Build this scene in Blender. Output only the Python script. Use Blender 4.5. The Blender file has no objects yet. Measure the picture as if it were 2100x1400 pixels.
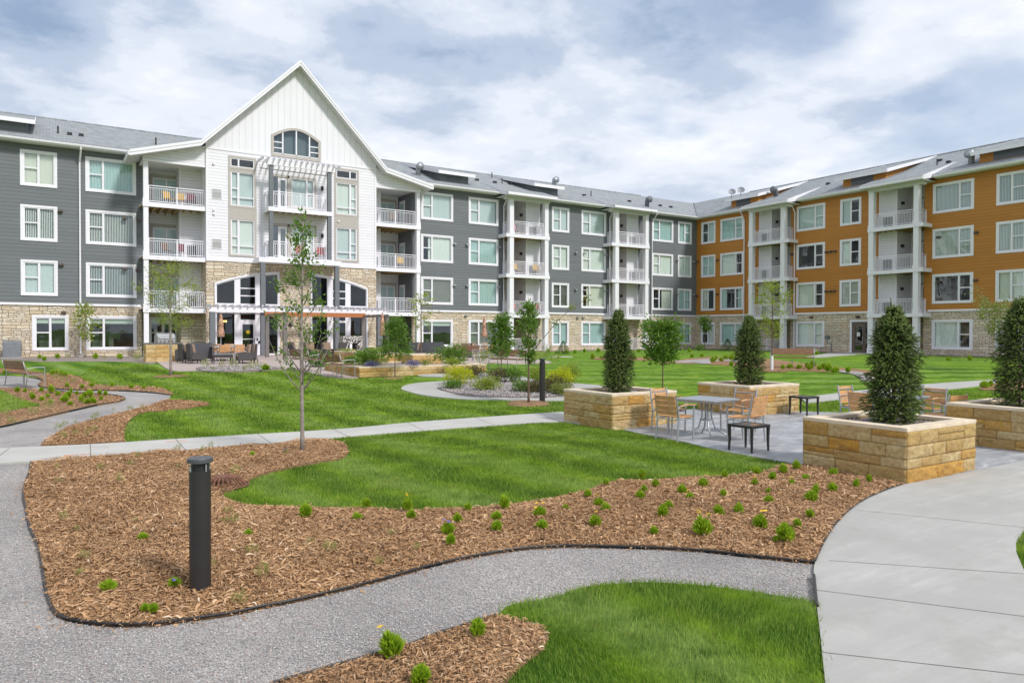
import bpy, bmesh, math, random
import numpy as np
from mathutils import Matrix, Vector, geometry

random.seed(7); rng = np.random.default_rng(7)
R = math.radians
S = bpy.context.scene
COL = S.collection

# ---------------------------------------------------------------- camera
FPX = 1488.48; YAW = R(32.7922); PIT = R(-.7662); ROL = R(.1306); CZ = 2.04
_f = np.array([math.sin(YAW)*math.cos(PIT), math.cos(YAW)*math.cos(PIT), math.sin(PIT)])
_r0 = np.array([math.cos(YAW), -math.sin(YAW), 0.]); _u0 = np.cross(_r0, _f)
_r = _r0*math.cos(ROL)+_u0*math.sin(ROL); _u = -_r0*math.sin(ROL)+_u0*math.cos(ROL)
cam = bpy.data.objects.new('camera', bpy.data.cameras.new('camera')); COL.objects.link(cam)
cam.data.sensor_width = 36; cam.data.lens = FPX/2100*36; cam.data.clip_end = 4000; cam.data.clip_start = .05
m = Matrix.Identity(4)
for i in range(3):
    m[i][0] = _r[i]; m[i][1] = _u[i]; m[i][2] = -_f[i]
m[2][3] = CZ
cam.matrix_world = m
S.camera = cam

# ---------------------------------------------------------------- world and sun
SUN = Vector((.31, -1.0, 1.02)).normalized()
w = bpy.data.worlds.new('World'); S.world = w; w.use_nodes = True
nt = w.node_tree; N = nt.nodes; L = nt.links; N.clear()
def wn(t, **k):
    n = N.new(t)
    for a, b in k.items(): setattr(n, a, b)
    return n
out = wn('ShaderNodeOutputWorld'); bg = wn('ShaderNodeBackground')
sky = wn('ShaderNodeTexSky', sky_type='NISHITA', sun_disc=False)
sky.sun_elevation = math.asin(SUN.z); sky.sun_rotation = math.atan2(SUN.x, SUN.y); sky.dust_density = 2.0
tc = wn('ShaderNodeTexCoord'); sep = wn('ShaderNodeSeparateXYZ'); L.new(tc.outputs['Generated'], sep.inputs[0])
def wm(op, a, b=None, c=None):
    n = wn('ShaderNodeMath', operation=op)
    for i, v in enumerate((a, b, c)):
        if v is None: continue
        if hasattr(v, 'links'): L.new(v, n.inputs[i])
        else: n.inputs[i].default_value = v
    return n.outputs[0]
zc = wm('ADD', wm('MAXIMUM', sep.outputs[2], 0.0), .16)
cmb = wn('ShaderNodeCombineXYZ')
L.new(wm('DIVIDE', sep.outputs[0], zc), cmb.inputs[0]); L.new(wm('DIVIDE', sep.outputs[1], zc), cmb.inputs[1])
def wnoise(sc, det, rough, off, dist=0.0):
    mp = wn('ShaderNodeMapping'); mp.inputs['Location'].default_value = off
    L.new(cmb.outputs[0], mp.inputs[0])
    n = wn('ShaderNodeTexNoise'); n.inputs['Scale'].default_value = sc; n.inputs['Detail'].default_value = det
    n.inputs['Roughness'].default_value = rough; n.inputs['Distortion'].default_value = dist
    L.new(mp.outputs[0], n.inputs['Vector']); return n.outputs['Fac']
def wramp(src, stops):
    r = wn('ShaderNodeValToRGB'); cr = r.color_ramp; cr.interpolation = 'EASE'
    while len(cr.elements) < len(stops): cr.elements.new(.5)
    for e, (p, c) in zip(cr.elements, stops): e.position = p; e.color = (*c, 1)
    L.new(src, r.inputs[0]); return r.outputs[0]
def wmix(fac, a, b):
    n = wn('ShaderNodeMix', data_type='RGBA')
    if hasattr(fac, 'links'): L.new(fac, n.inputs[0])
    else: n.inputs[0].default_value = fac
    for i, v in ((6, a), (7, b)):
        if hasattr(v, 'links'): L.new(v, n.inputs[i])
        else: n.inputs[i].default_value = (*v, 1)
    return n.outputs[2]
BLOBS = [(1.33, 1.18, .26, .24, .15), (1.52, 1.32, .16, .20, .07), (1.95, 1.22, .15, .10, .10), (.62, 1.62, .26, .24, .075), (-.02, 1.9, .12, .10, .09), (.22, 2.2, .25, .4, -.07), (1.18, 1.75, .12, .30, -.07), (2.1, .95, .3, .25, -.05)]
n1 = wm('MULTIPLY_ADD', wnoise(1.15, 4, .5, (3.1, 1.7, 0), .15), .62, wm('MULTIPLY', wnoise(3.6, 12, .62, (1.2, 5.7, 0), .1), .38))      # thickness of the cloud deck
n2 = wnoise(.75, 5, .5, (7.3, 2.2, 0))            # where the blue gaps are
def blob(x, y, sx, sy, amp):
    u = wm('MULTIPLY', wm('SUBTRACT', sepc.outputs[0], x), 1/sx); v = wm('MULTIPLY', wm('SUBTRACT', sepc.outputs[1], y), 1/sy)
    return wm('MULTIPLY', wm('EXPONENT', wm('MULTIPLY', wm('ADD', wm('MULTIPLY', u, u), wm('MULTIPLY', v, v)), -1.0)), amp)
sepc = wn('ShaderNodeSeparateXYZ'); L.new(cmb.outputs[0], sepc.inputs[0])
# the heavier cloud masses stand where the photograph shows them
for bl in BLOBS: n1 = wm('ADD', n1, blob(*bl))
shade = wramp(n1, [(.36, (.76, .78, .83)), (.46, (.64, .68, .755)), (.50, (.56, .61, .70)), (.57, (.41, .48, .60)), (.68, (.24, .33, .47))])
gap = wramp(n2, [(.58, (0, 0, 0)), (.66, (.6, .6, .6))])
skyb = wn('ShaderNodeVectorMath', operation='SCALE'); L.new(sky.outputs[0], skyb.inputs[0]); skyb.inputs['Scale'].default_value = .13
col = wmix(gap, shade, skyb.outputs[0])
hz = wn('ShaderNodeMapRange'); hz.inputs[1].default_value = .02; hz.inputs[2].default_value = .30; hz.inputs[3].default_value = .6; hz.inputs[4].default_value = 0
L.new(sep.outputs[2], hz.inputs[0])
col = wmix(hz.outputs[0], col, (.68, .72, .785))
L.new(col, bg.inputs[0]); bg.inputs[1].default_value = 1.0; L.new(bg.outputs[0], out.inputs[0])

sl = bpy.data.lights.new('sun', 'SUN'); sl.energy = 2.3; sl.angle = R(9); sl.color = (1, .975, .94)
so = bpy.data.objects.new('sun', sl); COL.objects.link(so)
so.rotation_euler = SUN.to_track_quat('Z', 'Y').to_euler(); so.location = (0, -20, 60)
S.view_settings.view_transform = 'Standard'; S.view_settings.look = 'None'; S.view_settings.gamma = 1
S.view_settings.exposure = .40
S.cycles.max_bounces = 8; S.cycles.transparent_max_bounces = 12; S.cycles.use_denoising = True

# ---------------------------------------------------------------- measuring helpers
def gz(x, y):
    t = np.asarray(x)*math.sin(YAW)+np.asarray(y)*math.cos(YAW)
    s = np.clip((t-14)/20, 0, 1); return .5*s*s*(3-2*s)
def ray(px, py): return _f+_r*(px-1050)/FPX-_u*(py-700)/FPX
def G(px, py):
    d = ray(px, py); lo = 1.; hi = 200.
    if CZ+d[2]*hi > .5: hi = 200
    for _ in range(60):
        mid = (lo+hi)/2; p = d*mid
        if CZ+p[2] > gz(p[0], p[1]): lo = mid
        else: hi = mid
    p = d*lo; return (float(p[0]), float(p[1]))
def at(px, t):
    k = (px-1050)/FPX
    return (t*(math.sin(YAW)+k*math.cos(YAW)), t*(math.cos(YAW)-k*math.sin(YAW)))
def gzf(x, y): return float(gz(x, y))

# ---------------------------------------------------------------- object helpers
def tag(o, label=None, cat=None, group=None, kind=None):
    if label: o['label'] = label
    if cat: o['category'] = cat
    if group: o['group'] = group
    if kind: o['kind'] = kind
    return o
def thing(name, label, cat, loc=(0, 0, 0), rz=0, group=None):
    o = bpy.data.objects.new(name, None); COL.objects.link(o); o.empty_display_size = .2
    o.location = loc; o.rotation_euler = (0, 0, rz); return tag(o, label, cat, group)
def link(name, me, parent=None):
    o = bpy.data.objects.new(name, me); COL.objects.link(o)
    if parent: o.parent = parent
    return o
def copy_tree(o, parent=None):
    c = o.copy(); COL.objects.link(c); c.parent = parent
    for ch in list(o.children): copy_tree(ch, c)
    return c
class MB:
    def __init__(s): s.v = []; s.f = []; s.mi = []
    def face(s, pts, mi=0):
        n = len(s.v); s.v += [tuple(p) for p in pts]; s.f.append(list(range(n, n+len(pts)))); s.mi.append(mi)
    def box(s, x0, x1, y0, y1, z0, z1, mi=0):
        n = len(s.v)
        s.v += [(x0,y0,z0),(x1,y0,z0),(x1,y1,z0),(x0,y1,z0),(x0,y0,z1),(x1,y0,z1),(x1,y1,z1),(x0,y1,z1)]
        for q in ((0,3,2,1),(4,5,6,7),(0,1,5,4),(1,2,6,5),(2,3,7,6),(3,0,4,7)):
            s.f.append([n+i for i in q]); s.mi.append(mi)
        return s
    def obox(s, c, ax, sx, sy, sz, mi=0):
        """box centred at c, ax = 3x3 Matrix of axes"""
        n = len(s.v); c = Vector(c)
        for dz in (-1, 1):
            for dx, dy in ((-1,-1),(1,-1),(1,1),(-1,1)):
                s.v.append(tuple(c+ax@Vector((dx*sx/2, dy*sy/2, dz*sz/2))))
        for q in ((0,3,2,1),(4,5,6,7),(0,1,5,4),(1,2,6,5),(2,3,7,6),(3,0,4,7)):
            s.f.append([n+i for i in q]); s.mi.append(mi)
        return s
    def prism(s, poly, y0, y1, mi=0, axis='y'):
        """poly of (x,z) extruded along y (counter-clockwise seen from -y)"""
        def P(a, b, c): return (a, c, b) if axis == 'y' else ((c, a, b) if axis == 'x' else (a, b, c))
        n = len(poly); k = len(s.v)
        s.v += [P(a, b, y0) for a, b in poly]+[P(a, b, y1) for a, b in poly]
        s.f.append(list(range(k, k+n))); s.mi.append(mi)
        s.f.append(list(range(k+2*n-1, k+n-1, -1))); s.mi.append(mi)
        for i in range(n):
            j = (i+1) % n; s.f.append([k+i, k+n+i, k+n+j, k+j]); s.mi.append(mi)
        return s
    def tube(s, pts, rad, n=8, mi=0):
        pts = [Vector(p) for p in pts]
        if not hasattr(rad, '__len__'): rad = [rad]*len(pts)
        k = len(s.v); a = None
        for i, p in enumerate(pts):
            d = (pts[min(i+1, len(pts)-1)]-pts[max(i-1, 0)]).normalized()
            if a is None: a = d.orthogonal()
            a = a-d*a.dot(d)
            if a.length < 1e-6: a = d.orthogonal()
            a.normalize(); b = d.cross(a)
            for j in range(n):
                t = 2*math.pi*j/n; s.v.append(tuple(p+(a*math.cos(t)+b*math.sin(t))*rad[i]))
        for i in range(len(pts)-1):
            for j in range(n):
                j2 = (j+1) % n; s.f.append([k+i*n+j, k+i*n+j2, k+(i+1)*n+j2, k+(i+1)*n+j]); s.mi.append(mi)
        s.f.append([k+j for j in range(n)][::-1]); s.mi.append(mi)
        e = k+(len(pts)-1)*n; s.f.append([e+j for j in range(n)]); s.mi.append(mi)
        return s
    def mesh(s, name, mats, smooth=False, org=(0, 0, 0), bevel=0):
        me = bpy.data.meshes.new(name)
        me.from_pydata([(a-org[0], b-org[1], c-org[2]) for a, b, c in s.v], [], s.f)
        if not isinstance(mats, (list, tuple)): mats = [mats]
        for q in mats: me.materials.append(q)
        if len(mats) > 1: me.polygons.foreach_set('material_index', s.mi)
        bm = bmesh.new(); bm.from_mesh(me); bmesh.ops.recalc_face_normals(bm, faces=bm.faces); bm.to_mesh(me); bm.free()
        if smooth: me.polygons.foreach_set('use_smooth', [True]*len(me.polygons))
        me.update(); return me
    def build(s, name, mats, parent=None, smooth=False, org=(0, 0, 0), bevel=0):
        o = link(name, s.mesh(name, mats, smooth, org), parent)
        if bevel:
            md = o.modifiers.new('bevel', 'BEVEL'); md.width = bevel; md.segments = 2; md.limit_method = 'ANGLE'
        return o
def np_mesh(name, V, F, mat, cv=None, smooth=False):
    V = np.asarray(V, float).reshape(-1, 3); F = np.asarray(F, int); k = F.shape[1]
    me = bpy.data.meshes.new(name); me.vertices.add(len(V)); me.vertices.foreach_set('co', V.ravel())
    me.loops.add(F.size); me.loops.foreach_set('vertex_index', F.ravel())
    me.polygons.add(len(F)); me.polygons.foreach_set('loop_start', np.arange(len(F))*k)
    if smooth: me.polygons.foreach_set('use_smooth', [True]*len(F))
    me.update(calc_edges=True); me.materials.append(mat)
    if cv is not None:
        a = me.attributes.new('cv', 'FLOAT', 'FACE'); a.data.foreach_set('value', np.asarray(cv, 'f'))
    return me

# ---------------------------------------------------------------- materials
class M_:
    def __init__(s, name):
        s.m = bpy.data.materials.new(name); s.m.use_nodes = True; s.nt = s.m.node_tree
        s.N = s.nt.nodes; s.b = s.N['Principled BSDF']; s.out = s.N['Material Output']
    def n(s, t, **k):
        x = s.N.new(t)
        for a, b in k.items(): setattr(x, a, b)
        return x
    def l(s, a, b): s.nt.links.new(a, b)
    def put(s, v, sock):
        if hasattr(v, 'links'): s.l(v, sock)
        elif isinstance(v, (tuple, list)) and len(v) == 3 and len(sock.default_value) == 4: sock.default_value = (*v, 1)
        else: sock.default_value = v
    def math(s, op, a, b=None, c=None, clamp=False):
        x = s.n('ShaderNodeMath', operation=op, use_clamp=clamp)
        for i, v in enumerate((a, b, c)):
            if v is not None: s.put(v, x.inputs[i])
        return x.outputs[0]
    def mix(s, f, a, b, mode='MIX'):
        x = s.n('ShaderNodeMix', data_type='RGBA', blend_type=mode)
        s.put(f, x.inputs[0]); s.put(a, x.inputs[6]); s.put(b, x.inputs[7]); return x.outputs[2]
    def pos(s): return s.n('ShaderNodeNewGeometry').outputs['Position']
    def obj(s): return s.n('ShaderNodeTexCoord').outputs['Object']
    def map(s, v, scale=(1, 1, 1), loc=(0, 0, 0), rot=(0, 0, 0)):
        x = s.n('ShaderNodeMapping'); s.l(v, x.inputs[0]); x.inputs['Scale'].default_value = scale
        x.inputs['Location'].default_value = loc; x.inputs['Rotation'].default_value = rot; return x.outputs[0]
    def noise(s, v, sc, det=3, rough=.5, dist=0, color=False):
        x = s.n('ShaderNodeTexNoise'); s.l(v, x.inputs['Vector']); x.inputs['Scale'].default_value = sc
        x.inputs['Detail'].default_value = det; x.inputs['Roughness'].default_value = rough; x.inputs['Distortion'].default_value = dist
        return x.outputs['Color' if color else 'Fac']
    def ramp(s, v, stops, interp='LINEAR'):
        x = s.n('ShaderNodeValToRGB'); s.l(v, x.inputs[0]); cr = x.color_ramp; cr.interpolation = interp
        while len(cr.elements) < len(stops): cr.elements.new(.5)
        for e, (p, c) in zip(cr.elements, stops):
            e.position = p; e.color = (*c, 1) if hasattr(c, '__len__') else (c, c, c, 1)
        return x.outputs[0]
    def vor(s, v, sc, feat='F1', out='Distance'):
        x = s.n('ShaderNodeTexVoronoi', feature=feat); s.l(v, x.inputs['Vector']); x.inputs['Scale'].default_value = sc
        return x.outputs[out]
    def attr(s, name='cv'):
        x = s.n('ShaderNodeAttribute'); x.attribute_name = name; return x.outputs['Fac']
    def bump(s, h, st=.3, dist=.02, nrm=None):
        x = s.n('ShaderNodeBump'); x.inputs['Strength'].default_value = st; x.inputs['Distance'].default_value = dist
        s.l(h, x.inputs['Height'])
        if nrm is not None: s.l(nrm, x.inputs['Normal'])
        s.l(x.outputs[0], s.b.inputs['Normal']); return x.outputs[0]
    def sepx(s, v):
        x = s.n('ShaderNodeSeparateXYZ'); s.l(v, x.inputs[0]); return x.outputs
    def comb(s, a, b, c):
        x = s.n('ShaderNodeCombineXYZ')
        for i, v in enumerate((a, b, c)): s.put(v, x.inputs[i])
        return x.outputs[0]
    def fin(s, col, rough=.7, metal=0, spec=.5):
        s.put(col, s.b.inputs['Base Color']); s.put(rough, s.b.inputs['Roughness']); s.b.inputs['Metallic'].default_value = metal
        s.b.inputs['Specular IOR Level'].default_value = spec; return s.m

def plain(name, c, rough=.6, metal=0, var=.12, vs=6, bump=0, spec=.5):
    a = M_(name); p = a.obj(); n = a.noise(p, vs, 4, .6)
    k = a.ramp(n, [(.3, tuple(x*(1-var) for x in c)), (.7, tuple(min(1, x*(1+var)) for x in c))])
    if bump: a.bump(a.noise(p, vs*8, 3), bump, .01)
    return a.fin(k, rough, metal, spec)
def siding(name, c, lap=.2, vert=False, var=.07):
    a = M_(name); p = a.obj(); x, y, z = a.sepx(p)[:3]
    if vert:
        xy = a.math('ADD', x, y); fr = a.math('FRACT', a.math('DIVIDE', xy, lap))
        g = a.math('LESS_THAN', fr, .12); h = g
        base = a.mix(a.math('MULTIPLY', a.math('LESS_THAN', a.math('ABSOLUTE', a.math('SUBTRACT', fr, .13)), .03), .6), c, tuple(q*.5 for q in c))
    else:
        fr = a.math('FRACT', a.math('DIVIDE', z, lap)); h = a.math('SUBTRACT', 1.0, fr)
        row = a.math('FLOOR', a.math('DIVIDE', z, lap))
        wn_ = a.n('ShaderNodeTexWhiteNoise', noise_dimensions='2D')
        # boards 3.6 m long, butt joints staggered per course
        xs = a.math('ADD', a.math('DIVIDE', a.math('ADD', x, y), 3.6), a.math('MULTIPLY', row, .37))
        a.l(a.comb(a.math('FLOOR', xs), row, 0.0), wn_.inputs['Vector'])
        t = a.math('MULTIPLY_ADD', wn_.outputs['Value'], 2*var, 1-var)
        sc = a.n('ShaderNodeVectorMath', operation='SCALE'); sc.inputs[0].default_value = c; a.l(t, sc.inputs['Scale'])
        gap = a.math('GREATER_THAN', fr, .91)
        joint = a.math('LESS_THAN', a.math('FRACT', xs), .003)
        base = a.mix(a.math('MULTIPLY', a.math('MAXIMUM', gap, joint), .62), sc.outputs[0], tuple(q*.25 for q in c))
    st = a.noise(a.map(p, (.35, .35, .12)), 3, 4, .6)
    base = a.mix(.5, base, a.mix(a.ramp(st, [(.3, 0.), (.75, 1.)]), base, tuple(q*.86 for q in c)))
    gr = a.noise(a.map(p, (4, 4, 60)), 3, 3)
    hh = a.math('ADD', h, a.math('MULTIPLY', gr, .12))
    a.bump(hh, .6, .012)
    return a.fin(base, .62)
def ledgestone(name, c1, c2, c3, mort=(.20, .17, .14)):
    a = M_(name); p = a.obj(); x, y, z = a.sepx(p)[:3]
    u = a.math('ADD', x, y)
    v0 = a.comb(u, z, 0.0)
    d = a.noise(v0, 1.6, 2, .5, color=True); ds = a.n('ShaderNodeVectorMath', operation='SCALE'); a.l(d, ds.inputs[0]); ds.inputs['Scale'].default_value = .16
    d2 = a.noise(v0, 9, 2, .5, color=True); ds2 = a.n('ShaderNodeVectorMath', operation='SCALE'); a.l(d2, ds2.inputs[0]); ds2.inputs['Scale'].default_value = .035
    ad = a.n('ShaderNodeVectorMath', operation='ADD'); a.l(v0, ad.inputs[0]); a.l(ds.outputs[0], ad.inputs[1])
    ad2 = a.n('ShaderNodeVectorMath', operation='ADD'); a.l(ad.outputs[0], ad2.inputs[0]); a.l(ds2.outputs[0], ad2.inputs[1])
    def brick(v, w, h, off, sq, sf):
        b = a.n('ShaderNodeTexBrick'); a.l(v, b.inputs['Vector']); b.offset = off; b.squash = sq; b.squash_frequency = sf
        b.inputs['Scale'].default_value = 1; b.inputs['Brick Width'].default_value = w; b.inputs['Row Height'].default_value = h
        b.inputs['Mortar Size'].default_value = .014; b.inputs['Mortar Smooth'].default_value = .35; b.inputs['Bias'].default_value = 0
        b.inputs['Color1'].default_value = (0, 0, 0, 1); b.inputs['Color2'].default_value = (1, 1, 1, 1); b.inputs['Mortar'].default_value = (.5, .5, .5, 1)
        return b
    A = brick(ad2.outputs[0], .40, .125, .43, .62, 3)
    B = brick(ad2.outputs[0], .62, .205, .37, .7, 2)
    # patches of taller stones between the thin courses
    sel = a.math('GREATER_THAN', a.noise(a.comb(a.math('SNAP', u, .9), a.math('SNAP', z, .41), 0.0), 3.1, 0), .53)
    fac = a.mix(sel, A.outputs['Fac'], B.outputs['Fac']); rnd = a.mix(sel, A.outputs['Color'], B.outputs['Color'])
    col = a.ramp(rnd, [(0, c1), (.35, c2), (.62, c3), (.85, tuple(.6*q+.1 for q in c2)), (1, (c3[0]*.86, c3[1]*.66, c3[2]*.48))])
    fine = a.noise(v0, 14, 5, .65)
    col = a.mix(.35, col, a.mix(fine, tuple(q*.62 for q in c2), tuple(min(1, q*1.25) for q in c2)))
    col = a.mix(fac, col, mort)
    h = a.math('SUBTRACT', a.math('MULTIPLY', fine, .5), a.math('MULTIPLY', fac, 1.0))
    a.bump(a.math('ADD', h, a.math('MULTIPLY', rnd, .5)), .8, .03)
    return a.fin(col, .85)
MAT = {}
MAT['white'] = plain('white_trim', (.81, .79, .83), .5, var=.03)
MAT['rail'] = plain('white_rail', (.82, .80, .84), .4, var=.02)
MAT['taupe'] = plain('taupe_trim', (.46, .42, .385), .6, var=.05)
MAT['post'] = plain('grey_post', (.155, .165, .18), .55, var=.08)
MAT['grey_sd'] = siding('grey_siding', (.158, .168, .180), .21)
MAT['orange_sd'] = siding('orange_siding', (.49, .198, .027), .21)
MAT['white_sd'] = siding('white_siding', (.81, .79, .83), .19, var=.03)
MAT['batten'] = siding('board_and_batten', (.81, .79, .83), .40, vert=True)
MAT['stone'] = ledgestone('ledgestone', (.52, .40, .27), (.70, .58, .43), (.78, .71, .60), (.13, .11, .09))
MAT['louver'] = siding('louver_panel', (.13, .14, .16), .06)
MAT['joist'] = plain('wood_joist', (.42, .29, .12), .8, var=.2, vs=20)
MAT['under'] = plain('deck_underside', (.26, .17, .07), .8, var=.3, vs=12)
MAT['dark'] = plain('dark_metal', (.02, .02, .022), .45, var=.1)
MAT['black'] = plain('black_bronze', (.028, .026, .026), .42, var=.15, vs=3)
MAT['alum'] = plain('aluminium', (.44, .46, .48), .4, .6, var=.05)
MAT['steel'] = plain('galvanised_steel', (.40, .40, .39), .45, .5)
MAT['brownbox'] = plain('brown_vent', (.12, .085, .07), .6)
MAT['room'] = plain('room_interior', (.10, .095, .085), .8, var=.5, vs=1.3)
MAT['ceil'] = plain('soffit', (.62, .62, .61), .7, var=.03)
MAT['doorbr'] = plain('bronze_door', (.13, .095, .08), .4)
MAT['redchair'] = plain('red_chair', (.45, .03, .03), .5)
MAT['cushion'] = plain('tan_cushion', (.30, .21, .145), .9, var=.1, vs=14, bump=.1)
MAT['slat'] = plain('orange_wood_slat', (.58, .31, .13), .55, var=.22, vs=9)
MAT['benchwood'] = plain('brown_bench_wood', (.27, .135, .075), .6, var=.25, vs=9)
MAT['beam'] = plain('orange_beam', (.42, .15, .05), .55, var=.15)
MAT['yellow'] = plain('yellow_petal', (.85, .55, .02), .6)
MAT['purple'] = plain('purple_petal', (.20, .16, .50), .6)
MAT['bark'] = plain('grey_bark', (.29, .245, .215), .85, var=.3, vs=18, bump=.4)
MAT['darkbark'] = plain('brown_bark', (.15, .10, .07), .85, var=.3, vs=25, bump=.4)
MAT['rust'] = plain('rusty_iron', (.20, .09, .055), .75, .2, var=.35, vs=25)
def m_roof():
    a = M_('asphalt_shingle'); p = a.obj()
    x, y, z = a.sepx(p)[:3]; v = a.comb(x, a.math('MULTIPLY', y, 1.05), 0.0)
    b = a.n('ShaderNodeTexBrick'); a.l(v, b.inputs['Vector']); b.inputs['Scale'].default_value = 1
    b.inputs['Brick Width'].default_value = .33; b.inputs['Row Height'].default_value = .16; b.inputs['Mortar Size'].default_value = .012
    b.inputs['Color1'].default_value = (.20, .215, .225, 1); b.inputs['Color2'].default_value = (.38, .40, .405, 1); b.inputs['Mortar'].default_value = (.09, .10, .11, 1)
    n = a.noise(p, 2.2, 5, .7); c = a.mix(.45, b.outputs['Color'], a.ramp(n, [(.3, (.19, .205, .215)), (.7, (.37, .39, .395))]))
    a.bump(a.noise(p, 60, 3), .5, .01)
    return a.fin(c, .9)
MAT['roof'] = m_roof()
def m_glass(name, tint=(.91, .965, .955), refl=.11):
    a = M_(name); tr = a.n('ShaderNodeBsdfTransparent'); tr.inputs[0].default_value = (*tint, 1)
    gl = a.n('ShaderNodeBsdfGlossy'); gl.inputs['Roughness'].default_value = .02; gl.inputs[0].default_value = (.9, .95, 1, 1)
    # panes are never perfectly flat: a slow wave bends what they mirror
    bp = a.n('ShaderNodeBump'); bp.inputs['Strength'].default_value = .06; bp.inputs['Distance'].default_value = .05
    a.l(a.noise(a.pos(), 1.3, 1), bp.inputs['Height']); a.l(bp.outputs[0], gl.inputs['Normal'])
    fr = a.n('ShaderNodeLayerWeight'); fr.inputs[0].default_value = .5
    k = a.math('MULTIPLY_ADD', a.math('POWER', fr.outputs['Facing'], 3.5), .8, refl, True)
    mx = a.n('ShaderNodeMixShader'); a.l(k, mx.inputs[0]); a.l(tr.outputs[0], mx.inputs[1]); a.l(gl.outputs[0], mx.inputs[2])
    a.l(mx.outputs[0], a.out.inputs[0]); return a.m
MAT['glass'] = m_glass('window_glass'); MAT['dglass'] = m_glass('dark_glass', (.42, .50, .52), .08)
def m_blind(name, c):
    a = M_(name); t = a.n('ShaderNodeBsdfTranslucent'); t.inputs[0].default_value = (*c, 1)
    a.put(c, a.b.inputs['Base Color']); a.b.inputs['Roughness'].default_value = .7
    mx = a.n('ShaderNodeMixShader'); mx.inputs[0].default_value = .2
    a.l(a.b.outputs[0], mx.inputs[1]); a.l(t.outputs[0], mx.inputs[2]); a.l(mx.outputs[0], a.out.inputs[0]); return a.m
MAT['blind'] = m_blind('blind_vinyl', (.93, .95, .88)); MAT['curtain'] = m_blind('curtain_cloth', (.60, .76, .74)); MAT['blind2'] = m_blind('blind_grey', (.74, .80, .78)); MAT['blind3'] = m_blind('blind_cream', (.88, .86, .74)); MAT['roller'] = m_blind('roller_shade', (.60, .68, .56))

STRIPE = True
def grass_col(a, p):
    """lawn colour: mowing bands + clumps + dry flecks, in world metres"""
    wv = a.math('MULTIPLY_ADD', a.noise(p, .35, 3, .55), 5.0, -2.5)
    x1 = a.sepx(a.map(p, rot=(0, 0, R(-7))))[0]; y2 = a.sepx(a.map(p, rot=(0, 0, R(27))))[1]
    s1 = a.math('SINE', a.math('MULTIPLY_ADD', x1, 3.9, wv)); s2 = a.math('SINE', a.math('MULTIPLY_ADD', y2, 3.4, wv))
    side = a.math('GREATER_THAN', a.math('ADD', a.sepx(p)[0], a.math('MULTIPLY', wv, .4)), 9.5)
    s2 = a.math('MULTIPLY', s2, a.ramp(a.noise(a.map(p, loc=(2, 19, 0)), .16, 4, .6), [(.35, .1), (.62, .8)])); s1 = a.math('MULTIPLY', s1, a.ramp(a.noise(a.map(p, loc=(8, 3, 0)), .3, 3, .6), [(.35, .45), (.6, 1.)]))
    band = a.math('MULTIPLY_ADD', a.math('ADD', a.math('MULTIPLY', s1, a.math('SUBTRACT', 1.0, side)), a.math('MULTIPLY', s2, side)), .5, .5)
    n1 = a.noise(p, .9, 5, .62); n2 = a.noise(a.map(p, (1, 1, 1), (4, 9, 0)), 5.5, 4, .65)
    c = a.ramp(n1, [(.34, (.115, .225, .012)), (.50, (.20, .345, .018)), (.66, (.31, .43, .034))])
    c = a.mix(a.math('MULTIPLY', a.ramp(band, [(.08, 1.), (.45, 0.)]), .85), c, (.050, .135, .014))
    c = a.mix(a.math('MULTIPLY', a.ramp(band, [(.5, 0.), (.9, 1.)]), .6), c, (.32, .42, .15))
    c = a.mix(a.math('MULTIPLY', a.ramp(n2, [(.36, 1.), (.50, 0.)]), .55), c, (.055, .155, .012))
    n3 = a.noise(a.map(p, loc=(13, 2, 0)), 2.6, 5, .7)
    c = a.mix(a.math('MULTIPLY', a.ramp(n3, [(.40, 1.), (.54, 0.)]), .5), c, (.045, .125, .014))
    st = a.noise(a.map(p, (.55, 2.2, 1), rot=(0, 0, R(28))), 1.3, 5, .6)
    c = a.mix(a.math('MULTIPLY', a.ramp(st, [(.54, 0.), (.68, 1.)]), .45), c, (.27, .42, .05))
    c = a.mix(a.math('MULTIPLY', a.ramp(st, [(.32, 1.), (.44, 0.)]), .40), c, (.055, .15, .02))
    dry = a.ramp(a.noise(a.map(p, loc=(31, 7, 0)), 1.1, 6, .72), [(.60, 0.), (.72, 1.)])
    c = a.mix(a.math('MULTIPLY', dry, .5), c, (.34, .33, .12))
    return c
def m_lawn():
    a = M_('lawn_grass'); p = a.pos(); c = grass_col(a, p)
    f = a.noise(a.map(p, (1, 1, .2)), 38, 5, .75)
    c = a.mix(a.math('MULTIPLY', a.ramp(f, [(.32, 1.), (.55, 0.)]), .5), c, (.045, .11, .012))
    a.bump(a.noise(p, 26, 5, .8), .9, .05)
    return a.fin(c, .9, spec=.1)
MAT['lawn'] = m_lawn()
def m_blade():
    a = M_('grass_blade'); p = a.pos(); c = grass_col(a, p); k = a.attr()
    c = a.mix(a.math('MULTIPLY', k, .58), c, (.42, .55, .09)); c = a.mix(a.ramp(k, [(.94, 0.), (.98, .7)]), c, (.36, .33, .13))
    a.fin(c, .6, spec=.15)
    t = a.n('ShaderNodeBsdfTranslucent'); a.l(c, t.inputs[0])
    mx = a.n('ShaderNodeMixShader'); mx.inputs[0].default_value = .35
    a.l(a.b.outputs[0], mx.inputs[1]); a.l(t.outputs[0], mx.inputs[2]); a.l(mx.outputs[0], a.out.inputs[0]); return a.m
MAT['blade'] = m_blade()
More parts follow.
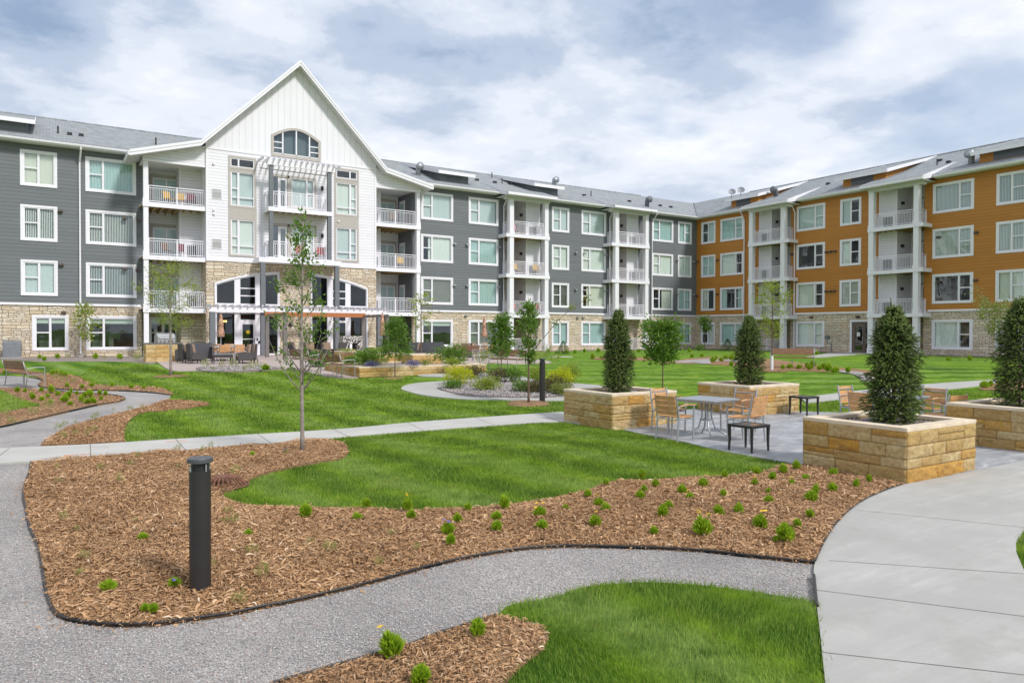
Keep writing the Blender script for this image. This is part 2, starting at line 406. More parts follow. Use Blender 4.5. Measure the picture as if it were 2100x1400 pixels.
def m_leaf(name, c1, c2, tr=.35, rough=.5):
    a = M_(name); k = a.attr(); c = a.mix(k, c1, c2); a.fin(c, rough, spec=.35)
    t = a.n('ShaderNodeBsdfTranslucent'); a.l(a.mix(.5, c, tuple(min(1, q*1.8) for q in c2)), t.inputs[0])
    mx = a.n('ShaderNodeMixShader'); mx.inputs[0].default_value = tr
    a.l(a.b.outputs[0], mx.inputs[1]); a.l(t.outputs[0], mx.inputs[2]); a.l(mx.outputs[0], a.out.inputs[0]); return a.m
MAT['leaf'] = m_leaf('leaf_green', (.045, .12, .016), (.19, .31, .038))
MAT['leafy'] = m_leaf('leaf_yellow_green', (.14, .22, .03), (.36, .42, .05))
MAT['leafd'] = m_leaf('leaf_dark_green', (.03, .09, .018), (.11, .22, .04))
MAT['leafo'] = m_leaf('leaf_olive', (.14, .17, .04), (.30, .33, .08))
MAT['gold'] = m_leaf('leaf_gold', (.25, .35, .01), (.62, .60, .02))
MAT['plum'] = m_leaf('leaf_bronze', (.09, .05, .03), (.16, .17, .05))
MAT['peren'] = m_leaf('perennial_leaf', (.12, .25, .012), (.42, .56, .035))
MAT['weed'] = m_leaf('wispy_leaf', (.16, .22, .05), (.38, .40, .12))
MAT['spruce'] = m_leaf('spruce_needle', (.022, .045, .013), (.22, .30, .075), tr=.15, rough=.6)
MAT['lav'] = m_leaf('lavender_spike', (.12, .14, .22), (.22, .20, .42))
def m_mulch():
    a = M_('wood_mulch'); p = a.pos()
    n = a.noise(p, 9, 6, .8); v = a.vor(a.map(p, (1, 1, 1)), 34, out='Color')
    c = a.ramp(n, [(.28, (.16, .085, .042)), (.5, (.37, .215, .11)), (.75, (.56, .37, .21))])
    c = a.mix(.4, c, a.ramp(a.sepx(v)[0], [(.1, (.15, .08, .045)), (.6, (.38, .22, .125)), (.97, (.56, .39, .26))]))
    big = a.noise(p, .9, 3); c = a.mix(a.ramp(big, [(.35, 0.), (.7, .35)]), c, (.15, .08, .04))
    a.bump(a.noise(p, 30, 5, .8), 1, .04); return a.fin(c, .9, spec=.2)
MAT['mulch'] = m_mulch()
def m_chip():
    a = M_('wood_chip'); c = a.ramp(a.attr(), [(0, (.17, .085, .035)), (.2, (.37, .20, .095)), (.6, (.53, .32, .165)), (.88, (.69, .47, .29)), (1, (.88, .74, .57))])
    c = a.mix(a.ramp(a.noise(a.pos(), .9, 3), [(.40, 0.), (.62, .5)]), c, (.30, .165, .08))
    return a.fin(c, .85, spec=.2)
MAT['chip'] = m_chip()
def m_gravel(name, cols, sc=85):
    a = M_(name); p = a.pos(); v = a.sepx(a.vor(p, sc, out='Color'))[0]; d = a.vor(p, sc)
    c = a.ramp(v, cols); big = a.noise(p, .7, 5, .65)
    c = a.mix(a.ramp(big, [(.38, 0.), (.62, .7)]), c, tuple(q*.58 for q in cols[1][1]))
    tan = a.ramp(a.noise(a.map(p, loc=(9, 3, 1)), .55, 5, .7), [(.58, 0.), (.75, .5)]); c = a.mix(tan, c, (.36, .27, .20))
    c = a.mix(a.ramp(d, [(.5, 0.), (.95, .6)]), c, tuple(q*.4 for q in cols[0][1]))
    a.bump(a.math('SUBTRACT', 1., d), .8, .012); return a.fin(c, .85)
MAT['gravel'] = m_gravel('grey_gravel', [(0, (.23, .215, .205)), (.3, (.43, .41, .395)), (.6, (.54, .50, .47)), (.8, (.47, .37, .325)), (1, (.72, .70, .68))])
MAT['rock'] = m_gravel('river_rock', [(0, (.15, .13, .12)), (.3, (.34, .28, .25)), (.6, (.46, .37, .33)), (.85, (.34, .24, .20)), (1, (.62, .56, .51))], 26)
def m_stonecv(name, stops):
    a = M_(name); c = a.ramp(a.attr(), stops); p = a.obj()
    c = a.mix(.3, c, a.mix(a.noise(p, 25, 4, .7), tuple(q*.6 for q in stops[1][1]), stops[2][1])); return a.fin(c, .8)
MAT['pebble'] = m_stonecv('pebble', [(0, (.14, .13, .13)), (.35, (.30, .27, .26)), (.65, (.42, .38, .36)), (.85, (.32, .24, .21)), (1, (.62, .60, .58))])
MAT['grit'] = m_stonecv('grit', [(0, (.19, .18, .175)), (.35, (.40, .385, .37)), (.65, (.55, .51, .48)), (.85, (.48, .36, .31)), (1, (.78, .76, .73))])
def m_concrete(name, c, var=.12, joint=None, rot=0, broom=True):
    a = M_(name); p = a.pos(); n = a.noise(p, .8, 6, .65); f = a.noise(p, 45, 4, .7)
    col = a.ramp(n, [(.3, tuple(q*(1-var) for q in c)), (.7, tuple(min(1, q*(1+var*.6)) for q in c))])
    col = a.mix(.22, col, a.ramp(f, [(.3, tuple(q*.75 for q in c)), (.7, c)]))
    st = a.ramp(a.noise(a.map(p, loc=(5, 8, 2)), 2.3, 6, .75), [(.55, 0.), (.70, .45)]); col = a.mix(st, col, (.30, .26, .20))
    wt = a.noise(a.map(p, (.35, 2.4, 1), rot=(0, 0, R(12))), 1.1, 6, .68); col = a.mix(a.ramp(wt, [(.35, 0.), (.48, .6), (.62, 0.)]), col, tuple(q*.78 for q in c))
    pass
    if joint:
        x, y, z = a.sepx(a.map(p, rot=(0, 0, rot)))[:3]
        fx = a.math('ABSOLUTE', a.math('SUBTRACT', a.math('FRACT', a.math('DIVIDE', x, joint)), .5))
        k = a.math('LESS_THAN', fx, .006/joint*1.6); col = a.mix(a.math('MULTIPLY', k, .75), col, (.12, .10, .085))
    a.bump(a.noise(a.map(p, (1, 8, 1)), 40, 3, .7), .25, .004); return a.fin(col, .8)
MAT['conc'] = m_concrete('concrete_walk', (.54, .52, .475))
MAT['conc2'] = m_concrete('concrete_curve', (.47, .455, .42), .24)
MAT['jointm'] = plain('joint_line', (.19, .17, .145), .9, var=.5, vs=3)
MAT['pink'] = m_concrete('pink_patio', (.50, .405, .365), joint=2.2)
def m_slate():
    a = M_('stamped_paving'); p = a.pos(); n = a.noise(a.map(p, (1, 2.2, 1), rot=(0, 0, R(20))), 1.6, 7, .72, .6)
    c = a.ramp(n, [(.30, (.20, .21, .23)), (.5, (.33, .335, .35)), (.68, (.50, .50, .505))])
    v = a.map(p, rot=(0, 0, R(0))); b = a.n('ShaderNodeTexBrick'); a.l(v, b.inputs['Vector']); b.inputs['Scale'].default_value = 1
    b.inputs['Brick Width'].default_value = .9; b.inputs['Row Height'].default_value = .6; b.inputs['Mortar Size'].default_value = .006
    c = a.mix(a.math('MULTIPLY', b.outputs['Fac'], .45), c, (.17, .175, .18))
    a.bump(n, .5, .03); a.fin(c, a.ramp(n, [(.3, .35), (.7, .7)])); return a.m
MAT['slate'] = m_slate()
def m_block():
    a = M_('limestone_block'); k = a.attr(); p = a.obj()
    c = a.ramp(k, [(0, (.56, .37, .13)), (.3, (.70, .50, .20)), (.6, (.78, .62, .33)), (.85, (.66, .42, .13)), (1, (.74, .38, .05))])
    n = a.noise(a.map(p, (1, 1, 2.2)), 4, 6, .7, .4); c = a.mix(a.ramp(n, [(.38, 0.), (.66, .7)]), c, (.46, .25, .075))
    n2 = a.noise(p, 22, 5, .7); c = a.mix(a.ramp(n2, [(.35, .4), (.6, 0.)]), c, (.26, .17, .085))
    c = a.mix(a.ramp(a.noise(a.map(p, loc=(3, 3, 3)), 7, 4, .6), [(.6, 0.), (.75, .5)]), c, (.68, .60, .45))
    a.bump(a.noise(p, 22, 6, .78), 1.0, .035); return a.fin(c, .85)
MAT['block'] = m_block()
MAT['coping'] = plain('limestone_coping', (.70, .58, .43), .8, var=.12, vs=5, bump=.3)
def m_weave(name, c):
    a = M_(name); p = a.obj(); w1 = a.n('ShaderNodeTexChecker'); a.l(p, w1.inputs[0]); w1.inputs['Scale'].default_value = 70
    w1.inputs['Color1'].default_value = (*c, 1); w1.inputs['Color2'].default_value = (*[q*.6 for q in c], 1)
    return a.fin(w1.outputs[0], .6)
MAT['wicker'] = m_weave('dark_wicker', (.085, .075, .075))
def m_umb():
    a = M_('patterned_canvas'); p = a.obj(); v = a.noise(p, 13, 2, .5, 1.5)
    return a.fin(a.ramp(v, [(.42, (.30, .07, .035)), (.47, (.62, .42, .28)), (.55, (.68, .52, .38)), (.6, (.34, .12, .06))]), .85)
MAT['canvas'] = m_umb()
def m_firepeb():
    a = M_('mosaic_pebble'); p = a.obj(); v = a.sepx(a.vor(p, 17, out='Color'))[0]
    return a.fin(a.ramp(v, [(.3, (.03, .03, .03)), (.5, (.25, .2, .17)), (.75, (.65, .62, .58))]), .5)
MAT['mosaic'] = m_firepeb()
def m_emit(name, c, st):
    a = M_(name); e = a.n('ShaderNodeEmission'); e.inputs[0].default_value = (*c, 1); e.inputs[1].default_value = st
    a.l(e.outputs[0], a.out.inputs[0]); return a.m
MAT['lamp'] = m_emit('warm_lamp', (1, .45, .12), 6)
MAT['signy'] = plain('yellow_sign', (.85, .6, .02), .5, var=.02)
MAT['paper'] = plain('paper', (.75, .75, .74), .6, var=.02)
MAT['paint'] = plain('orange_spray', (.80, .28, .14), .8, var=.3, vs=40)

# ================================================================ BUILDINGS
class Wing:
    """a building; local x runs along the facade, -y points out of it, z up. xo = local x of the Empty"""
    def __init__(s, name, label, x, y, rz=0, xo=0):
        s.root = thing(name, label, 'building', (x, y, 0), rz); s.xo = xo
    def part(s, mb, name, mats, parent=None, **k):
        return mb.build(name, mats, parent or s.root, org=(s.xo, 0, 0), **k)
EAVE = 12.85; RIDGE_Z = 15.9; RIDGE_D = 7.0; SL = (RIDGE_Z-EAVE)/(RIDGE_D+.6)
HEADS = [2.93, 6.07, 9.18, 12.28]; H = 2.035
FL = [.50, 3.40, 6.50, 9.60]
def roofz(d): return EAVE+SL*(d+.6)

def wall_grid(mb, x0, x1, z0, z1, holes, y=0, mi=0):
    xs = sorted({x0, x1, *[min(max(v, x0), x1) for h in holes for v in h[:2]]})
    zs = sorted({z0, z1, *[min(max(v, z0), z1) for h in holes for v in h[2:]]})
    for i in range(len(xs)-1):
        for j in range(len(zs)-1):
            cx = (xs[i]+xs[i+1])/2; cz = (zs[j]+zs[j+1])/2
            if any(h[0] < cx < h[1] and h[2] < cz < h[3] for h in holes): continue
            mb.face([(xs[i], y, zs[j]), (xs[i+1], y, zs[j]), (xs[i+1], y, zs[j+1]), (xs[i], y, zs[j+1])], mi)

_wcache = {}
def win_meshes(w, h, lay, bl, trim, seed, deep):
    """one window: trim+sash mesh, pane, blind, room behind"""
    key = (round(w, 2), round(h, 2), lay, bl, trim, seed, deep)
    if key in _wcache: return _wcache[key]
    rr = random.Random(hash(key) % 9999 if False else seed*31+len(lay)*7+int(w*10))
    tw = .13; fr = MB(); mt = [MAT['white'] if trim == 'white' else MAT['taupe'], MAT['rail']]
    fr.box(0, w, -.035, .03, h-tw, h); fr.box(0, w, -.045, .03, 0, tw); fr.box(0, tw, -.033, .03, tw, h-tw); fr.box(w-tw, w, -.033, .03, tw, h-tw)
    a, b, c, d = tw, w-tw, tw, h-tw
    fr.box(a, b, -.012, .06, d-.055, d, 1); fr.box(a, b, -.012, .06, c, c+.055, 1)
    fr.box(a, a+.055, -.010, .06, c+.055, d-.055, 1); fr.box(b-.055, b, -.010, .06, c+.055, d-.055, 1)
    a += .055; b -= .055; c += .055; d -= .055
    tot = sum(f for _, f in lay); x = a; pane = MB(); W = b-a
    spans = []
    for i, (k, f) in enumerate(lay):
        x2 = x+W*f/tot
        l_ = x+(.045 if i else 0); r_ = x2-(.045 if i < len(lay)-1 else 0)
        if i: fr.box(x-.045, x+.045, -.012, .06, c, d, 1)
        if k == 'dh':
            zm = (c+d)/2+.02
            fr.box(l_, r_, -.005, .055, zm-.035, zm+.035, 1)
            fr.box(l_, l_+.03, .0, .05, c, d, 1); fr.box(r_-.03, r_, .0, .05, c, d, 1)
            pane.face([(l_+.03, .030, zm+.035), (r_-.03, .030, zm+.035), (r_-.03, .030, d), (l_+.03, .030, d)])
            pane.face([(l_+.03, .015, c), (r_-.03, .015, c), (r_-.03, .015, zm-.035), (l_+.03, .015, zm-.035)])
        elif k == 'lad':
            for q in (.36, .68): fr.box(l_, r_, -.005, .055, c+(d-c)*q-.03, c+(d-c)*q+.03, 1)
            pane.face([(l_, .03, c), (r_, .03, c), (r_, .03, d), (l_, .03, d)])
        else:
            pane.face([(l_, .03, c), (r_, .03, c), (r_, .03, d), (l_, .03, d)])
        spans.append((l_, r_)); x = x2
    bm_ = MB(); bmat = MAT[('blind', 'blind2', 'blind', 'blind3')[seed*7 % 4]]
    def rip(xa, xb, z0, z1, amp=.007, pitch=.07, y=.12):
        n = max(2, int((xb-xa)/pitch*2)); k = len(bm_.v)
        for i in range(n+1):
            t = i/n; X = xa+(xb-xa)*t; Y = y+(amp if i % 2 else -amp)+rr.uniform(-.004, .004)
            bm_.v += [(X, Y, z0), (X, Y, z1)]
        for i in range(n):
            bm_.f.append([k+2*i, k+2*i+2, k+2*i+3, k+2*i+1]); bm_.mi.append(0)
    if bl == 'full': rip(a, b, c, d)
    elif bl == 'curt': rip(a, b, c, d, .03, .16); bmat = MAT['curtain']
    elif bl == 'slats':
        x = a
        while x < b:
            bm_.face([(x, .10, c), (x+.045, .135, c), (x+.045, .135, d), (x, .10, d)]); x += .085
    elif bl == 'left': rip(a, a+W*.42, c, d)
    elif bl == 'right': rip(a+W*.5, b, c, d)
    elif bl == 'sides': rip(a, a+W*.22, c, d, .03, .12); rip(b-W*.22, b, c, d, .03, .12); bmat = MAT['curtain']
    elif bl == 'mostr': rip(a+W*.2, b, c, d)
    elif bl == 'mostl': rip(a, a+W*.72, c, d)
    elif bl == 'roller': bm_.box(a, b, .10, .105, d-(d-c)*.17, d); bmat = MAT['roller']
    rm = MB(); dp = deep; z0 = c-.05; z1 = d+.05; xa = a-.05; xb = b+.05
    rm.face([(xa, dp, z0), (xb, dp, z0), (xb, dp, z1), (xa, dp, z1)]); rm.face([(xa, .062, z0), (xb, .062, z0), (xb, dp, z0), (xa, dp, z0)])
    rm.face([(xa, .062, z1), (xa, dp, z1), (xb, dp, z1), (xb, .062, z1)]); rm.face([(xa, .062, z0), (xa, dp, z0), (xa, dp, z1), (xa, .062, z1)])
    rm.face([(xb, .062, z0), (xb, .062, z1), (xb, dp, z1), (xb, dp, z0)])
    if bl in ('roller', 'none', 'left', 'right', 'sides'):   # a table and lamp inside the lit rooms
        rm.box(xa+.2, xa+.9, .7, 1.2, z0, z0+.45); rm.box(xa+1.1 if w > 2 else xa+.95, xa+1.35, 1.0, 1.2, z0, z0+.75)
    res = (fr.mesh('window', mt), pane.mesh('pane', MAT['glass']), bm_.mesh('blind', bmat) if bm_.v else None, rm.mesh('room', MAT['room']))
    _wcache[key] = res; return res
def window(wg, x0, ztop, w, h, lay, bl, trim='white', seed=0, deep=1.6, y=0, name='window', sill=False):
    fm, pm, bm_, rm = win_meshes(w, h, lay, bl, trim, seed, deep)
    o = link(name, fm, wg.root); o.location = (x0-wg.xo, y, ztop-h)
    p = link('pane', pm, o)
    if bm_: link('curtain' if bl in ('curt', 'sides') else 'blind', bm_, o)
    link('room', rm, o)
    return o
def hole(x0, ztop, w, h): return (x0+.12, x0+w-.12, ztop-h+.12, ztop-.12)
SM = (('dh', 1), ('fx', 1)); SMR = (('fx', 1), ('dh', 1)); BG = (('dh', 1), ('fx', 2.1)); BGR = (('fx', 2.1), ('dh', 1))

def downspout(wg, x, z0=.55, z1=12.6, out=.65, name='downspout'):
    mb = MB(); pts = [(x+.05, -out, z1+.1), (x+.05, -out, z1-.05), (x, -.1, z1-.75), (x, -.1, z0+.25), (x, -.25, z0+.05)]
    mb.tube(pts, .05, 8); wg.part(mb, name, MAT['white'])
def vents(wg, pts, mat='brownbox'):
    for x, z in pts:
        mb = MB(); mb.box(x-.11, x+.11, -.10, 0, z-.02, z+.13); mb.face([(x-.11, -.102, z-.02), (x+.11, -.102, z-.02), (x+.11, -.19, z+.02), (x-.11, -.19, z+.02)])
        mb.prism([(x-.11, z+.02), (x+.11, z+.02), (x+.11, z+.13), (x-.11, z+.13)], -.19, -.102)
        wg.part(mb, 'wall_vent', MAT[mat])
def roof_slab(wg, x0, x1, back=14.6, ridge_end=None, name='roof'):
    """gable roof running along x, both slopes, with soffit; ridge_end = (xr) shifts ridge end for a valley"""
    mb = MB(); rz = RIDGE_Z; e = EAVE
    prof = [(-.6, e), (RIDGE_D, rz), (2*RIDGE_D+.6, e)]
    for (ya, za), (yb, zb) in zip(prof, prof[1:]):
        mb.face([(x0, ya, za), (x1, ya, za), (x1, yb, zb), (x0, yb, zb)])
    mb.face([(x0, .0, e-.16), (x1, .0, e-.16), (x1, 14, e-.16), (x0, 14, e-.16)])
    for X in (x0, x1): mb.face([(X, -.6, e), (X, RIDGE_D, rz), (X, 2*RIDGE_D+.6, e)])
    r = wg.part(mb, name, MAT['roof'])
    cap = MB(); cap.tube([(x0, RIDGE_D, rz+.01), (x1, RIDGE_D, rz+.01)], .07, 6); wg.part(cap, 'ridge_cap', MAT['roof'], r)
    return r
def gutter(wg, x0, x1):
    mb = MB(); mb.box(x0, x1, -.60, -.57, EAVE-.24, EAVE-.02)
    mb.prism([(-.74, EAVE-.06), (-.72, EAVE-.16), (-.66, EAVE-.21), (-.602, EAVE-.21), (-.602, EAVE-.06)], x0, x1, axis='x')
    o = wg.part(mb, 'gutter', MAT['white'])
    s = MB(); s.box(x0, x1, -.57, 0, EAVE-.235, EAVE-.21); wg.part(s, 'soffit', MAT['ceil']); return o
def trimband(wg, x0, x1, z=3.53):
    mb = MB(); mb.box(x0, x1, -.04, .0, z, z+.10); mb.box(x0, x1, -.07, 0, z-.03, z); wg.part(mb, 'trim_band', MAT['white'])
def foundation(wg, x0, x1):
    mb = MB(); mb.box(x0, x1, .02, .3, .0, .6); wg.part(mb, 'foundation', MAT['conc2'])
def shed_dormer(wg, x0, x1, sd, y0=.5, hgt=.62, ov=.45, ridge=True):
    """shed dormer: face with louver, cheeks, white fascia and rakes, shingle top"""
    zb = roofz(y0); zt = zb+hgt; zf = zt+.12
    # top plane from (y0-ov, zf) back to the main slope
    s2 = .27; yo = y0-ov; d = (zf-roofz(yo))/(SL-s2); yb = min(yo+d, RIDGE_D-.1)
    zbk = zf+s2*(yb-yo)
    b = MB(); xm0 = x0+(x1-x0)*.2; xm1 = x1-(x1-x0)*.28
    b.face([(x0, y0, zb-.1), (x1, y0, zb-.1), (x1, y0, zt+.15), (x0, y0, zt+.15)])
    b.face([(x0, y0, zb-.1), (x0, y0, zt+.15), (x0, yb, zbk)]); b.face([(x1, y0, zb-.1), (x1, yb, zbk), (x1, y0, zt+.15)])
    o = wg.part(b, 'dormer', MAT[sd])
    lv = MB(); lv.box(xm0, xm1, y0-.02, y0-.003, zb+.03, zt-.02); wg.part(lv, 'louver', MAT['louver'], o)
    X0 = x0-.35; X1 = x1+.35
    t = MB(); t.face([(X0, yo, zf), (X1, yo, zf), (X1, yb, zbk), (X0, yb, zbk)])
    wg.part(t, 'dormer_roof', MAT['roof'], o)
    f = MB(); f.box(X0, X1, yo-.03, yo, zf-.25, zf-.01); f.face([(X0, yo, zf-.25), (X1, yo, zf-.25), (X1, y0, zf-.12), (X0, y0, zf-.12)])
    for X, q in ((X0, -.03), (X1, .03)):
        f.prism([(yo, zf-.25), (yb, zbk-.2), (yb, zbk+.015), (yo, zf+.0)], min(X, X+q), max(X, X+q), axis='x')
    wg.part(f, 'fascia', MAT['white'], o)
def roof_bits(wg, items):
    for k, x, d in items:
        z = roofz(d); mb = MB()
        if k == 'pipe': mb.tube([(x, d, z-.1), (x, d, z+.45)], .045, 8); wg.part(mb, 'vent_pipe', MAT['dark'])
        elif k == 'box': mb.box(x-.13, x+.13, d-.13, d+.13, z-.05, z+.14); wg.part(mb, 'roof_vent', MAT['dark'])
        else:
            mb.tube([(x, d, z-.1), (x, d, z+.4), (x, d-.12, z+.62), (x, d-.42, z+.62)], [.2, .2, .27, .3], 14)
            wg.part(mb, 'exhaust_hood', MAT['alum'] if k == 'hood' else MAT['post'], smooth=True)
def railing(mb, p0, p1, z, h=1.0, posts=(0, .5, 1), pitch=.11):
    p0 = Vector((*p0, 0)); p1 = Vector((*p1, 0)); d = p1-p0; Ln = d.length; d.normalize()
    ang = math.atan2(d.y, d.x); ax = Matrix.Rotation(ang, 3, 'Z'); mid = (p0+p1)/2
    mb.obox((mid.x, mid.y, z+h), ax, Ln, .06, .045); mb.obox((mid.x, mid.y, z+h-.13), ax, Ln-.01, .035, .03); mb.obox((mid.x, mid.y, z+.10), ax, Ln-.01, .035, .035)
    n = int(Ln/pitch)
    for i in range(1, n):
        q = p0+d*(Ln*i/n); mb.obox((q.x, q.y, z+.10+(h-.23)/2), ax, .022, .022, h-.23)
    for t in posts:
        q = p0+d*(Ln*t); mb.obox((q.x, q.y, z+h/2+.02), ax, .055, .055, h)
def balcony(wg, x0, x1, p, z, deckx, back, cols, rails=True, th=.27, joist_back=None):
    """deck from -p (front) to back; cols=(cx0,cx1,cx2,cx3) column x extents; returns the part"""
    mb = MB(); mb.box(x0, x1, -p, -p+.05, z-th, z); mb.box(x0, x0+.05, -p+.05, -.0, z-th, z); mb.box(x1-.05, x1, -p+.05, 0, z-th, z)
    mb.box(x0+.05, x1-.05, -p+.05, -.001, z-.05, z-.008)
    o = wg.part(mb, 'balcony', MAT['white'])
    d = MB(); d.box(deckx[0], deckx[1], 0, back, z-.05, z-.008); d.box(x0+.06, x1-.06, -p+.06, back, z-.06, z-.052, 0)
    wg.part(d, 'deck_board', MAT['under'], o)
    j = MB(); x = x0+.3
    while x < x1-.2:
        j.box(x, x+.045, -p+.051, back-.1 if deckx[0] < x < deckx[1] else -.01, z-.24, z-.062); x += .42
    wg.part(j, 'joist', MAT['joist'], o)
    if rails:
        r = MB(); y = -p+.22
        railing(r, (cols[1]+.02, y), (cols[2]-.02, y), z)
        if cols[0] is not None: railing(r, ((cols[0]+cols[1])/2-.1, -p+.40), ((cols[0]+cols[1])/2-.1, -.02), z, posts=(0, 1))
        if cols[3] is not None: railing(r, ((cols[2]+cols[3])/2+.1, -p+.40), ((cols[2]+cols[3])/2+.1, -.02), z, posts=(0, 1))
        wg.part(r, 'railing', MAT['rail'], o)
    return o
def columns(wg, spans, y0, levels, mat='white', w=.42, caps=True, ztop=12.5):
    for xa, xb in spans:
        mb = MB(); zs = levels+[None]
        for i, z in enumerate(levels):
            t = (levels[i+1]-.27) if i+1 < len(levels) else ztop
            mb.box(xa+.03, xb-.03, y0+.03, y0+w-.03, z, t)
            if caps: mb.box(xa, xb, y0, y0+w, z+.001, z+.42 if i == 0 else z+.24)
        wg.part(mb, 'column', MAT[mat])

def door_unit(wg, x0, x1, z, y, dark=False, parent=None, face=0):
    """glazed white door set in a facade plane (local y = y)"""
    h = 2.1; mb = MB(); mb.box(x0, x1, y-.05, y-.004, z, z+.12); mb.box(x0, x0+.12, y-.05, y-.004, z+.12, z+h); mb.box(x1-.12, x1, y-.05, y-.004, z+.12, z+h)
    mb.box(x0+.12, x1-.12, y-.05, y-.004, z+h-.14, z+h)
    mb.face([(x0+.12, y-.012, z+.12), (x1-.12, y-.012, z+.12), (x1-.12, y-.012, z+h-.14), (x0+.12, y-.012, z+h-.14)], 1)
    o = wg.part(mb, 'door', [MAT['white'], MAT['glassback']], parent)
    h_ = MB(); h_.box(x1-.09, x1-.05, y-.10, y-.051, z+.95, z+1.1); wg.part(h_, 'door_handle', MAT['dark'], o); return o
MAT['glassback'] = plain('door_glass', (.10, .15, .16), .08, var=.3, vs=1)

def bay(wg, x0, x1, rec, clo, sd, cols, p=1.2, ground='stone', back=1.9, shed=True, ground_rail=True, levels=(1, 2, 3)):
    """stack of balconies over a recess. rec=(xa,xb) open recess, clo=(xa,xb) white closet front"""
    # recess box
    left = rec[0] < clo[0]
    ra, rb = rec; mb = MB()
    for i in range(4):
        z0 = FL[i]-.05; z1 = FL[i+1]-.05 if i < 3 else 12.6
        mi = 1 if (i == 0 and ground == 'stone') else 0
        mb.face([(ra, back, z0), (rb, back, z0), (rb, back, z1), (ra, back, z1)], mi)
        for X in (ra, rb): mb.face([(X, 0, z0), (X, back, z0), (X, back, z1), (X, 0, z1)], mi)
        # closet front (white) proud of the wall plane
        ca, cb = clo
        mb.face([(ca, -.01, z0), (cb, -.01, z0), (cb, -.01, z1), (ca, -.01, z1)], 1 if mi else 0)
    mb.face([(ra, 0, 12.58), (rb, 0, 12.58), (rb, back, 12.58), (ra, back, 12.58)], 2)
    wg.part(mb, 'recess_wall', [MAT['white_sd'], MAT['stone'], MAT['ceil']])
    cb_ = MB()
    for X in clo: cb_.box(X-.05, X+.05, -.03, -.0, 3.7, 12.55)
    wg.part(cb_, 'corner_board', MAT['white'])
    for i in range(1, 4):
        dx = ra+.25 if left else rb-1.15
        o = door_unit(wg, dx+.0, dx+.9, FL[i], back)
        t = MB(); t.box(dx-.15, dx+1.05, back-.03, back-.002, FL[i]+2.1, FL[i]+2.3); t.box(dx-.15, dx, back-.03, back-.002, FL[i], FL[i]+2.1); t.box(dx+.9, dx+1.05, back-.03, back-.002, FL[i], FL[i]+2.1)
        wg.part(t, 'door_trim', MAT['taupe'], o)
        lx = clo[0]-.001 if left else clo[1]+.001
        s = -1 if left else 1
        l_ = MB(); l_.box(min(lx, lx+s*.18), max(lx, lx+s*.18), .55, .70, FL[i]+1.72, FL[i]+1.9); l_.box(min(lx+s*.02, lx+s*.16), max(lx+s*.02, lx+s*.16), .50, .75, FL[i]+1.9, FL[i]+1.93)
        wg.part(l_, 'wall_lantern', MAT['dark'])
        v = MB(); cx = (clo[0]+clo[1])/2+(.25 if left else -.25); v.box(cx-.14, cx+.14, -.06, -.012, FL[i]+2.35, FL[i]+2.47); wg.part(v, 'closet_vent', MAT['white'])
    for i in levels: balcony(wg, x0, x1, p, FL[i], (ra, rb), back, cols)
    # condenser grille units standing on the decks are parts of the building
    for i in levels:
        gx = (clo[0]+clo[1])/2; g_ = MB(); g_.box(gx-.33, gx+.33, -.05, -.012, FL[i]+.12, FL[i]+.85); wg.part(g_, 'closet_louver', MAT['louver'])
    spans = []
    if cols[0] is not None: spans.append((cols[0], cols[1]))
    if cols[3] is not None: spans.append((cols[2], cols[3]))
    columns(wg, spans, -p+.02, list(FL), ztop=12.42)
    if ground_rail:
        r = MB(); railing(r, (cols[1], -p+.2), (cols[2], -p+.2), .5, posts=(0, .5, 1)); wg.part(r, 'railing', MAT['rail'])
    sl_ = MB(); sl_.box(x0, x1, -p, back, .35, .47); wg.part(sl_, 'porch_slab', MAT['conc2'])
    if shed:
        s2 = .33; y0 = -p-.55; zf = 12.70; X0 = x0-.25; X1 = x1+.25
        yb = y0+(zf-roofz(y0))/(SL-s2) if zf > roofz(y0) else 0
        yb = min(max(yb, 2.5), 4.6); zb = roofz(yb)+.01
        t = MB(); t.face([(X0, y0, zf), (X1, y0, zf), (X1, yb, zb), (X0, yb, zb)]); o = wg.part(t, 'porch_roof', MAT['roof'])
        f = MB(); f.box(X0, X1, y0-.12, y0-.01, zf-.24, zf-.04)
        for X in (X0, X1-.03): f.prism([(y0, zf-.26), (-.55, zf-.05), (yb, zb-.12), (yb, zb+.012), (y0, zf+.008)], X, X+.03, axis='x')
        f.box(X0, X1, y0, y0+.03, zf-.26, zf-.012)
        wg.part(f, 'fascia', MAT['white'], o)
        c = MB(); c.box(X0+.03, X1-.03, y0+.03, -.001, zf-.25, zf-.22); c.box(x0, x1, -p+.02, -p+.44, zf-.48, zf-.251); wg.part(c, 'porch_ceiling', MAT['ceil'], o)

# ---------------------------------------------------------------- right grey wing
g = Wing('apartment_building', 'dark grey sided apartment wing between the white gable and the orange wing', 32, 48.27, xo=32)
GW = [(23.15, 2.66, BG), (27.14, 2.66, BG), (34.94, 1.78, SM), (38.01, 2.68, BG), (46.10, 2.62, BG), (49.34, 1.78, SMR)]
GB = {(0, 3): 'full', (0, 2): 'mostr', (0, 1): 'slats', (0, 0): 'roller', (1, 3): 'full', (1, 2): 'curt', (1, 1): 'curt', (1, 0): 'slats',
      (2, 3): 'full', (2, 2): 'full', (2, 1): 'slats', (2, 0): 'curt', (3, 3): 'full', (3, 2): 'full', (3, 1): 'mostr', (3, 0): 'curt',
      (4, 3): 'curt', (4, 2): 'full', (4, 1): 'right', (4, 0): 'curt', (5, 3): 'curt', (5, 2): 'full', (5, 1): 'curt', (5, 0): 'curt'}
holes = []
for i, (x, wd, ly) in enumerate(GW):
    for r in range(4): holes.append(hole(x, HEADS[r], wd, H))
recs = [(30.42, 32.43), (41.2, 43.1)]
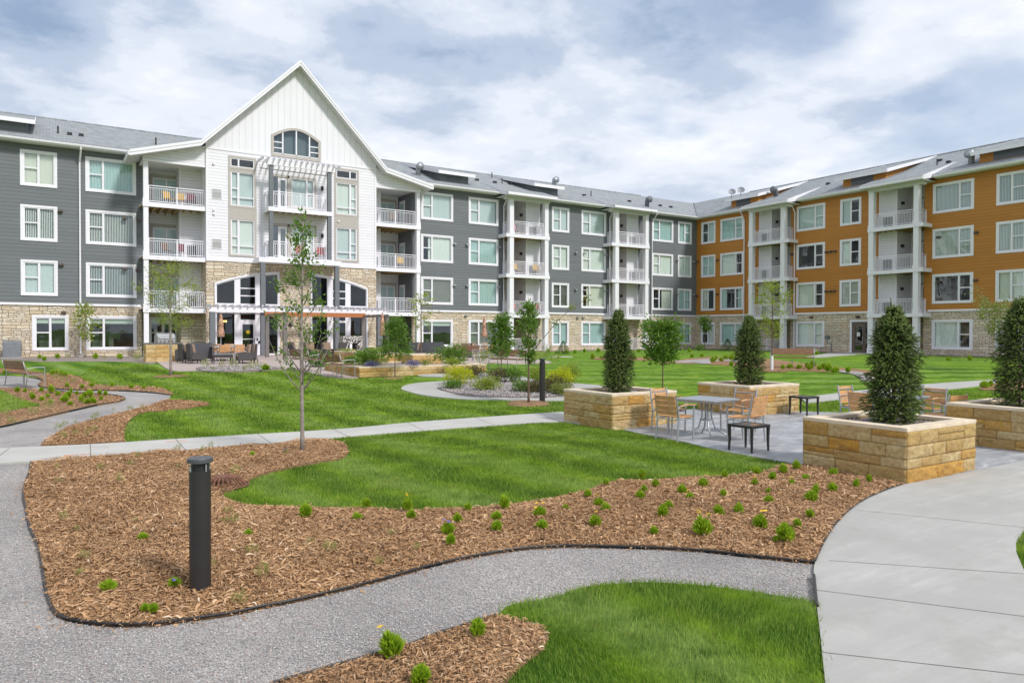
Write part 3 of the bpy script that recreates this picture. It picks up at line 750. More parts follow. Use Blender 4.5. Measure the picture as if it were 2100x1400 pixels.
for a, b in recs: holes.append((a, b, .45, 12.58))
holes.append((19.3, 22.42, .2, 12.3))
mb = MB(); wall_grid(mb, 19.3, 51.81, 3.53, 12.7, holes); g.part(mb, 'siding_wall', MAT['grey_sd'])
mb = MB(); wall_grid(mb, 19.3, 51.81, .2, 3.53, holes); g.part(mb, 'stone_wall', MAT['stone'])
for i, (x, wd, ly) in enumerate(GW):
    for r in range(4): window(g, x, HEADS[r], wd, H, ly, GB[(i, r)], seed=i*4+r)
for a, b in ((22.8, 30.42), (33.8, 41.2), (44.4, 51.7)): trimband(g, a, b)
bay(g, 29.80, 33.90, recs[0], (32.43, 33.70), 'grey_sd', (30.11, 30.55, 33.42, 33.84))
bay(g, 40.35, 44.68, recs[1], (43.10, 44.36), 'grey_sd', (40.76, 41.22, 44.20, 44.63))
roof_slab(g, 17, 51.2)
gutter(g, 22.4, 29.5); gutter(g, 34.2, 40.1); gutter(g, 44.9, 51.2)
downspout(g, 30.25); downspout(g, 41.05); downspout(g, 46.0)
vents(g, [(25.9, 8.55), (27.0, 8.55), (29.8, 8.55), (25.9, 5.45), (27.0, 5.45), (29.8, 5.45), (37.4, 8.6), (38.3, 8.6), (37.4, 5.5), (38.3, 5.5), (40.6, 8.6), (40.6, 5.5), (49.2, 8.6), (49.2, 5.5), (51.3, 8.6), (51.3, 5.5)], 'alum')
vents(g, [(26.9, 3.2), (37.6, 3.2), (38.2, 3.2)], 'alum')
shed_dormer(g, 25.0, 27.4, 'grey_sd'); shed_dormer(g, 33.6, 35.9, 'grey_sd')
roof_bits(g, [('hood', 23.9, 2.0), ('hood', 38.8, 5.0), ('hoodd', 46.4, 1.0), ('box', 29.6, 3.), ('box', 31.3, 3.), ('box', 32.9, 3.2), ('pipe', 32.2, 3.3), ('pipe', 32.6, 5.6),
              ('box', 40.2, 2.4), ('pipe', 41.3, 2.8), ('box', 45.5, 2.4), ('box', 49.2, 2.2), ('box', 50.6, 2.2)])
mb = MB(); mb.face([(17, 14, 0), (60, 14, 0), (60, 14, 12.8), (17, 14, 12.8)]); g.part(mb, 'rear_wall', MAT['grey_sd'])
foundation(g, 22.8, 51.8)

# ---------------------------------------------------------------- left grey wing
l = Wing('apartment_building', 'dark grey sided apartment wing at the left end, behind the bench', 0, 49.57)
LW = [(-8.2, 2.66, BG), (-4.8, 1.78, SM), (-1.11, 1.78, SM), (2.07, 2.66, BG)]
LB = {(2, 3): 'full', (2, 2): 'slats', (2, 1): 'full', (3, 3): 'curt', (3, 2): 'slats', (3, 1): 'slats', (3, 0): 'roller', (2, 0): 'roller'}
holes = []
for i, (x, wd, ly) in enumerate(LW):
    for r in range(4): holes.append(hole(x+(.52 if (i == 2 and r == 0) else 0), HEADS[r], wd, H))
holes.append((5.35, 7.14, .45, 12.2)); holes.append((7.13, 8.3, .45, 12.2))
mb = MB(); wall_grid(mb, -16, 8.3, 3.53, 12.7, holes); l.part(mb, 'siding_wall', MAT['grey_sd'])
mb = MB(); wall_grid(mb, -16, 8.3, .2, 3.53, holes+[(5.0, 8.3, 0, 4)]); l.part(mb, 'stone_wall', MAT['stone'])
for i, (x, wd, ly) in enumerate(LW):
    for r in range(4): window(l, x+(.52 if (i == 2 and r == 0) else 0), HEADS[r], wd, H, ly, LB.get((i, r), 'full'), seed=50+i*4+r)
trimband(l, -16, 4.95); roof_slab(l, -16, 11); gutter(l, -16, 4.3); downspout(l, 1.78, .6)
vents(l, [(.82, 8.9), (.85, 5.8), (.95, 3.05), (4.1, 8.75), (4.85, 8.7), (4.1, 5.7), (4.8, 5.65)])
shed_dormer(l, -6.2, -.75, 'grey_sd')
roof_bits(l, [('pipe', .75, 1.9), ('box', 1.35, 1.9), ('box', 1.95, 2.), ('pipe', 6.1, 2.3)])
mb = MB(); mb.face([(-16, 14, 0), (12, 14, 0), (12, 14, 12.8), (-16, 14, 12.8)]); mb.face([(-16, 0, 0), (-16, 0, 12.8), (-16, 14, 12.8), (-16, 14, 0)]); l.part(mb, 'rear_wall', MAT['grey_sd'])
foundation(l, -16, 4.9)

# ---------------------------------------------------------------- orange wing
o_ = Wing('apartment_building', 'orange sided apartment wing on the right, stone ground floor and white balconies', 51.81, 48.27, rz=-math.pi/2)
OW = [(.59, 1.70, SM), (2.89, 2.6, BGR), (10.85, 2.58, BGR), (14.71, 1.73, SMR), (21.68, 2.65, BGR), (25.67, 1.78, SMR), (30.2, 2.65, BGR), (34.6, 1.78, SM)]
OB = {(0, 3): 'right', (0, 2): 'curt', (0, 1): 'left', (0, 0): 'right', (1, 3): 'curt', (1, 2): 'mostl', (1, 1): 'sides', (1, 0): 'curt', (2, 3): 'full', (2, 2): 'none', (2, 1): 'mostl', (2, 0): 'full',
      (3, 3): 'left', (3, 2): 'left', (3, 1): 'slats', (4, 3): 'slats', (4, 2): 'slats', (4, 1): 'none', (4, 0): 'mostl', (5, 3): 'slats', (5, 2): 'slats', (5, 1): 'full', (5, 0): 'slats'}
holes = []
for i, (x, wd, ly) in enumerate(OW):
    for r in range(4):
        if (i, r) != (3, 0): holes.append(hole(x, HEADS[r], wd, H))
recs = [(8.38, 10.30), (19.14, 21.1)]
for a, b in recs: holes.append((a, b, .45, 12.58))
holes.append((15.75, 17.75, .45, 2.88))
mb = MB(); wall_grid(mb, 0, 42, 3.53, 12.7, holes); o_.part(mb, 'siding_wall', MAT['orange_sd'])
mb = MB(); wall_grid(mb, 0, 42, .2, 3.53, holes); o_.part(mb, 'stone_wall', MAT['stone_g'] if 'stone_g' in MAT else MAT['stone'])
for i, (x, wd, ly) in enumerate(OW):
    for r in range(4):
        if (i, r) != (3, 0): window(o_, x, HEADS[r], wd, H, ly, OB.get((i, r), 'full'), seed=100+i*4+r)
for a, b in ((0.03, 6.9), (10.7, 17.6), (21.4, 42)): trimband(o_, a, b)
bay(o_, 6.91, 10.99, recs[0], (7.18, 8.38), 'orange_sd', (6.95, 7.39, 10.11, 10.57))
bay(o_, 17.65, 21.64, recs[1], (17.87, 19.14), 'orange_sd', (17.66, 18.10, 20.92, 21.34))
roof_slab(o_, 0.4, 42); gutter(o_, .45, 6.6); gutter(o_, 11.3, 17.3); gutter(o_, 22., 42)
# the two roofs meet over the inner corner
mb = MB(); k = -.6
mb.face([(k, k, EAVE), (.5, k, EAVE), (.5, RIDGE_D, RIDGE_Z), (-RIDGE_D, RIDGE_D, RIDGE_Z)]); mb.face([(k, k, EAVE), (-RIDGE_D, RIDGE_D, RIDGE_Z), (-RIDGE_D, 0-.61+.6, roofz(0)+0)][:1]+[(-RIDGE_D, RIDGE_D, RIDGE_Z), (-RIDGE_D, RIDGE_D+.01, RIDGE_Z)])
o_.part(mb, 'valley_roof', MAT['roof'])
mb = MB(); mb.face([(51.2, -.6, EAVE), (58.81, RIDGE_D, RIDGE_Z), (51.2, RIDGE_D, RIDGE_Z)]); mb.face([(51.2, RIDGE_D, RIDGE_Z), (66, RIDGE_D, RIDGE_Z), (66, 14, EAVE), (51.2, 14, EAVE)]); g.part(mb, 'valley_roof', MAT['roof'])
mb = MB(); mb.tube([(51.25, -.55, EAVE+.02), (58.81, RIDGE_D, RIDGE_Z+.02)], .06, 6); g.part(mb, 'valley_flashing', MAT['post'])
mb = MB(); mb.box(51.1, 51.24, -.72, -.58, EAVE-.24, EAVE-.02); mb.box(51.0, 51.81, -.6, 0, EAVE-.245, EAVE-.22); g.part(mb, 'gutter_corner', MAT['white'])
downspout(o_, 5.62, .6); downspout(o_, 10.72, .55)
vents(o_, [(1.7+.9, 8.55), (2.6, 5.45), (.18, 8.6), (.18, 5.4), (13.6, 8.3), (13.95, 8.3), (14.3, 8.3), (13.6, 5.2), (13.95, 5.2), (14.3, 5.2), (22.5-.4, 8.55), (24.5, 8.6), (22.1, 5.45), (24.5, 5.45), (10.75-.3, 8.4), (10.5, 5.3), (12.3, 3.2)])
shed_dormer(o_, 3.66, 6.6, 'orange_sd'); shed_dormer(o_, 14.6, 18.0, 'orange_sd'); shed_dormer(o_, 24.4, 28.6, 'orange_sd')
roof_bits(o_, [('box', 1.9, 3.), ('pipe', 3.0, 3.3), ('hoodd', 7.5, 1.7), ('hood', 23.7, .9), ('pipe', 13.6, 2.4), ('box', 11.5, 3.2), ('pipe', 20.5, 2.8), ('box', 21.3, 2.8), ('box', 20.0, 4.2)])
mb = MB(); mb.face([(0, 14, 0), (42, 14, 0), (42, 14, 12.8), (0, 14, 12.8)]); mb.face([(42, 0, 0), (42, 14, 0), (42, 14, 12.8), (42, 0, 12.8)]); o_.part(mb, 'rear_wall', MAT['orange_sd'])
foundation(o_, 0, 42)
# entrance door of the orange wing
mb = MB(); mb.box(15.6, 15.75, -.04, .03, .47, 3.0); mb.box(15.75, 17.75, -.04, .03, 2.85, 3.0); mb.box(15.75, 15.83, .0, .06, .47, 2.85, 1); mb.box(15.83, 17.75, .0, .06, 2.75, 2.85, 1)
mb.box(16.75, 16.85, .0, .06, .47, 2.75, 1)
d = o_.part(mb, 'door_frame', [MAT['white'], MAT['doorbr']])
mb = MB(); mb.box(15.83, 16.0, -.005, .045, .5, 2.74); mb.box(16.58, 16.74, -.005, .045, .5, 2.74); mb.box(16.0, 16.58, -.005, .045, .5, .75); mb.box(16.0, 16.58, -.005, .045, 2.6, 2.74)
o_.part(mb, 'entrance_door', MAT['doorbr'], d)
mb = MB(); mb.box(16.0, 16.58, .01, .03, .75, 2.6); mb.box(16.85, 17.75, .02, .03, .5, 2.75); o_.part(mb, 'pane', MAT['dglass'], d)
mb = MB(); mb.box(16.62, 16.66, -.08, -.01, 1.2, 1.75); o_.part(mb, 'door_handle', MAT['steel'], d)
mb = MB(); mb.box(16.15, 16.4, -.0, .008, 1.75, 2.05); o_.part(mb, 'notice', MAT['paper'], d)
mb = MB(); mb.face([(15.7, 1.8, .4), (17.8, 1.8, .4), (17.8, 1.8, 2.9), (15.7, 1.8, 2.9)]); mb.face([(15.7, .1, 2.89), (17.8, .1, 2.89), (17.8, 1.8, 2.89), (15.7, 1.8, 2.89)]); mb.face([(15.7, .07, .45), (17.8, .07, .45), (17.8, 1.8, .45), (15.7, 1.8, .45)]); o_.part(mb, 'room', MAT['room'], d)
mb = MB(); mb.box(16.1, 16.4, -.12, 0, 3.15, 3.3); o_.part(mb, 'wall_lamp', MAT['dark'])

# ---------------------------------------------------------------- white gabled block
c = Wing('apartment_building', 'white central block with a tall gable, arched windows and a stone base', 13.8, 47.3, xo=13.8)
RP = [(4.12, 12.33), (7.96, 13.43), (13.9, 19.37), (19.82, 13.24), (23.36, 12.45)]
def poly_face(mb, outer, holes_, y, mi=0):
    lst = [[Vector((a, 0, b)) for a, b in outer]]+[[Vector((a, 0, b)) for a, b in h] for h in holes_]
    fl = [p for q in lst for p in q]
    for t in geometry.tessellate_polygon([[Vector((p.x, p.z, 0)) for p in q] for q in lst]):
        mb.face([(fl[i].x, y, fl[i].z) for i in t], mi)
def arc(cx, a, z0, b, x):  # ellipse z at x
    return z0+b*math.sqrt(max(0, 1-((x-cx)/a)**2))
ACX = 13.72
def zarch(x): return arc(ACX, 7.6, 2.2, 3.66, x)
holesW = []
SL_ = [(9.60, 1.68, 12.89, .80, 'tr'), (9.60, 1.68, 12.05, 2.35, 'BG'), (9.60, 1.68, 9.10, 2.42, 'BG'),
       (16.33, 1.70, 12.98, .80, 'tr2'), (16.33, 1.70, 12.12, 2.35, 'BGR'), (16.33, 1.70, 9.12, 2.40, 'BGR')]
for x, wd, zt, h, k in SL_: holesW.append(hole(x, zt, wd, h))
for z in (6.66, 9.78): holesW.append((12.12, 13.25, z, z+2.25)); holesW.append(hole(13.35, z+2.3, 1.75, 2.1))
mb = MB(); wall_grid(mb, 8.3, 19.3, 6.54, 13.2, holesW)
c.part(mb, 'siding_wall', MAT['white_sd'])
archp = [(12.2, 13.2)]+[(12.2+i/12*3.2, 14.55+.62*math.sin(math.pi*(i/12))) for i in range(13)]+[(15.4, 13.2)]
archh = [(x, z+.0) for x, z in archp]; archh[0] = (12.2, 13.23); archh[-1] = (15.4, 13.23)
mb = MB(); poly_face(mb, [(8.3, 13.2), (19.3, 13.2), (19.3, 13.55), (13.9, 19.15), (8.3, 13.55)], [archh], 0.0)
c.part(mb, 'board_and_batten_gable', MAT['batten'])
mb = MB(); mb.box(8.3, 12.2, -.025, 0, 13.14, 13.26); mb.box(15.4, 19.3, -.025, 0, 13.14, 13.26); mb.box(8.3, 19.3, -.05, .0, 6.33, 6.56)
for X in (8.3, 19.18): mb.box(X, X+.12, -.028, 0, 6.56, 13.14)
c.part(mb, 'trim_band', MAT['white'])
# arched gable window
ins = .16
inner = [(12.2+ins, 13.23+ins)]+[(12.36+i/12*2.88, 14.45+.57*math.sin(math.pi*(i/12))) for i in range(13)]+[(15.4-ins, 13.23+ins)]
def ztop(x): return 14.45+.57*math.sin(math.pi*min(max((x-12.36)/2.88, 0), 1))
mb = MB(); poly_face(mb, archp, [inner], -.05, 0)
n = len(inner)
for i in range(n):
    a, b = inner[i], inner[(i+1) % n]; mb.face([(a[0], -.05, a[1]), (b[0], -.05, b[1]), (b[0], .08, b[1]), (a[0], .08, a[1])], 0)
for i in range(len(archp)):
    a, b = archp[i], archp[(i+1) % len(archp)]; mb.face([(a[0], -.05, a[1]), (b[0], -.05, b[1]), (b[0], .0, b[1]), (a[0], .0, a[1])], 0)
for X in (12.93, 13.80, 14.66): mb.box(X-.04, X+.04, -.02, .05, 13.39, ztop(X), 1)
for xa, xb in ((12.36, 12.89), (14.70, 15.24)):
    for z in (13.75, 14.12): mb.box(xa, xb, -.02, .05, z-.03, z+.03, 1)
mb.box(12.36, 15.24, -.02, .05, 13.39, 13.44, 1)
aw = c.part(mb, 'arched_window', [MAT['taupe'], MAT['rail']])
mb = MB(); poly_face(mb, inner, [], .03); c.part(mb, 'pane', MAT['glass'], aw)
mb = MB(); mb.box(12.25, 15.35, .3, .32, 13.2, 15.3); c.part(mb, 'room', plain('attic_room', (.10, .13, .14), .6), aw)
# window stacks
for i, (x, wd, zt, h, k) in enumerate(SL_):
    ly = {'tr': (('fx', 1), ('fx', 2.1)), 'tr2': (('fx', 2.1), ('fx', 1)), 'BG': (('dh', 1), ('fx', 2.1)), 'BGR': (('fx', 2.1), ('dh', 1))}[k]
    window(c, x, zt, wd, h, ly, 'none' if k[:2] == 'tr' else 'roller_full', trim='taupe', seed=150+i) if False else window(c, x, zt, wd, h, ly, 'none' if k[:2] == 'tr' else 'full', trim='taupe', seed=150+i)
for x, z0, z1 in ((9.60, 9.10, 9.70), (16.33, 9.12, 9.77), (9.60, 12.05, 12.09), (16.33, 12.12, 12.18)):
    mb = MB(); mb.box(x, x+1.69, -.03, -.003, z0, z1); c.part(mb, 'spandrel_panel', MAT['taupe'])
mb = MB()
for x in (9.60, 16.33):
    for z in (10.35, 7.35): mb.box(x+.18, x+1.5, -.02, .05, z-.03, z+.03)
c.part(mb, 'transom_bar', MAT['rail'])
# central balconies
for k, z in enumerate((6.66, 9.78)):
    mb = MB(); mb.box(12.1, 12.3, -.04, .03, z, z+2.25); mb.box(12.12, 13.35, -.04, .03, z+2.12, z+2.3); mb.box(13.22, 13.36, -.04, .03, z, z+2.25)
    dd = c.part(mb, 'door_frame', MAT['taupe'])
    mb = MB(); mb.box(12.62, 12.78, .0, .05, z, z+2.1); mb.box(13.08, 13.2, .0, .05, z, z+2.1); mb.box(12.78, 13.08, 0, .05, z, z+.25); mb.box(12.78, 13.08, 0, .05, z+1.95, z+2.1)
    c.part(mb, 'glazed_door', MAT['white'], dd)
    mb = MB(); mb.box(12.78, 13.08, .02, .03, z+.25, z+1.95); mb.box(12.3, 12.62, .02, .03, z+.0, z+2.1); c.part(mb, 'pane', MAT['glass'], dd)
    mb = MB(); mb.face([(12.1, 1.5, z), (13.4, 1.5, z), (13.4, 1.5, z+2.3), (12.1, 1.5, z+2.3)]); mb.box(12.78, 13.1, .1, .11, z, z+2.1); c.part(mb, 'room', MAT['room'], dd)
    window(c, 13.35, z+2.3, 1.75, 2.1, (('fx', 2.1), ('dh', 1)), 'full', trim='taupe', seed=170+k)
    mb = MB(); mb.box(15.42, 15.55, -.16, -.01, z+1.55, z+1.82); c.part(mb, 'wall_lantern', MAT['dark'])
b4 = balcony(c, 11.72, 15.82, 1.22, 9.78, (11.8, 15.7), -.02, (11.77, 12.06, 15.47, 15.78))
b3 = balcony(c, 11.72, 15.82, 1.22, 6.66, (11.8, 15.7), -.02, (11.77, 12.06, 15.47, 15.78), th=.10)
mb = MB(); mb.box(11.1, 16.35, -1.36, -1.16, 6.30, 6.60); mb.box(11.1, 11.3, -1.16, -.05, 6.30, 6.6); mb.box(16.15, 16.35, -1.16, -.05, 6.30, 6.6); mb.box(11.3, 16.15, -1.16, -.05, 6.45, 6.55); c.part(mb, 'portico_beam', MAT['white'])
columns(c, [(11.77, 12.06), (15.47, 15.78)], -1.2, [6.66, 9.78], 'post', .3, False, 12.35)
mb = MB()
for xa in (11.22, 15.92): mb = MB(); mb.box(xa, xa+.28, -1.36, -1.08, .48, 6.30); c.part(mb, 'post', MAT['post'])
for xa in (8.25, 18.79): mb = MB(); mb.box(xa, xa+.30, -1.52, -1.22, .48, 3.2); c.part(mb, 'post', MAT['post'])
def slats(x0, x1, n, y0, y1, z, hgt=.24, base=None, th=.045):
    mb = MB()
    for i in range(n):
        x = x0+(x1-x0)*i/(n-1)
        mb.prism([(y0, z+.10), (y0+.12, z), (y1, z), (y1, z+hgt), (y0, z+hgt)], x-th/2, x+th/2, axis='x')
    return mb
mb = slats(11.35, 16.2, 15, -1.58, -.0, 12.62, .19); mb.box(11.6, 15.95, -1.24, -1.12, 12.36, 12.68); mb.box(11.5, 16.05, -.06, -.003, 12.36, 12.62)
c.part(mb, 'upper_pergola', MAT['white'])
mb = slats(8.3, 19.25, 27, -1.75, -.0, 3.44, .20); mb.box(8.2, 11.2, -1.54, -1.40, 3.18, 3.46); mb.box(11.2, 16.3, -1.54, -1.4, 3.18, 3.46); mb.box(16.3, 19.35, -1.54, -1.40, 3.18, 3.46)
mb.box(8.78, 12.70, -.09, -.003, 3.18, 3.72); mb.box(14.72, 18.68, -.09, -.003, 3.18, 3.72)
c.part(mb, 'lower_pergola', MAT['white'])
# stone base with two arched glazed screens
def screen(xs, side):
    """xs ordered from outer to inner: bays"""
    pass
AL = [(8.78, 12.70), (14.72, 18.68)]
ah = []
for a, b in AL:
    ah.append([(a, .5), (b, .5)]+[(b-(b-a)*i/10, zarch(b-(b-a)*i/10)) for i in range(11)])
mb = MB(); poly_face(mb, [(8.3, .2), (19.3, .2), (19.3, 6.34), (8.3, 6.34)], ah, 0.0)
for X in (8.3, 19.3): mb.face([(X, 0, .2), (X, 3, .2), (X, 3, 6.34), (X, 0, 6.34)])
for h in ah:
    for i in range(len(h)):
        p, q = h[i], h[(i+1) % len(h)]; mb.face([(p[0], 0, p[1]), (q[0], 0, q[1]), (q[0], .12, q[1]), (p[0], .12, p[1])])
c.part(mb, 'stone_wall', MAT['stone'])
for (a, b), bays in zip(AL, ([(8.92, 9.95), (10.30, 11.20), (11.78, 12.58)], [(14.84, 15.84), (16.24, 17.10), (17.46, 18.56)])):
    outer = [(a, .5), (b, .5)]+[(b-(b-a)*i/10, zarch(b-(b-a)*i/10)) for i in range(11)]
    hs = []; gl = []
    for x0, x1 in bays:
        top = [(x1-(x1-x0)*i/4, zarch(x1-(x1-x0)*i/4)-.17) for i in range(5)]
        hs.append([(x0, 3.76), (x1, 3.76)]+top); hs.append([(x0, .62), (x1, .62), (x1, 3.14), (x0, 3.14)])
    mb = MB(); poly_face(mb, outer, hs, .02)
    for h in hs:
        for i in range(len(h)):
            p, q = h[i], h[(i+1) % len(h)]; mb.face([(p[0], .02, p[1]), (q[0], .02, q[1]), (q[0], .11, q[1]), (p[0], .11, p[1])])
    for x in (a, b-.09): mb.box(x, x+.09, -.04, .02, .5, zarch(x+.045)-.03)
    for i in range(12):
        xa = a+(b-a)*i/12; xb = a+(b-a)*(i+1)/12
        mb.prism([(xa, zarch(xa)-.10), (xb, zarch(xb)-.10), (xb, zarch(xb)+.02), (xa, zarch(xa)+.02)], -.045, .02)
    x0, x1 = bays[1]
    for z in (4.25, 4.72): mb.box(x0, x1, .0, .08, z-.035, z+.035)
    mb.box(x0, x1, .0, .08, 2.62, 2.75)
    sc = c.part(mb, 'arched_screen', MAT['white'])
    mb = MB(); 
    for h in hs: poly_face(mb, h, [], .07)
    c.part(mb, 'pane', MAT['dglass'], sc)
    mb = MB(); mb.box(a+.02, b-.02, 5.0, 5.02, .5, 6.2); mb.box(a+.02, b-.02, .13, 5, .44, .46); mb.box(a+.02, b-.02, .13, 5.0, 6.18, 6.2); mb.box(a, a+.02, .13, 5, .5, 6.2); mb.box(b-.02, b, .13, 5, .5, 6.2)
    mb.box(a+.6, a+2.4, 1.8, 2.8, .5, 1.25); mb.box(a+2.6, a+2.9, 2.0, 2.3, .5, 1.5)
    c.part(mb, 'lobby_room', MAT['room'], sc)
    if a < 10:
        mb = MB()
        for i in range(4): mb.tube([(9.55+i*.13, 2.5, 2.62), (9.55+i*.13, 2.5, 2.74)], .05, 8)
        c.part(mb, 'pendant_lamp', MAT['lamp'], sc)
        mb = MB(); mb.box(10.30, 10.42, -.0, .05, .55, 2.62); mb.box(11.08, 11.20, 0, .05, .55, 2.62); mb.box(10.42, 11.08, 0, .05, .55, .80); mb.box(10.42, 11.08, 0, .05, 2.47, 2.62); mb.box(10.42, 11.08, 0, .05, 1.52, 1.57)
        dr = c.part(mb, 'entrance_door', MAT['white'])
        mb = MB(); mb.tube([(10.75, -.012, 1.98), (10.75, -.001, 1.98)], .12, 20); c.part(mb, 'round_sign', MAT['signy'], dr)
        mb = MB(); mb.box(11.12, 11.15, -.06, 0, 1.3, 1.6); c.part(mb, 'door_handle', MAT['dark'], dr)
        mb = MB(); mb.tube([(11.45, -.05, 1.35), (11.45, .015, 1.35)], .09, 14); mb.box(11.28, 11.36, -.03, .015, 1.45, 1.6); c.part(mb, 'door_opener_button', MAT['dark'])
mb = MB(); mb.box(8.66, 8.78, -.05, .0, .5, zarch(8.78)); 
mb = MB(); mb.box(13.3, 13.5, -.14, 0, 2.35, 2.62); c.part(mb, 'wall_lamp', MAT['dark'])
# side walls of the block and louvers
mb = MB()
for X in (8.3, 19.3): mb.face([(X, 0, 6.34), (X, 3.6, 6.34), (X, 3.6, 14.6), (X, 0, 13.55)])
c.part(mb, 'side_wall', MAT['white_sd'])
for zt in (10.75, 7.7):
    mb = MB(); mb.box(8.62, 9.22, -.03, .0, zt-.62, zt); lv = c.part(mb, 'grille_frame', MAT['white'])
    mb = MB(); mb.box(8.66, 9.18, -.035, -.031, zt-.58, zt-.17, 0); mb.box(8.66, 9.18, -.035, -.031, zt-.14, zt-.03, 0); c.part(mb, 'grille', plain('grille_grey', (.38, .38, .38), .6), lv)
mb = MB()
for x, z in ((8.75, 12.25), (8.75, 9.45), (8.75, 9.2), (16.6, 9.4), (11.45, 12.9)): mb.box(x-.06, x+.06, -.1, 0, z-.05, z+.06)
c.part(mb, 'small_vent', MAT['white'])
# flared roof
def off(pts, d):
    r = []
    for i, p in enumerate(pts):
        a = pts[max(i-1, 0)]; b = pts[min(i+1, len(pts)-1)]
        r.append((p[0], p[1]+d))
    return r
mb = MB(); y0, y1 = -.60, 20.
for (xa, za), (xb, zb) in zip(RP, RP[1:]):
    mb.face([(xa, y0, za+.03), (xb, y0, zb+.03), (xb, y1, zb+.03), (xa, y1, za+.03)])
rf = c.part(mb, 'gable_roof', MAT['roof'])
mb = MB()
for (xa, za), (xb, zb) in zip(RP, RP[1:]):
    mb.prism([(xa, za-.30), (xb, zb-.30), (xb, zb+.02), (xa, za+.02)], y0-.03, y0+.02)
    mb.prism([(xa, za-.12), (xb, zb-.12), (xb, zb+.04), (xa, za+.04)], y0-.06, y0-.031)
mb.box(4.05, 4.13, y0, 2.2, 12.08, 12.33); mb.box(23.34, 23.42, y0, 1.0, 12.2, 12.46)
c.part(mb, 'rake_board', MAT['white'], rf)
mb = MB()
for (xa, za), (xb, zb) in zip(RP, RP[1:]):
    mb.face([(xa, y0+.02, za-.27), (xb, y0+.02, zb-.27), (xb, 3.2, zb-.27), (xa, 3.2, za-.27)])
c.part(mb, 'soffit', MAT['ceil'], rf)
# side bays beside the gable
def sidebay(x0, x1, cols, rec, clo, back, yb, fl, gw):
    ra, rb = rec; mb = MB()
    for i in range(4):
        z0 = FL[i]-.05; z1 = FL[i+1]-.05 if i < 3 else 12.4; mi = 1 if i == 0 else 0
        wall_grid(mb, ra, rb, z0, z1, [hole(gw, 2.93, 1.75, 2.035)] if i == 0 else [], back, mi)
        mb.face([(clo[0], yb, z0), (clo[1], yb, z0), (clo[1], yb, z1), (clo[0], yb, z1)], mi)
        X = clo[1] if clo[0] < ra+.1 else clo[0]
        mb.face([(X, yb, z0), (X, back, z0), (X, back, z1), (X, yb, z1)], mi)
    c.part(mb, 'recess_wall', [MAT['white_sd'], MAT['stone']])
    cb = MB(); X = clo[1] if clo[0] < ra+.1 else clo[0]; cb.box(X-.05, X+.05, yb-.03, yb-.002, 3.5, 12.3); c.part(cb, 'corner_board', MAT['white'])
    mb = MB(); mb.face([(x0, .1, 12.1), (x1, .1, 12.1), (x1, back, 12.1), (x0, back, 12.1)]); c.part(mb, 'porch_ceiling', MAT['ceil'])
    for i in (1, 2, 3):
        # taupe trimmed double unit: window half with rail, door half
        xa, xb = fl; z = FL[i]; xm = (xa+xb)/2; t = MB(); y = back
        t.box(xa-.16, xb+.16, y-.03, y-.002, z+2.05, z+2.28); t.box(xa-.16, xa, y-.03, y-.002, z, z+2.05); t.box(xb, xb+.16, y-.03, y-.002, z, z+2.05)
        q = c.part(t, 'door_trim', MAT['taupe'])
        t = MB(); t.box(xa, xb, y-.04, y-.003, z+1.97, z+2.05)
        for X in (xa, xm-.05, xb-.07): t.box(X, X+.09, y-.04, y-.003, z, z+1.97)
        t.box(xa+.09, xm-.05, y-.04, y-.003, z+.75, z+.81)
        c.part(t, 'glazed_door', MAT['white'], q)
        t = MB(); t.face([(xa+.08, y-.012, z), (xb-.06, y-.012, z), (xb-.06, y-.012, z+1.98), (xa+.08, y-.012, z+1.98)]); c.part(t, 'pane', MAT['doorpane'], q)
    for i in (1, 2, 3):
        mb = MB(); X0, X1 = x0, x1; z = FL[i]
        mb.box(X0, X1, .08, .13, z-.27, z); mb.box(X0, X1, .13, back, z-.05, z-.008); bo = c.part(mb, 'balcony', MAT['white'])
        j = MB(); x = X0+.3
        while x < X1-.1: j.box(x, x+.045, .14, back-.05, z-.25, z-.06); x += .42
        c.part(j, 'joist', MAT['joist'], bo)
        u = MB(); u.box(X0+.02, X1-.02, .135, back, z-.058, z-.052); c.part(u, 'deck_board', MAT['under'], bo)
        r = MB(); railing(r, (cols[1], .3), (cols[2], .3), z); c.part(r, 'railing', MAT['rail'], bo)
        gx = (clo[0]+clo[1])/2+.05; g_ = MB(); g_.box(gx-.25, gx+.25, yb-.04, yb-.003, z+.15, z+.85); c.part(g_, 'closet_louver', MAT['louver'])
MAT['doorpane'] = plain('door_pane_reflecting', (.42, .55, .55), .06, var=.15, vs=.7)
sidebay(4.86, 8.30, (None, 5.20, 8.26, None), (5.0, 8.3), (7.10, 8.3), 3.3, 1.65, (5.75, 7.35), 5.45)
sidebay(19.3, 22.74, (None, 19.34, 22.38, None), (19.3, 22.4), (19.3, 20.25), 3.3, 1.65, (20.9, 22.1), 20.6)
columns(c, [(4.88, 5.20), (22.40, 22.74)], .10, list(FL), w=.34, ztop=12.1)
for pl in ([(4.87, 12.05), (8.3, 12.0), (8.3, 13.3), (7.96, 13.2), (4.87, 12.35)], [(19.3, 12.0), (22.75, 12.05), (22.75, 12.40), (19.82, 13.05), (19.3, 13.4)]):
    mb = MB(); poly_face(mb, pl, [], .1); c.part(mb, 'gable_return', MAT['white_sd'])
    mb = MB(); mb.box(pl[0][0], pl[1][0] if pl[0][0] < 10 else 22.74, .06, .12, 11.98, 12.12); c.part(mb, 'trim_board', MAT['white'])
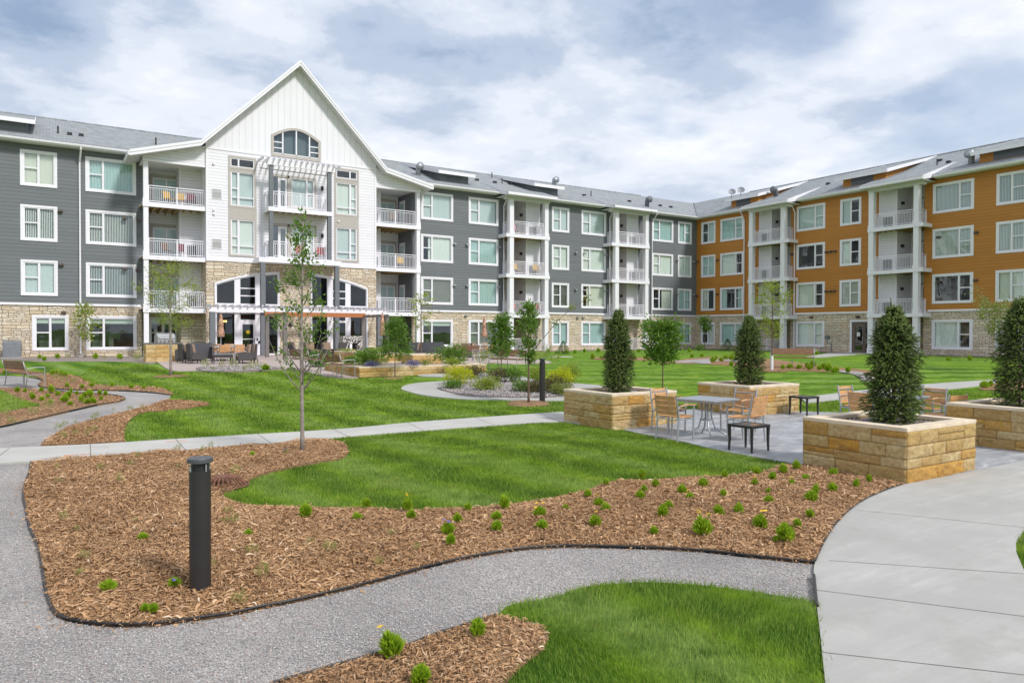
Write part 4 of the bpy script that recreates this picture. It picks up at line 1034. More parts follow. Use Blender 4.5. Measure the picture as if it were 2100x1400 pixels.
# inner grey return walls
mb = MB(); mb.face([(22.42, .98, .4), (22.42, 3.3, .4), (22.42, 3.3, 12.3), (22.42, .98, 12.3)]); c.part(mb, 'return_wall', MAT['grey_sd']); mb = MB(); mb.face([(5.0, 2.27, .4), (5.0, 3.3, .4), (5.0, 3.3, 12.3), (5.0, 2.27, 12.3)]); c.part(mb, 'return_wall', MAT['grey_sd'])
for i in (1, 2, 3):
    z = FL[i]; mb = MB(); mb.box(22.36, 22.415, 2.1, 3.0, z, z+2.1); dd = c.part(mb, 'side_door', MAT['white']); mb = MB(); mb.box(22.35, 22.359, 2.25, 2.85, z+.3, z+1.9); c.part(mb, 'pane', MAT['doorpane'], dd)
window(c, 5.45, 2.93, 1.75, 2.035, SM, 'roller', seed=180, y=3.3); window(c, 20.6, 2.93, 1.75, 2.035, SM, 'roller', seed=181, y=3.3)
mb = MB(); mb.box(8.3, 19.3, 14, 14.1, 0, 13); mb.face([(8.3, 14.05, 13), (19.3, 14.05, 13), (13.9, 14.05, 19.2)]); c.part(mb, 'rear_wall', MAT['white_sd'])

# ================================================================ GROUND
def inpoly(P, poly):
    P = np.asarray(P); poly = np.asarray(poly); x, y = P[:, 0], P[:, 1]; c_ = np.zeros(len(P), bool); n = len(poly)
    for i in range(n):
        x0, y0 = poly[i]; x1, y1 = poly[(i+1) % n]
        if y0 == y1: continue
        c_ ^= ((y0 > y) != (y1 > y)) & (x < (x1-x0)*(y-y0)/(y1-y0)+x0)
    return c_
def smooth(pts, n=4, closed=False):
    r = []; N_ = len(pts)
    for i in range(N_ if closed else N_-1):
        p = [np.array(pts[(i+k) % N_] if closed else pts[min(max(i+k, 0), N_-1)]) for k in (-1, 0, 1, 2)]
        for j in range(n):
            t = j/n; r.append(tuple(.5*((2*p[1])+(-p[0]+p[2])*t+(2*p[0]-5*p[1]+4*p[2]-p[3])*t*t+(-p[0]+3*p[1]-3*p[2]+p[3])*t**3)))
    if not closed: r.append(tuple(pts[-1]))
    return r
def W(pts): return [G(*p) for p in pts]
def sheet(name, poly, zoff, mat, grid=.8, skirt=.06, zfun=None, kind='structure', jit=0, extra=()):
    poly = [tuple(p) for p in poly]
    P = np.array(poly); lo = P.min(0); hi = P.max(0)
    gx, gy = np.meshgrid(np.arange(lo[0]+grid/2, hi[0], grid), np.arange(lo[1]+grid/2, hi[1], grid))
    Q = np.c_[gx.ravel(), gy.ravel()]+rng.uniform(-.2, .2, (gx.size, 2))*grid; Q = Q[inpoly(Q, poly)] if len(Q) else Q
    # keep interior points off the border
    if len(Q):
        d = np.min(np.linalg.norm(Q[:, None]-P[None], axis=2), axis=1) if len(Q)*len(P) < 4e6 else np.ones(len(Q)); Q = Q[d > grid*.3]
    vs = [Vector(p) for p in poly]+[Vector(q) for q in Q]; n = len(poly)
    v, e, f, *_ = geometry.delaunay_2d_cdt(vs, [], [list(range(n))], 1, 1e-5)
    zz = lambda x, y: gzf(x, y)+zoff+(zfun(x, y) if zfun else 0)
    V = [(p.x, p.y, zz(p.x, p.y)) for p in v]; F = [list(q) for q in f]
    mb = MB(); mb.v = V; mb.f = F; mb.mi = [0]*len(F)
    k = len(V)
    for p in poly: mb.v.append((p[0], p[1], zz(*p))); mb.v.append((p[0], p[1], zz(*p)-skirt))
    for i in range(n):
        j = (i+1) % n; mb.f.append([k+2*i, k+2*j, k+2*j+1, k+2*i+1]); mb.mi.append(0)
    me = bpy.data.meshes.new(name); me.from_pydata(mb.v, [], mb.f); me.materials.append(mat)
    me.update()
    # top faces up
    if me.polygons and me.polygons[0].normal.z < 0: me.flip_normals()
    o = link(name, me)
    if kind: o['kind'] = kind
    return o
def scatter(poly, n):
    P = np.array(poly); lo = P.min(0); hi = P.max(0); r = []
    while sum(map(len, r)) < n:
        Q = rng.uniform(lo, hi, (n*2, 2)); r.append(Q[inpoly(Q, poly)])
    return np.concatenate(r)[:n]
def area(poly):
    P = np.array(poly); x, y = P[:, 0], P[:, 1]; return abs(np.dot(x, np.roll(y, -1))-np.dot(y, np.roll(x, -1)))/2

# lawn: one sheet to the horizon, ground rises half a metre towards the buildings
xs = np.concatenate([np.linspace(-900, -60, 8), np.arange(-50, 90, 1.), np.linspace(100, 900, 8)])
ys = np.concatenate([np.linspace(-900, -40, 8), np.arange(-30, 90, 1.), np.linspace(100, 900, 8)])
X, Y = np.meshgrid(xs, ys); Z = gz(X, Y); nx = len(xs); ny = len(ys)
idx = np.arange(nx*ny).reshape(ny, nx)
F = np.c_[idx[:-1, :-1].ravel(), idx[:-1, 1:].ravel(), idx[1:, 1:].ravel(), idx[1:, :-1].ravel()]
lw = link('lawn', np_mesh('lawn', np.c_[X.ravel(), Y.ravel(), Z.ravel()], F, MAT['lawn'], smooth=True)); lw['kind'] = 'structure'

gravelA = W([(63, 951), (200, 990), (420, 1080), (700, 1120), (1000, 1080), (1300, 1060), (1600, 1090), (1700, 1140), (1705, 1250), (1720, 1400), (1760, 1700), (1300, 2600), (400, 2600), (-600, 1900), (-500, 1300), (-300, 1050), (-150, 975), (-60, 957)])
sheet('gravel_path', gravelA, .012, MAT['gravel'])
bedD_front = [(63, 951), (61, 969), (52, 994), (48, 1023), (53, 1046), (61, 1086), (76, 1120), (86, 1160), (94, 1211), (106, 1251), (123, 1271), (157, 1281), (200, 1287), (257, 1290), (314, 1288), (371, 1281), (429, 1273), (486, 1264), (543, 1251), (600, 1240), (714, 1213), (800, 1190), (886, 1166), (971, 1147), (1057, 1133), (1143, 1126), (1200, 1126), (1286, 1128), (1371, 1131), (1457, 1137), (1543, 1147), (1629, 1156), (1672, 1160)]
bedD_right = [(1690, 1120), (1712, 1085), (1740, 1055), (1775, 1030), (1820, 1010), (1856, 998), (1760, 978), (1653, 960)]
bedD_lawn = [(1636, 958), (1600, 958), (1586, 964), (1557, 974), (1486, 981), (1400, 984), (1314, 990), (1257, 993), (1217, 1004), (1200, 1009), (1143, 1026), (1057, 1037), (971, 1048), (886, 1050), (800, 1050), (714, 1046), (600, 1046), (571, 1044), (514, 1041), (471, 1031), (454, 1017), (480, 1008), (503, 994), (529, 980), (600, 961), (660, 951), (700, 944), (712, 935), (714, 926), (707, 914), (686, 906), (664, 903)]
walk_front = [(664, 903), (557, 913), (470, 920), (380, 927), (280, 933), (186, 940)]
bedD = smooth(W(bedD_front))+W(bedD_right)+smooth(W(bedD_lawn))+W(walk_front[1:])
def mound(poly):
    P = np.array(poly)
    def f(x, y):
        d = np.min(np.hypot(P[:, 0]-x, P[:, 1]-y)); return .05*min(1, d/.8)+.012*math.sin(x*5.1)*math.cos(y*4.3)
    return f
mD = mound(bedD)
sheet('mulch_bed', bedD, .03, MAT['mulch'], .35, zfun=mD)
lawnE = smooth(W([(1018, 1270), (1043, 1247), (1086, 1238), (1143, 1227), (1200, 1208), (1286, 1200), (1343, 1199), (1429, 1204), (1514, 1214), (1600, 1227), (1657, 1237), (1674, 1247)]))+W([(1681, 1300), (1691, 1400), (1720, 1700), (1400, 2600), (700, 2600), (850, 1700), (1010, 1440), (1070, 1375), (1111, 1344), (1126, 1318), (1114, 1293), (1057, 1277)])
sheet('lawn_patch', lawnE, .022, MAT['lawn'])
bedF = W([(1018, 1270), (957, 1290), (886, 1313), (834, 1334), (715, 1367), (560, 1412), (300, 1520), (0, 1800), (600, 2600), (700, 2600), (850, 1700), (1010, 1440), (1070, 1375), (1111, 1344), (1126, 1318), (1114, 1293), (1057, 1277)])
sheet('mulch_bed', bedF, .032, MAT['mulch'])
# curved concrete walk at the right
curve = W([(1720, 1700), (1691, 1400), (1681, 1300), (1673, 1235), (1669, 1190), (1672, 1160), (1690, 1120), (1712, 1085), (1740, 1055), (1775, 1030), (1820, 1010), (1856, 998)])
walkC = smooth(curve)+[(11.53, 5.2), (16.2, 5.2), (16.2, 3.2)]+W([(2300, 1010), (2150, 1050), (2105, 1085), (2083, 1115), (2084, 1140), (2100, 1178), (2160, 1240), (2300, 1330)])+[(6.2, .6), (4.2, -1.5), (2.2, .8)]
sheet('concrete_walk', walkC, .040, MAT['conc2'], .7, skirt=.09)
for (a, b) in (((1752, 1052), (2110, 1090)), ((1700, 1158), (2100, 1186)), ((1676, 1220), (2140, 1280)), ((1688, 1350), (2300, 1420)), ((2002, 968), (2140, 968))):
    A = Vector((*G(*a), 0)); B = Vector((*G(*b), 0)); mb = MB(); d_ = (B-A).normalized(); nn = Vector((-d_.y, d_.x, 0))*.0035
    z = .0415; 
    n_ = 6
    for i in range(n_):
        p = A.lerp(B, i/n_); q = A.lerp(B, (i+1)/n_); mb.face([(*(p+nn).xy, gzf(*p.xy)+z+.001), (*(p-nn).xy, gzf(*p.xy)+z+.001), (*(q-nn).xy, gzf(*q.xy)+z+.001), (*(q+nn).xy, gzf(*q.xy)+z+.001)])
    o = mb.build('walk_joint', MAT['jointm']); o['kind'] = 'structure'
# straight sidewalk across the lawn
sw_top = [(-700, 960), (-300, 938), (0, 922), (185, 914), (360, 903), (525, 893), (700, 882), (850, 868), (1000, 857), (1100, 850), (1165, 846)]
sw_bot = [(1190, 871), (1160, 867), (1100, 869), (1000, 876), (850, 887), (700, 899), (664, 903)]+walk_front[1:]+[(100, 948), (0, 953), (-300, 970), (-700, 1000)]
walkS = smooth(W(sw_top))+smooth(W(sw_bot))
sheet('concrete_walk', walkS, .034, MAT['conc'], skirt=.07)
for a, b in (((185, 914), (186, 940)), ((360, 903), (381, 927)), ((526, 891), (557, 913)), ((683, 883), (716, 899)), ((835, 869), (870, 886)), ((975, 859), (1015, 875)), ((1105, 850), (1148, 867)), ((20, 922), (-20, 954)), ((-170, 931), (-240, 966))):
    A = G(*a); B = G(*b); dx, dy = B[0]-A[0], B[1]-A[1]; l_ = math.hypot(dx, dy); nx_, ny_ = -dy/l_*.007, dx/l_*.007
    mb = MB(); mb.face([(p[0]+s*nx_, p[1]+s*ny_, gzf(*p)+.036) for p, s in ((A, 1), (A, -1), (B, -1), (B, 1))]); o = mb.build('walk_joint', MAT['jointm']); o['kind'] = 'structure'
for px, py in ((158, 936), (350, 925), (362, 908)):
    mb = MB(); q = G(px, py)
    for s in (-1, 1):
        for i in range(3):
            x = q[0]+(i-1)*.12; mb.obox((x, q[1]+s*(i-1)*.028, gzf(*q)+.0355), Matrix.Rotation(s*.23, 3, 'Z'), .13, .02, .001)
    o = mb.build('spray_mark', MAT['paint']); tag(o, {158: 'orange spray paint cross on the walk, the one furthest left', 350: 'orange spray paint cross beside the second walk joint, front edge', 362: 'orange spray paint cross at the back end of the second walk joint'}[px], 'paint mark', 'survey marks on the walk')
# paved terrace between the planters
pav = smooth(W([(1275, 883), (1340, 897), (1400, 908), (1470, 925), (1550, 940), (1620, 952), (1653, 961)]))+[(9.75, 5.35), (11.5, 5.22), (16.3, 5.22), (16.3, 7.2), (16.9, 9.0), (16.6, 10.4), (15.6, 11.4), (13.9, 11.4), (13.9, 13.0), (11.65, 13.0), (11.65, 11.45)]
sheet('paved_terrace', pav, .03, MAT['slate'], .5, skirt=.08)
# ring walk round the shrub island
ring = smooth(W([(1165, 822), (1100, 823), (1028, 821), (964, 820), (900, 815.7), (860, 810), (838, 804), (823, 799), (830, 792), (860, 786), (915, 782), (935, 778), (900, 774), (857, 772), (880, 768), (1000, 766), (1060, 771), (1105, 780), (1180, 787), (1246, 793), (1300, 800), (1300, 812), (1230, 816)]), 4, True)
sheet('ring_walk', ring, .03, MAT['conc2'], .8)
isl = smooth(W([(1159, 812), (1140, 816), (1103, 818), (1028, 817), (964, 814.6), (932, 809), (908, 803), (898, 798), (910, 792), (950, 786), (1026, 784), (1103, 786), (1150, 791), (1170, 799)]), 4, True)
sheet('rock_mulch', isl, .045, MAT['rock'], .6)
# pink patio
pat = smooth(W([(320, 742), (349, 760), (403, 761), (420, 763), (514, 762), (579, 758), (621, 761), (664, 772), (707, 777), (737, 775)]))+[(9.7, 25.2), (9.7, 29), (12, 29.2), (14.5, 28.5), (15.2, 28.2)]+W([(1000, 745), (1050, 747), (1128, 745), (1131, 742), (1095, 737), (1040, 730)])+[(27.5, 40.), (24, 44.5), (19.3, 46.0), (19.3, 47.3), (8.3, 47.3), (8.3, 46.9), (6.4, 46.5), (5.2, 43)]
sheet('pink_patio', pat, .03, MAT['pink'])
strip = smooth(W([(403, 757), (440, 753), (486, 752), (546, 753), (579, 757), (540, 761), (514, 763), (470, 764), (420, 763.5)]), 4, True)
sheet('rock_mulch', strip, .05, MAT['rock'])
# planting strips of river rock along the walls
sheet('rock_mulch', [(-16, 49.6), (-16, 45.6)]+W([(0, 738), (86, 742), (184, 741), (266, 742), (300, 746), (317, 746), (322, 743)])+[(5.0, 46.4), (4.9, 49.6)], .02, MAT['rock'])
sheet('rock_mulch', [(22.8, 48.3), (22.8, 46.4), (27, 46.6), (34, 46.4), (42, 46.6), (50.2, 46.4), (50.3, 40), (50.1, 34), (50.2, 30.9), (51.8, 30.8), (51.8, 48.3)], .02, MAT['rock'])
sheet('rock_mulch', [(50.2, 28.6), (50.0, 22), (50.1, 14), (50.1, 6.3), (51.8, 6.3), (51.8, 28.6)], .02, MAT['rock'])
sheet('concrete_walk', W([(1648, 733), (1700, 724.5), (1755, 721.5)])+[(51.75, 32.4), (51.75, 30.4)]+W([(1770, 727), (1720, 730), (1690, 733)]), .03, MAT['conc2'])
# far walk to the right
farw = smooth(W([(1643, 817), (1746, 804), (1883, 790), (2050, 779), (2250, 766), (2500, 752)]))+smooth(W([(2500, 760), (2250, 777), (2080, 783), (2040, 787), (2000, 793), (1937, 799.5), (1883, 801), (1760, 815), (1655, 829)]))
sheet('concrete_walk', farw, .03, MAT['conc2'])
# left gravel path and beds
gpath = smooth(W([(-300, 775), (0, 771), (60, 775), (82, 780), (86, 784), (79, 793), (114, 799.4), (177, 802), (243, 803), (300, 806), (346, 811), (348.6, 814), (340, 821.4), (286, 838.6), (243, 848.6), (171, 867), (137, 877), (108.6, 894), (91, 904), (81, 917), (60, 921)]))+W([(0, 924), (-250, 936)])+smooth(W([(-250, 915), (-100, 896), (0, 878.6), (57, 866), (143, 846), (200, 833), (243, 826), (257, 820), (257, 816.6), (246, 814), (217, 810), (160, 807), (94, 801), (57, 797), (0, 797), (-300, 800)]))
sheet('gravel_path', gpath, .012, MAT['gravel'], .6)
bedA = smooth(W([(-200, 769), (0, 765), (60, 770), (83, 777), (87, 783), (79, 792), (114, 799), (177, 801.5), (243, 802.5), (300, 805), (346, 810), (354, 808), (329, 796), (286, 793), (243, 793), (200, 790), (171, 780), (163, 774), (128, 768), (107, 767), (60, 762), (0, 757), (-200, 759)]), 3, True)
sheet('mulch_bed', bedA, .03, MAT['mulch'], .6)
bedB = smooth(W([(348.6, 822), (340, 822), (286, 839), (243, 849), (171, 868), (138, 878), (110, 895), (93, 905), (84, 917)]))+W([(185, 913), (256, 908)])+smooth(W([(254, 894), (258.6, 874), (274, 857), (294, 848), (329, 845), (371, 840), (414, 835), (430, 830), (414, 826), (380, 823)]))
sheet('mulch_bed', bedB, .03, MAT['mulch'], .5)
bedC = W([(-300, 790), (-120, 795), (0, 796)])+smooth(W([(0, 797), (57, 797.5), (94, 801.5), (160, 807.5), (217, 810.5), (246, 814.5), (256, 817), (255, 820), (243, 825.5), (200, 832), (143, 845), (57, 865), (0, 877)]))+W([(-100, 894), (-300, 920)])
sheet('mulch_bed', bedC, .03, MAT['mulch'], .6)
lawnC = smooth(W([(-250, 795), (-60, 800), (0, 804), (28, 817), (57, 827), (81, 834), (57, 838), (0, 848), (-80, 862), (-250, 880)]), 4, True)
sheet('lawn_patch', lawnC, .045, MAT['lawn'], .6)
# far gravel path and its beds
for nm, pts, z, mt in (('mulch_bed', [(1350, 745), (1392, 739), (1430, 734), (1505, 731), (1590, 738), (1640, 745), (1700, 752), (1752, 757), (1788, 762), (1792, 770), (1757, 765), (1700, 763), (1640, 761), (1560, 757), (1505, 751), (1459, 748), (1440, 746), (1400, 746)], .025, 'mulch'),
                       ('gravel_path', [(1380, 744), (1398, 741), (1430, 738), (1457, 737), (1500, 738), (1560, 743), (1530, 744), (1480, 741), (1459, 743), (1455, 747), (1417, 745)], .04, 'gravel'),
                       ('gravel_path', [(1697, 761), (1737, 762), (1774, 766), (1790, 773), (1795, 781), (1769, 781), (1757, 771), (1730, 765)], .04, 'gravel'),
                       ('mulch_bed', [(2008, 799), (2030, 790), (2060, 785), (2120, 780), (2200, 784), (2160, 797), (2060, 801)], .03, 'mulch'),
                       ('mulch_bed', [(1210, 736), (1230, 733), (1300, 733), (1345, 735), (1330, 739), (1250, 739)], .03, 'mulch')):
    sheet(nm, smooth(W(pts), 3, True), z, MAT[mt], .8)
def edging(name, px, z=.040, r=.010, dep=.05, lab=''):
    P_ = smooth(W(px), 4); mb = MB(); mb.tube([(x, y, gzf(x, y)+z) for x, y in P_], r, 6)
    k = len(mb.v)
    for x, y in P_: mb.v += [(x, y, gzf(x, y)+z), (x, y, gzf(x, y)-.02)]
    for i in range(len(P_)-1): mb.f.append([k+2*i, k+2*i+2, k+2*i+3, k+2*i+1]); mb.mi.append(0)
    o = mb.build(name, MAT['black']); tag(o, lab, 'edging', 'black plastic edging of the beds')
edging('bed_edging', bedD_front, lab='black plastic edging along the front of the big wood chip bed')
edging('bed_edging', [(560, 1412), (715, 1367), (834, 1334), (886, 1313), (957, 1290), (1018, 1270)], lab='black plastic edging of the bed at the bottom edge')
edging('bed_edging', [(0, 878), (57, 865), (143, 845), (200, 832), (243, 825), (256, 818), (246, 814), (217, 810), (160, 807), (94, 801)], lab='black plastic edging round the rounded tip of the left bed')
edging('bed_edging', [(346, 811), (300, 805.5), (243, 802.5), (177, 801.5), (114, 799), (79, 792), (86, 784), (82, 779), (60, 775)], lab='black plastic edging behind the left gravel path near the bench')
edging('bed_edging', [(1672, 1160), (1690, 1120), (1712, 1085), (1740, 1055), (1775, 1030), (1820, 1010), (1850, 999)], z=.05, r=.008, lab='thin edging between the wood chips and the curved walk')
edging('bed_edging', [(1669, 1190), (1673, 1235), (1676, 1255)], z=.05, r=.012, lab='short edging between gravel and the curved walk')

# ---- loose chips, stones and grass blades
def basis(n, up=.0):
    a = rng.uniform(0, 2*np.pi, n); return np.c_[np.cos(a), np.sin(a), np.zeros(n)], np.c_[-np.sin(a), np.cos(a), np.zeros(n)]
def chips(name, poly, n, l0, l1, zf, near=False):
    P_ = scatter(poly, n) if not near else near_scatter(poly, n)
    n = len(P_); z = gz(P_[:, 0], P_[:, 1])+zf(P_)+rng.uniform(.0, .022, n); C_ = np.c_[P_, z]
    A, B = basis(n); Ln = rng.uniform(l0, l1, n)**1.0; Wd = Ln*rng.uniform(.08, .26, n)
    A = A+np.c_[np.zeros(n), np.zeros(n), rng.normal(0, .28, n)]; B = B+np.c_[np.zeros(n), np.zeros(n), rng.normal(0, .5, n)]
    A *= (Ln/2)[:, None]; B *= (Wd/2)[:, None]; bend = np.zeros((n, 3)); bend[:, 2] = Ln*rng.uniform(0, .18, n)
    V = np.stack([C_-A-B*.6, C_-B+bend, C_+A-B*.4, C_+A+B*.5, C_+B+bend, C_-A+B], 1)
    F = np.arange(n*6).reshape(n, 6); F = np.concatenate([F[:, [0, 1, 4, 5]], F[:, [1, 2, 3, 4]]]); cv = rng.beta(2, 2.2, n)
    o = link(name, np_mesh(name, V, F, MAT['chip'], np.r_[cv, cv])); o['kind'] = 'stuff'; return o
def near_scatter(poly, n):
    """denser towards the camera"""
    P_ = scatter(poly, n*2); d = np.hypot(P_[:, 0], P_[:, 1]); w_ = 1/np.maximum(d, 4)**1.3; w_ /= w_.max()
    return P_[rng.random(len(P_)) < w_]
def zD(P_):
    B_ = np.array(bedD); d = np.array([np.min(np.hypot(B_[:, 0]-x, B_[:, 1]-y)) for x, y in P_]) if len(P_) < 900000 else 1
    return .03+.05*np.minimum(1, d/.8)+.012*np.sin(P_[:, 0]*5.1)*np.cos(P_[:, 1]*4.3)
tag(chips('wood_chips', bedD, 300000, .010, .042, zD, True), 'loose shredded wood chips covering the big front bed', 'wood chips')
tag(chips('wood_chips', bedD, 16000, .035, .085, lambda q: zD(q)+.008, True), 'longer pale wood chips lying loose on top of the front bed', 'wood chips')
tag(chips('wood_chips', bedF, 26000, .010, .045, lambda P_: .034), 'loose wood chips in the bed at the bottom edge', 'wood chips')
tag(chips('wood_chips', bedB, 16000, .02, .07, lambda P_: .034), 'loose wood chips between the left gravel path and the lawn', 'wood chips')
tag(chips('wood_chips', bedC, 14000, .02, .08, lambda P_: .034), 'loose wood chips in the left bed inside the path bend', 'wood chips')
tag(chips('wood_chips', bedA, 9000, .02, .08, lambda P_: .034), 'loose wood chips in the bed behind the bench', 'wood chips')
ed = smooth(W(bedD_front), 4); k_ = rng.integers(0, len(ed), 900); P_ = np.array(ed)[k_]+rng.normal(0, .07, (900, 2)); P_ = P_[~inpoly(P_, bedD)]
_sc = scatter; scatter = lambda poly, n: P_
tag(chips('stray_chips', None, len(P_), .01, .045, lambda q: .018), 'stray wood chips lying on the gravel beside the black edging', 'wood chips'); scatter = _sc
def stones(name, P_, r0, r1, z0, mat, sharp=True):
    n = len(P_); r = rng.uniform(r0, r1, n); z = gz(P_[:, 0], P_[:, 1])+z0+r*.35
    base = np.array([(1, 0, 0), (0, 1, 0), (-1, 0, 0), (0, -1, 0), (.1, .1, .62), (0, 0, -.5)])
    A, B = basis(n); jit = rng.uniform(.65, 1.2, (n, 6, 3)); q = base[None]*jit*r[:, None, None]
    V = np.c_[P_, z][:, None]+q[..., :1]*A[:, None]+q[..., 1:2]*B[:, None]; V[..., 2] += q[..., 2]
    f = np.array([(0, 1, 4), (1, 2, 4), (2, 3, 4), (3, 0, 4), (1, 0, 5), (2, 1, 5), (3, 2, 5), (0, 3, 5)])
    F = (np.arange(n)[:, None, None]*6+f[None]).reshape(-1, 3)
    o = link(name, np_mesh(name, V, F, MAT[mat], np.repeat(rng.random(n), 8))); o['kind'] = 'stuff'; return o
Q = near_scatter(gravelA, 130000); Q = Q[~inpoly(Q, bedD) & ~inpoly(Q, bedF) & ~inpoly(Q, lawnE) & ~inpoly(Q, walkC)]; Q = Q[np.hypot(Q[:, 0], Q[:, 1]) < 14]
tag(stones('gravel', Q, .004, .010, .012, 'grit'), 'loose grey crushed gravel of the front path', 'gravel')
tag(stones('river_rock', scatter(isl, 5000), .02, .055, .045, 'pebble'), 'river rock mulch on the shrub island', 'rocks')
tag(stones('river_rock', scatter(strip, 1600), .03, .06, .05, 'pebble'), 'river rock in front of the pink patio', 'rocks')

def blades(name, poly, dens, h0, h1, wd, z0=.0, keep=None, fade=None, lean=.9):
    n = int(area(poly)*dens); P_ = scatter(poly, n)
    P_ = P_+rng.normal(0, .022, P_.shape)
    if fade: d = np.hypot(P_[:, 0], P_[:, 1]); P_ = P_[rng.random(n) < np.clip((fade/np.maximum(d, 1))**1.6, 0, 1)]
    if keep is not None: P_ = P_[keep(P_)]
    n = len(P_); z = gz(P_[:, 0], P_[:, 1])+z0; d = np.hypot(P_[:, 0], P_[:, 1])
    h = rng.uniform(h0, h1, n); w_ = wd*rng.uniform(.7, 1.3, n)*np.maximum(1, d/9)
    A, B = basis(n); C_ = np.c_[P_, z]; tilt = rng.uniform(0, lean, n)*h
    fa = 2.2*np.sin(P_[:, 0]*2.1+1.3*np.sin(P_[:, 1]*1.7))+2.0*np.cos(P_[:, 1]*2.6+np.sin(P_[:, 0]*3.3))+rng.normal(0, .7, n); ldir = np.c_[np.cos(fa), np.sin(fa), np.zeros(n)]
    B = B*.35+ldir*.75; T = C_+B*tilt[:, None]; T[:, 2] += h; Mi = C_+B*(tilt*.3)[:, None]; Mi[:, 2] += h*.55
    A = A*(w_/2)[:, None]
    V = np.stack([C_-A, C_+A, Mi+A*.8, Mi-A*.8, T], 1)
    i = np.arange(n)[:, None]*5; cv = rng.random(n)
    F = np.concatenate([np.c_[i, i+1, i+2], np.c_[i, i+2, i+3], np.c_[i+3, i+2, i+4]])
    o = link(name, np_mesh(name, V, F, MAT['blade'], np.r_[cv, cv, cv])); o['kind'] = 'stuff'; return o
lawnM = smooth(W(bedD_lawn))[:]+W([(700, 899), (850, 887), (1000, 876), (1100, 869), (1160, 868)])+[(9.82, 11.45)]+W([(1275, 883), (1340, 897), (1400, 908), (1470, 925), (1550, 940), (1620, 952)])
lawnEv = [p for p in lawnE if math.hypot(*p) < 1e9]
cl = [(-1, 2.2), (9, -.5), (9, 9), (-1, 9)]
tag(blades('grass', lawnE, 6500, .022, .055, .0042, .02, keep=lambda P_: (P_[:, 0]*math.sin(YAW)+P_[:, 1]*math.cos(YAW)) > 2.6), 'mown grass blades of the lawn corner at the bottom right', 'grass')
tag(blades('grass', lawnM, 3200, .022, .055, .006), 'mown grass blades of the middle lawn in front of the planters', 'grass')
lawnL = smooth(W([(256, 905), (254, 894), (258.6, 874), (274, 857), (294, 848), (329, 845), (371, 840), (414, 835), (432, 830), (414, 825), (352, 815), (354, 808), (329, 796), (286, 792), (243, 791), (200, 788), (171, 779), (163, 773)]))+W([(200, 748), (300, 748), (349, 762), (403, 763), (514, 765), (579, 760), (621, 763), (664, 774), (737, 778), (850, 773), (830, 790), (821, 799), (838, 806), (860, 812), (900, 818), (964, 822), (1100, 825), (1160, 824), (1160, 845), (1000, 855), (850, 866), (700, 880), (525, 891), (360, 902)])
tag(blades('grass', lawnL, 700, .03, .065, .009, fade=19), 'mown grass blades of the striped lawn behind the straight walk', 'grass')
lawnR = W([(1640, 830), (1760, 817), (1937, 802), (2040, 803), (2160, 800), (2200, 850), (2100, 880)])+[(16.5, 6.5), (17.1, 9), (16.8, 10.5), (15.9, 11.5)]
tag(blades('grass', lawnR, 700, .03, .06, .010, fade=22), 'mown grass blades of the lawn behind the right table', 'grass')
tag(blades('grass', smooth(W([(2105, 1085), (2083, 1115), (2084, 1140), (2100, 1178), (2160, 1240), (2300, 1330), (2500, 1200), (2300, 1010), (2150, 1050)]), 3, True), 3500, .03, .06, .005), 'mown grass blades at the right edge beside the curved walk', 'grass')
tag(blades('grass', lawnC, 900, .03, .06, .009, .04), 'mown grass blades of the small lawn inside the left bed', 'grass')

# ================================================================ VEGETATION
def unit(v): return v/np.maximum(np.linalg.norm(v, axis=1, keepdims=True), 1e-9)
def leaf_mesh(name, C_, size, mat, D=None, aspect=.45, droop=0.0, var=.35, curl=.25):
    """one folded leaf (two triangles pairs) per centre; D = preferred direction"""
    n = len(C_); d = rng.normal(0, 1, (n, 3))
    if D is not None: d = d*.6+D*1.0
    d[:, 2] -= droop; d = unit(d); s = np.cross(d, rng.normal(0, 1, (n, 3))); s = unit(s); nn = np.cross(d, s)
    L_ = size*rng.uniform(1-var, 1+var, n); Wd = L_*aspect
    b = C_; t = C_+d*L_[:, None]; mid = C_+d*(L_*.45)[:, None]
    a1 = mid+s*(Wd/2)[:, None]+nn*(L_*curl*.3)[:, None]; a2 = mid-s*(Wd/2)[:, None]+nn*(L_*curl*.3)[:, None]
    V = np.stack([b, a1, t, a2], 1); i = np.arange(n)[:, None]*4
    F = np.concatenate([np.c_[i, i+1, i+2], np.c_[i, i+2, i+3]]); cv = np.clip(rng.normal(.45, .25, n), 0, 1)
    return np_mesh(name, V, F, MAT[mat], np.r_[cv, cv])
def curve_pts(p0, d, L_, n=6, up=0.0, wob=.08, rr=random):
    p = Vector(p0); d = Vector(d).normalized(); r = [p.copy()]
    for i in range(n):
        d = (d+Vector((rr.uniform(-wob, wob), rr.uniform(-wob, wob), up/n+rr.uniform(-wob, wob)*.6))).normalized(); p = p+d*(L_/n); r.append(p.copy())
    return r
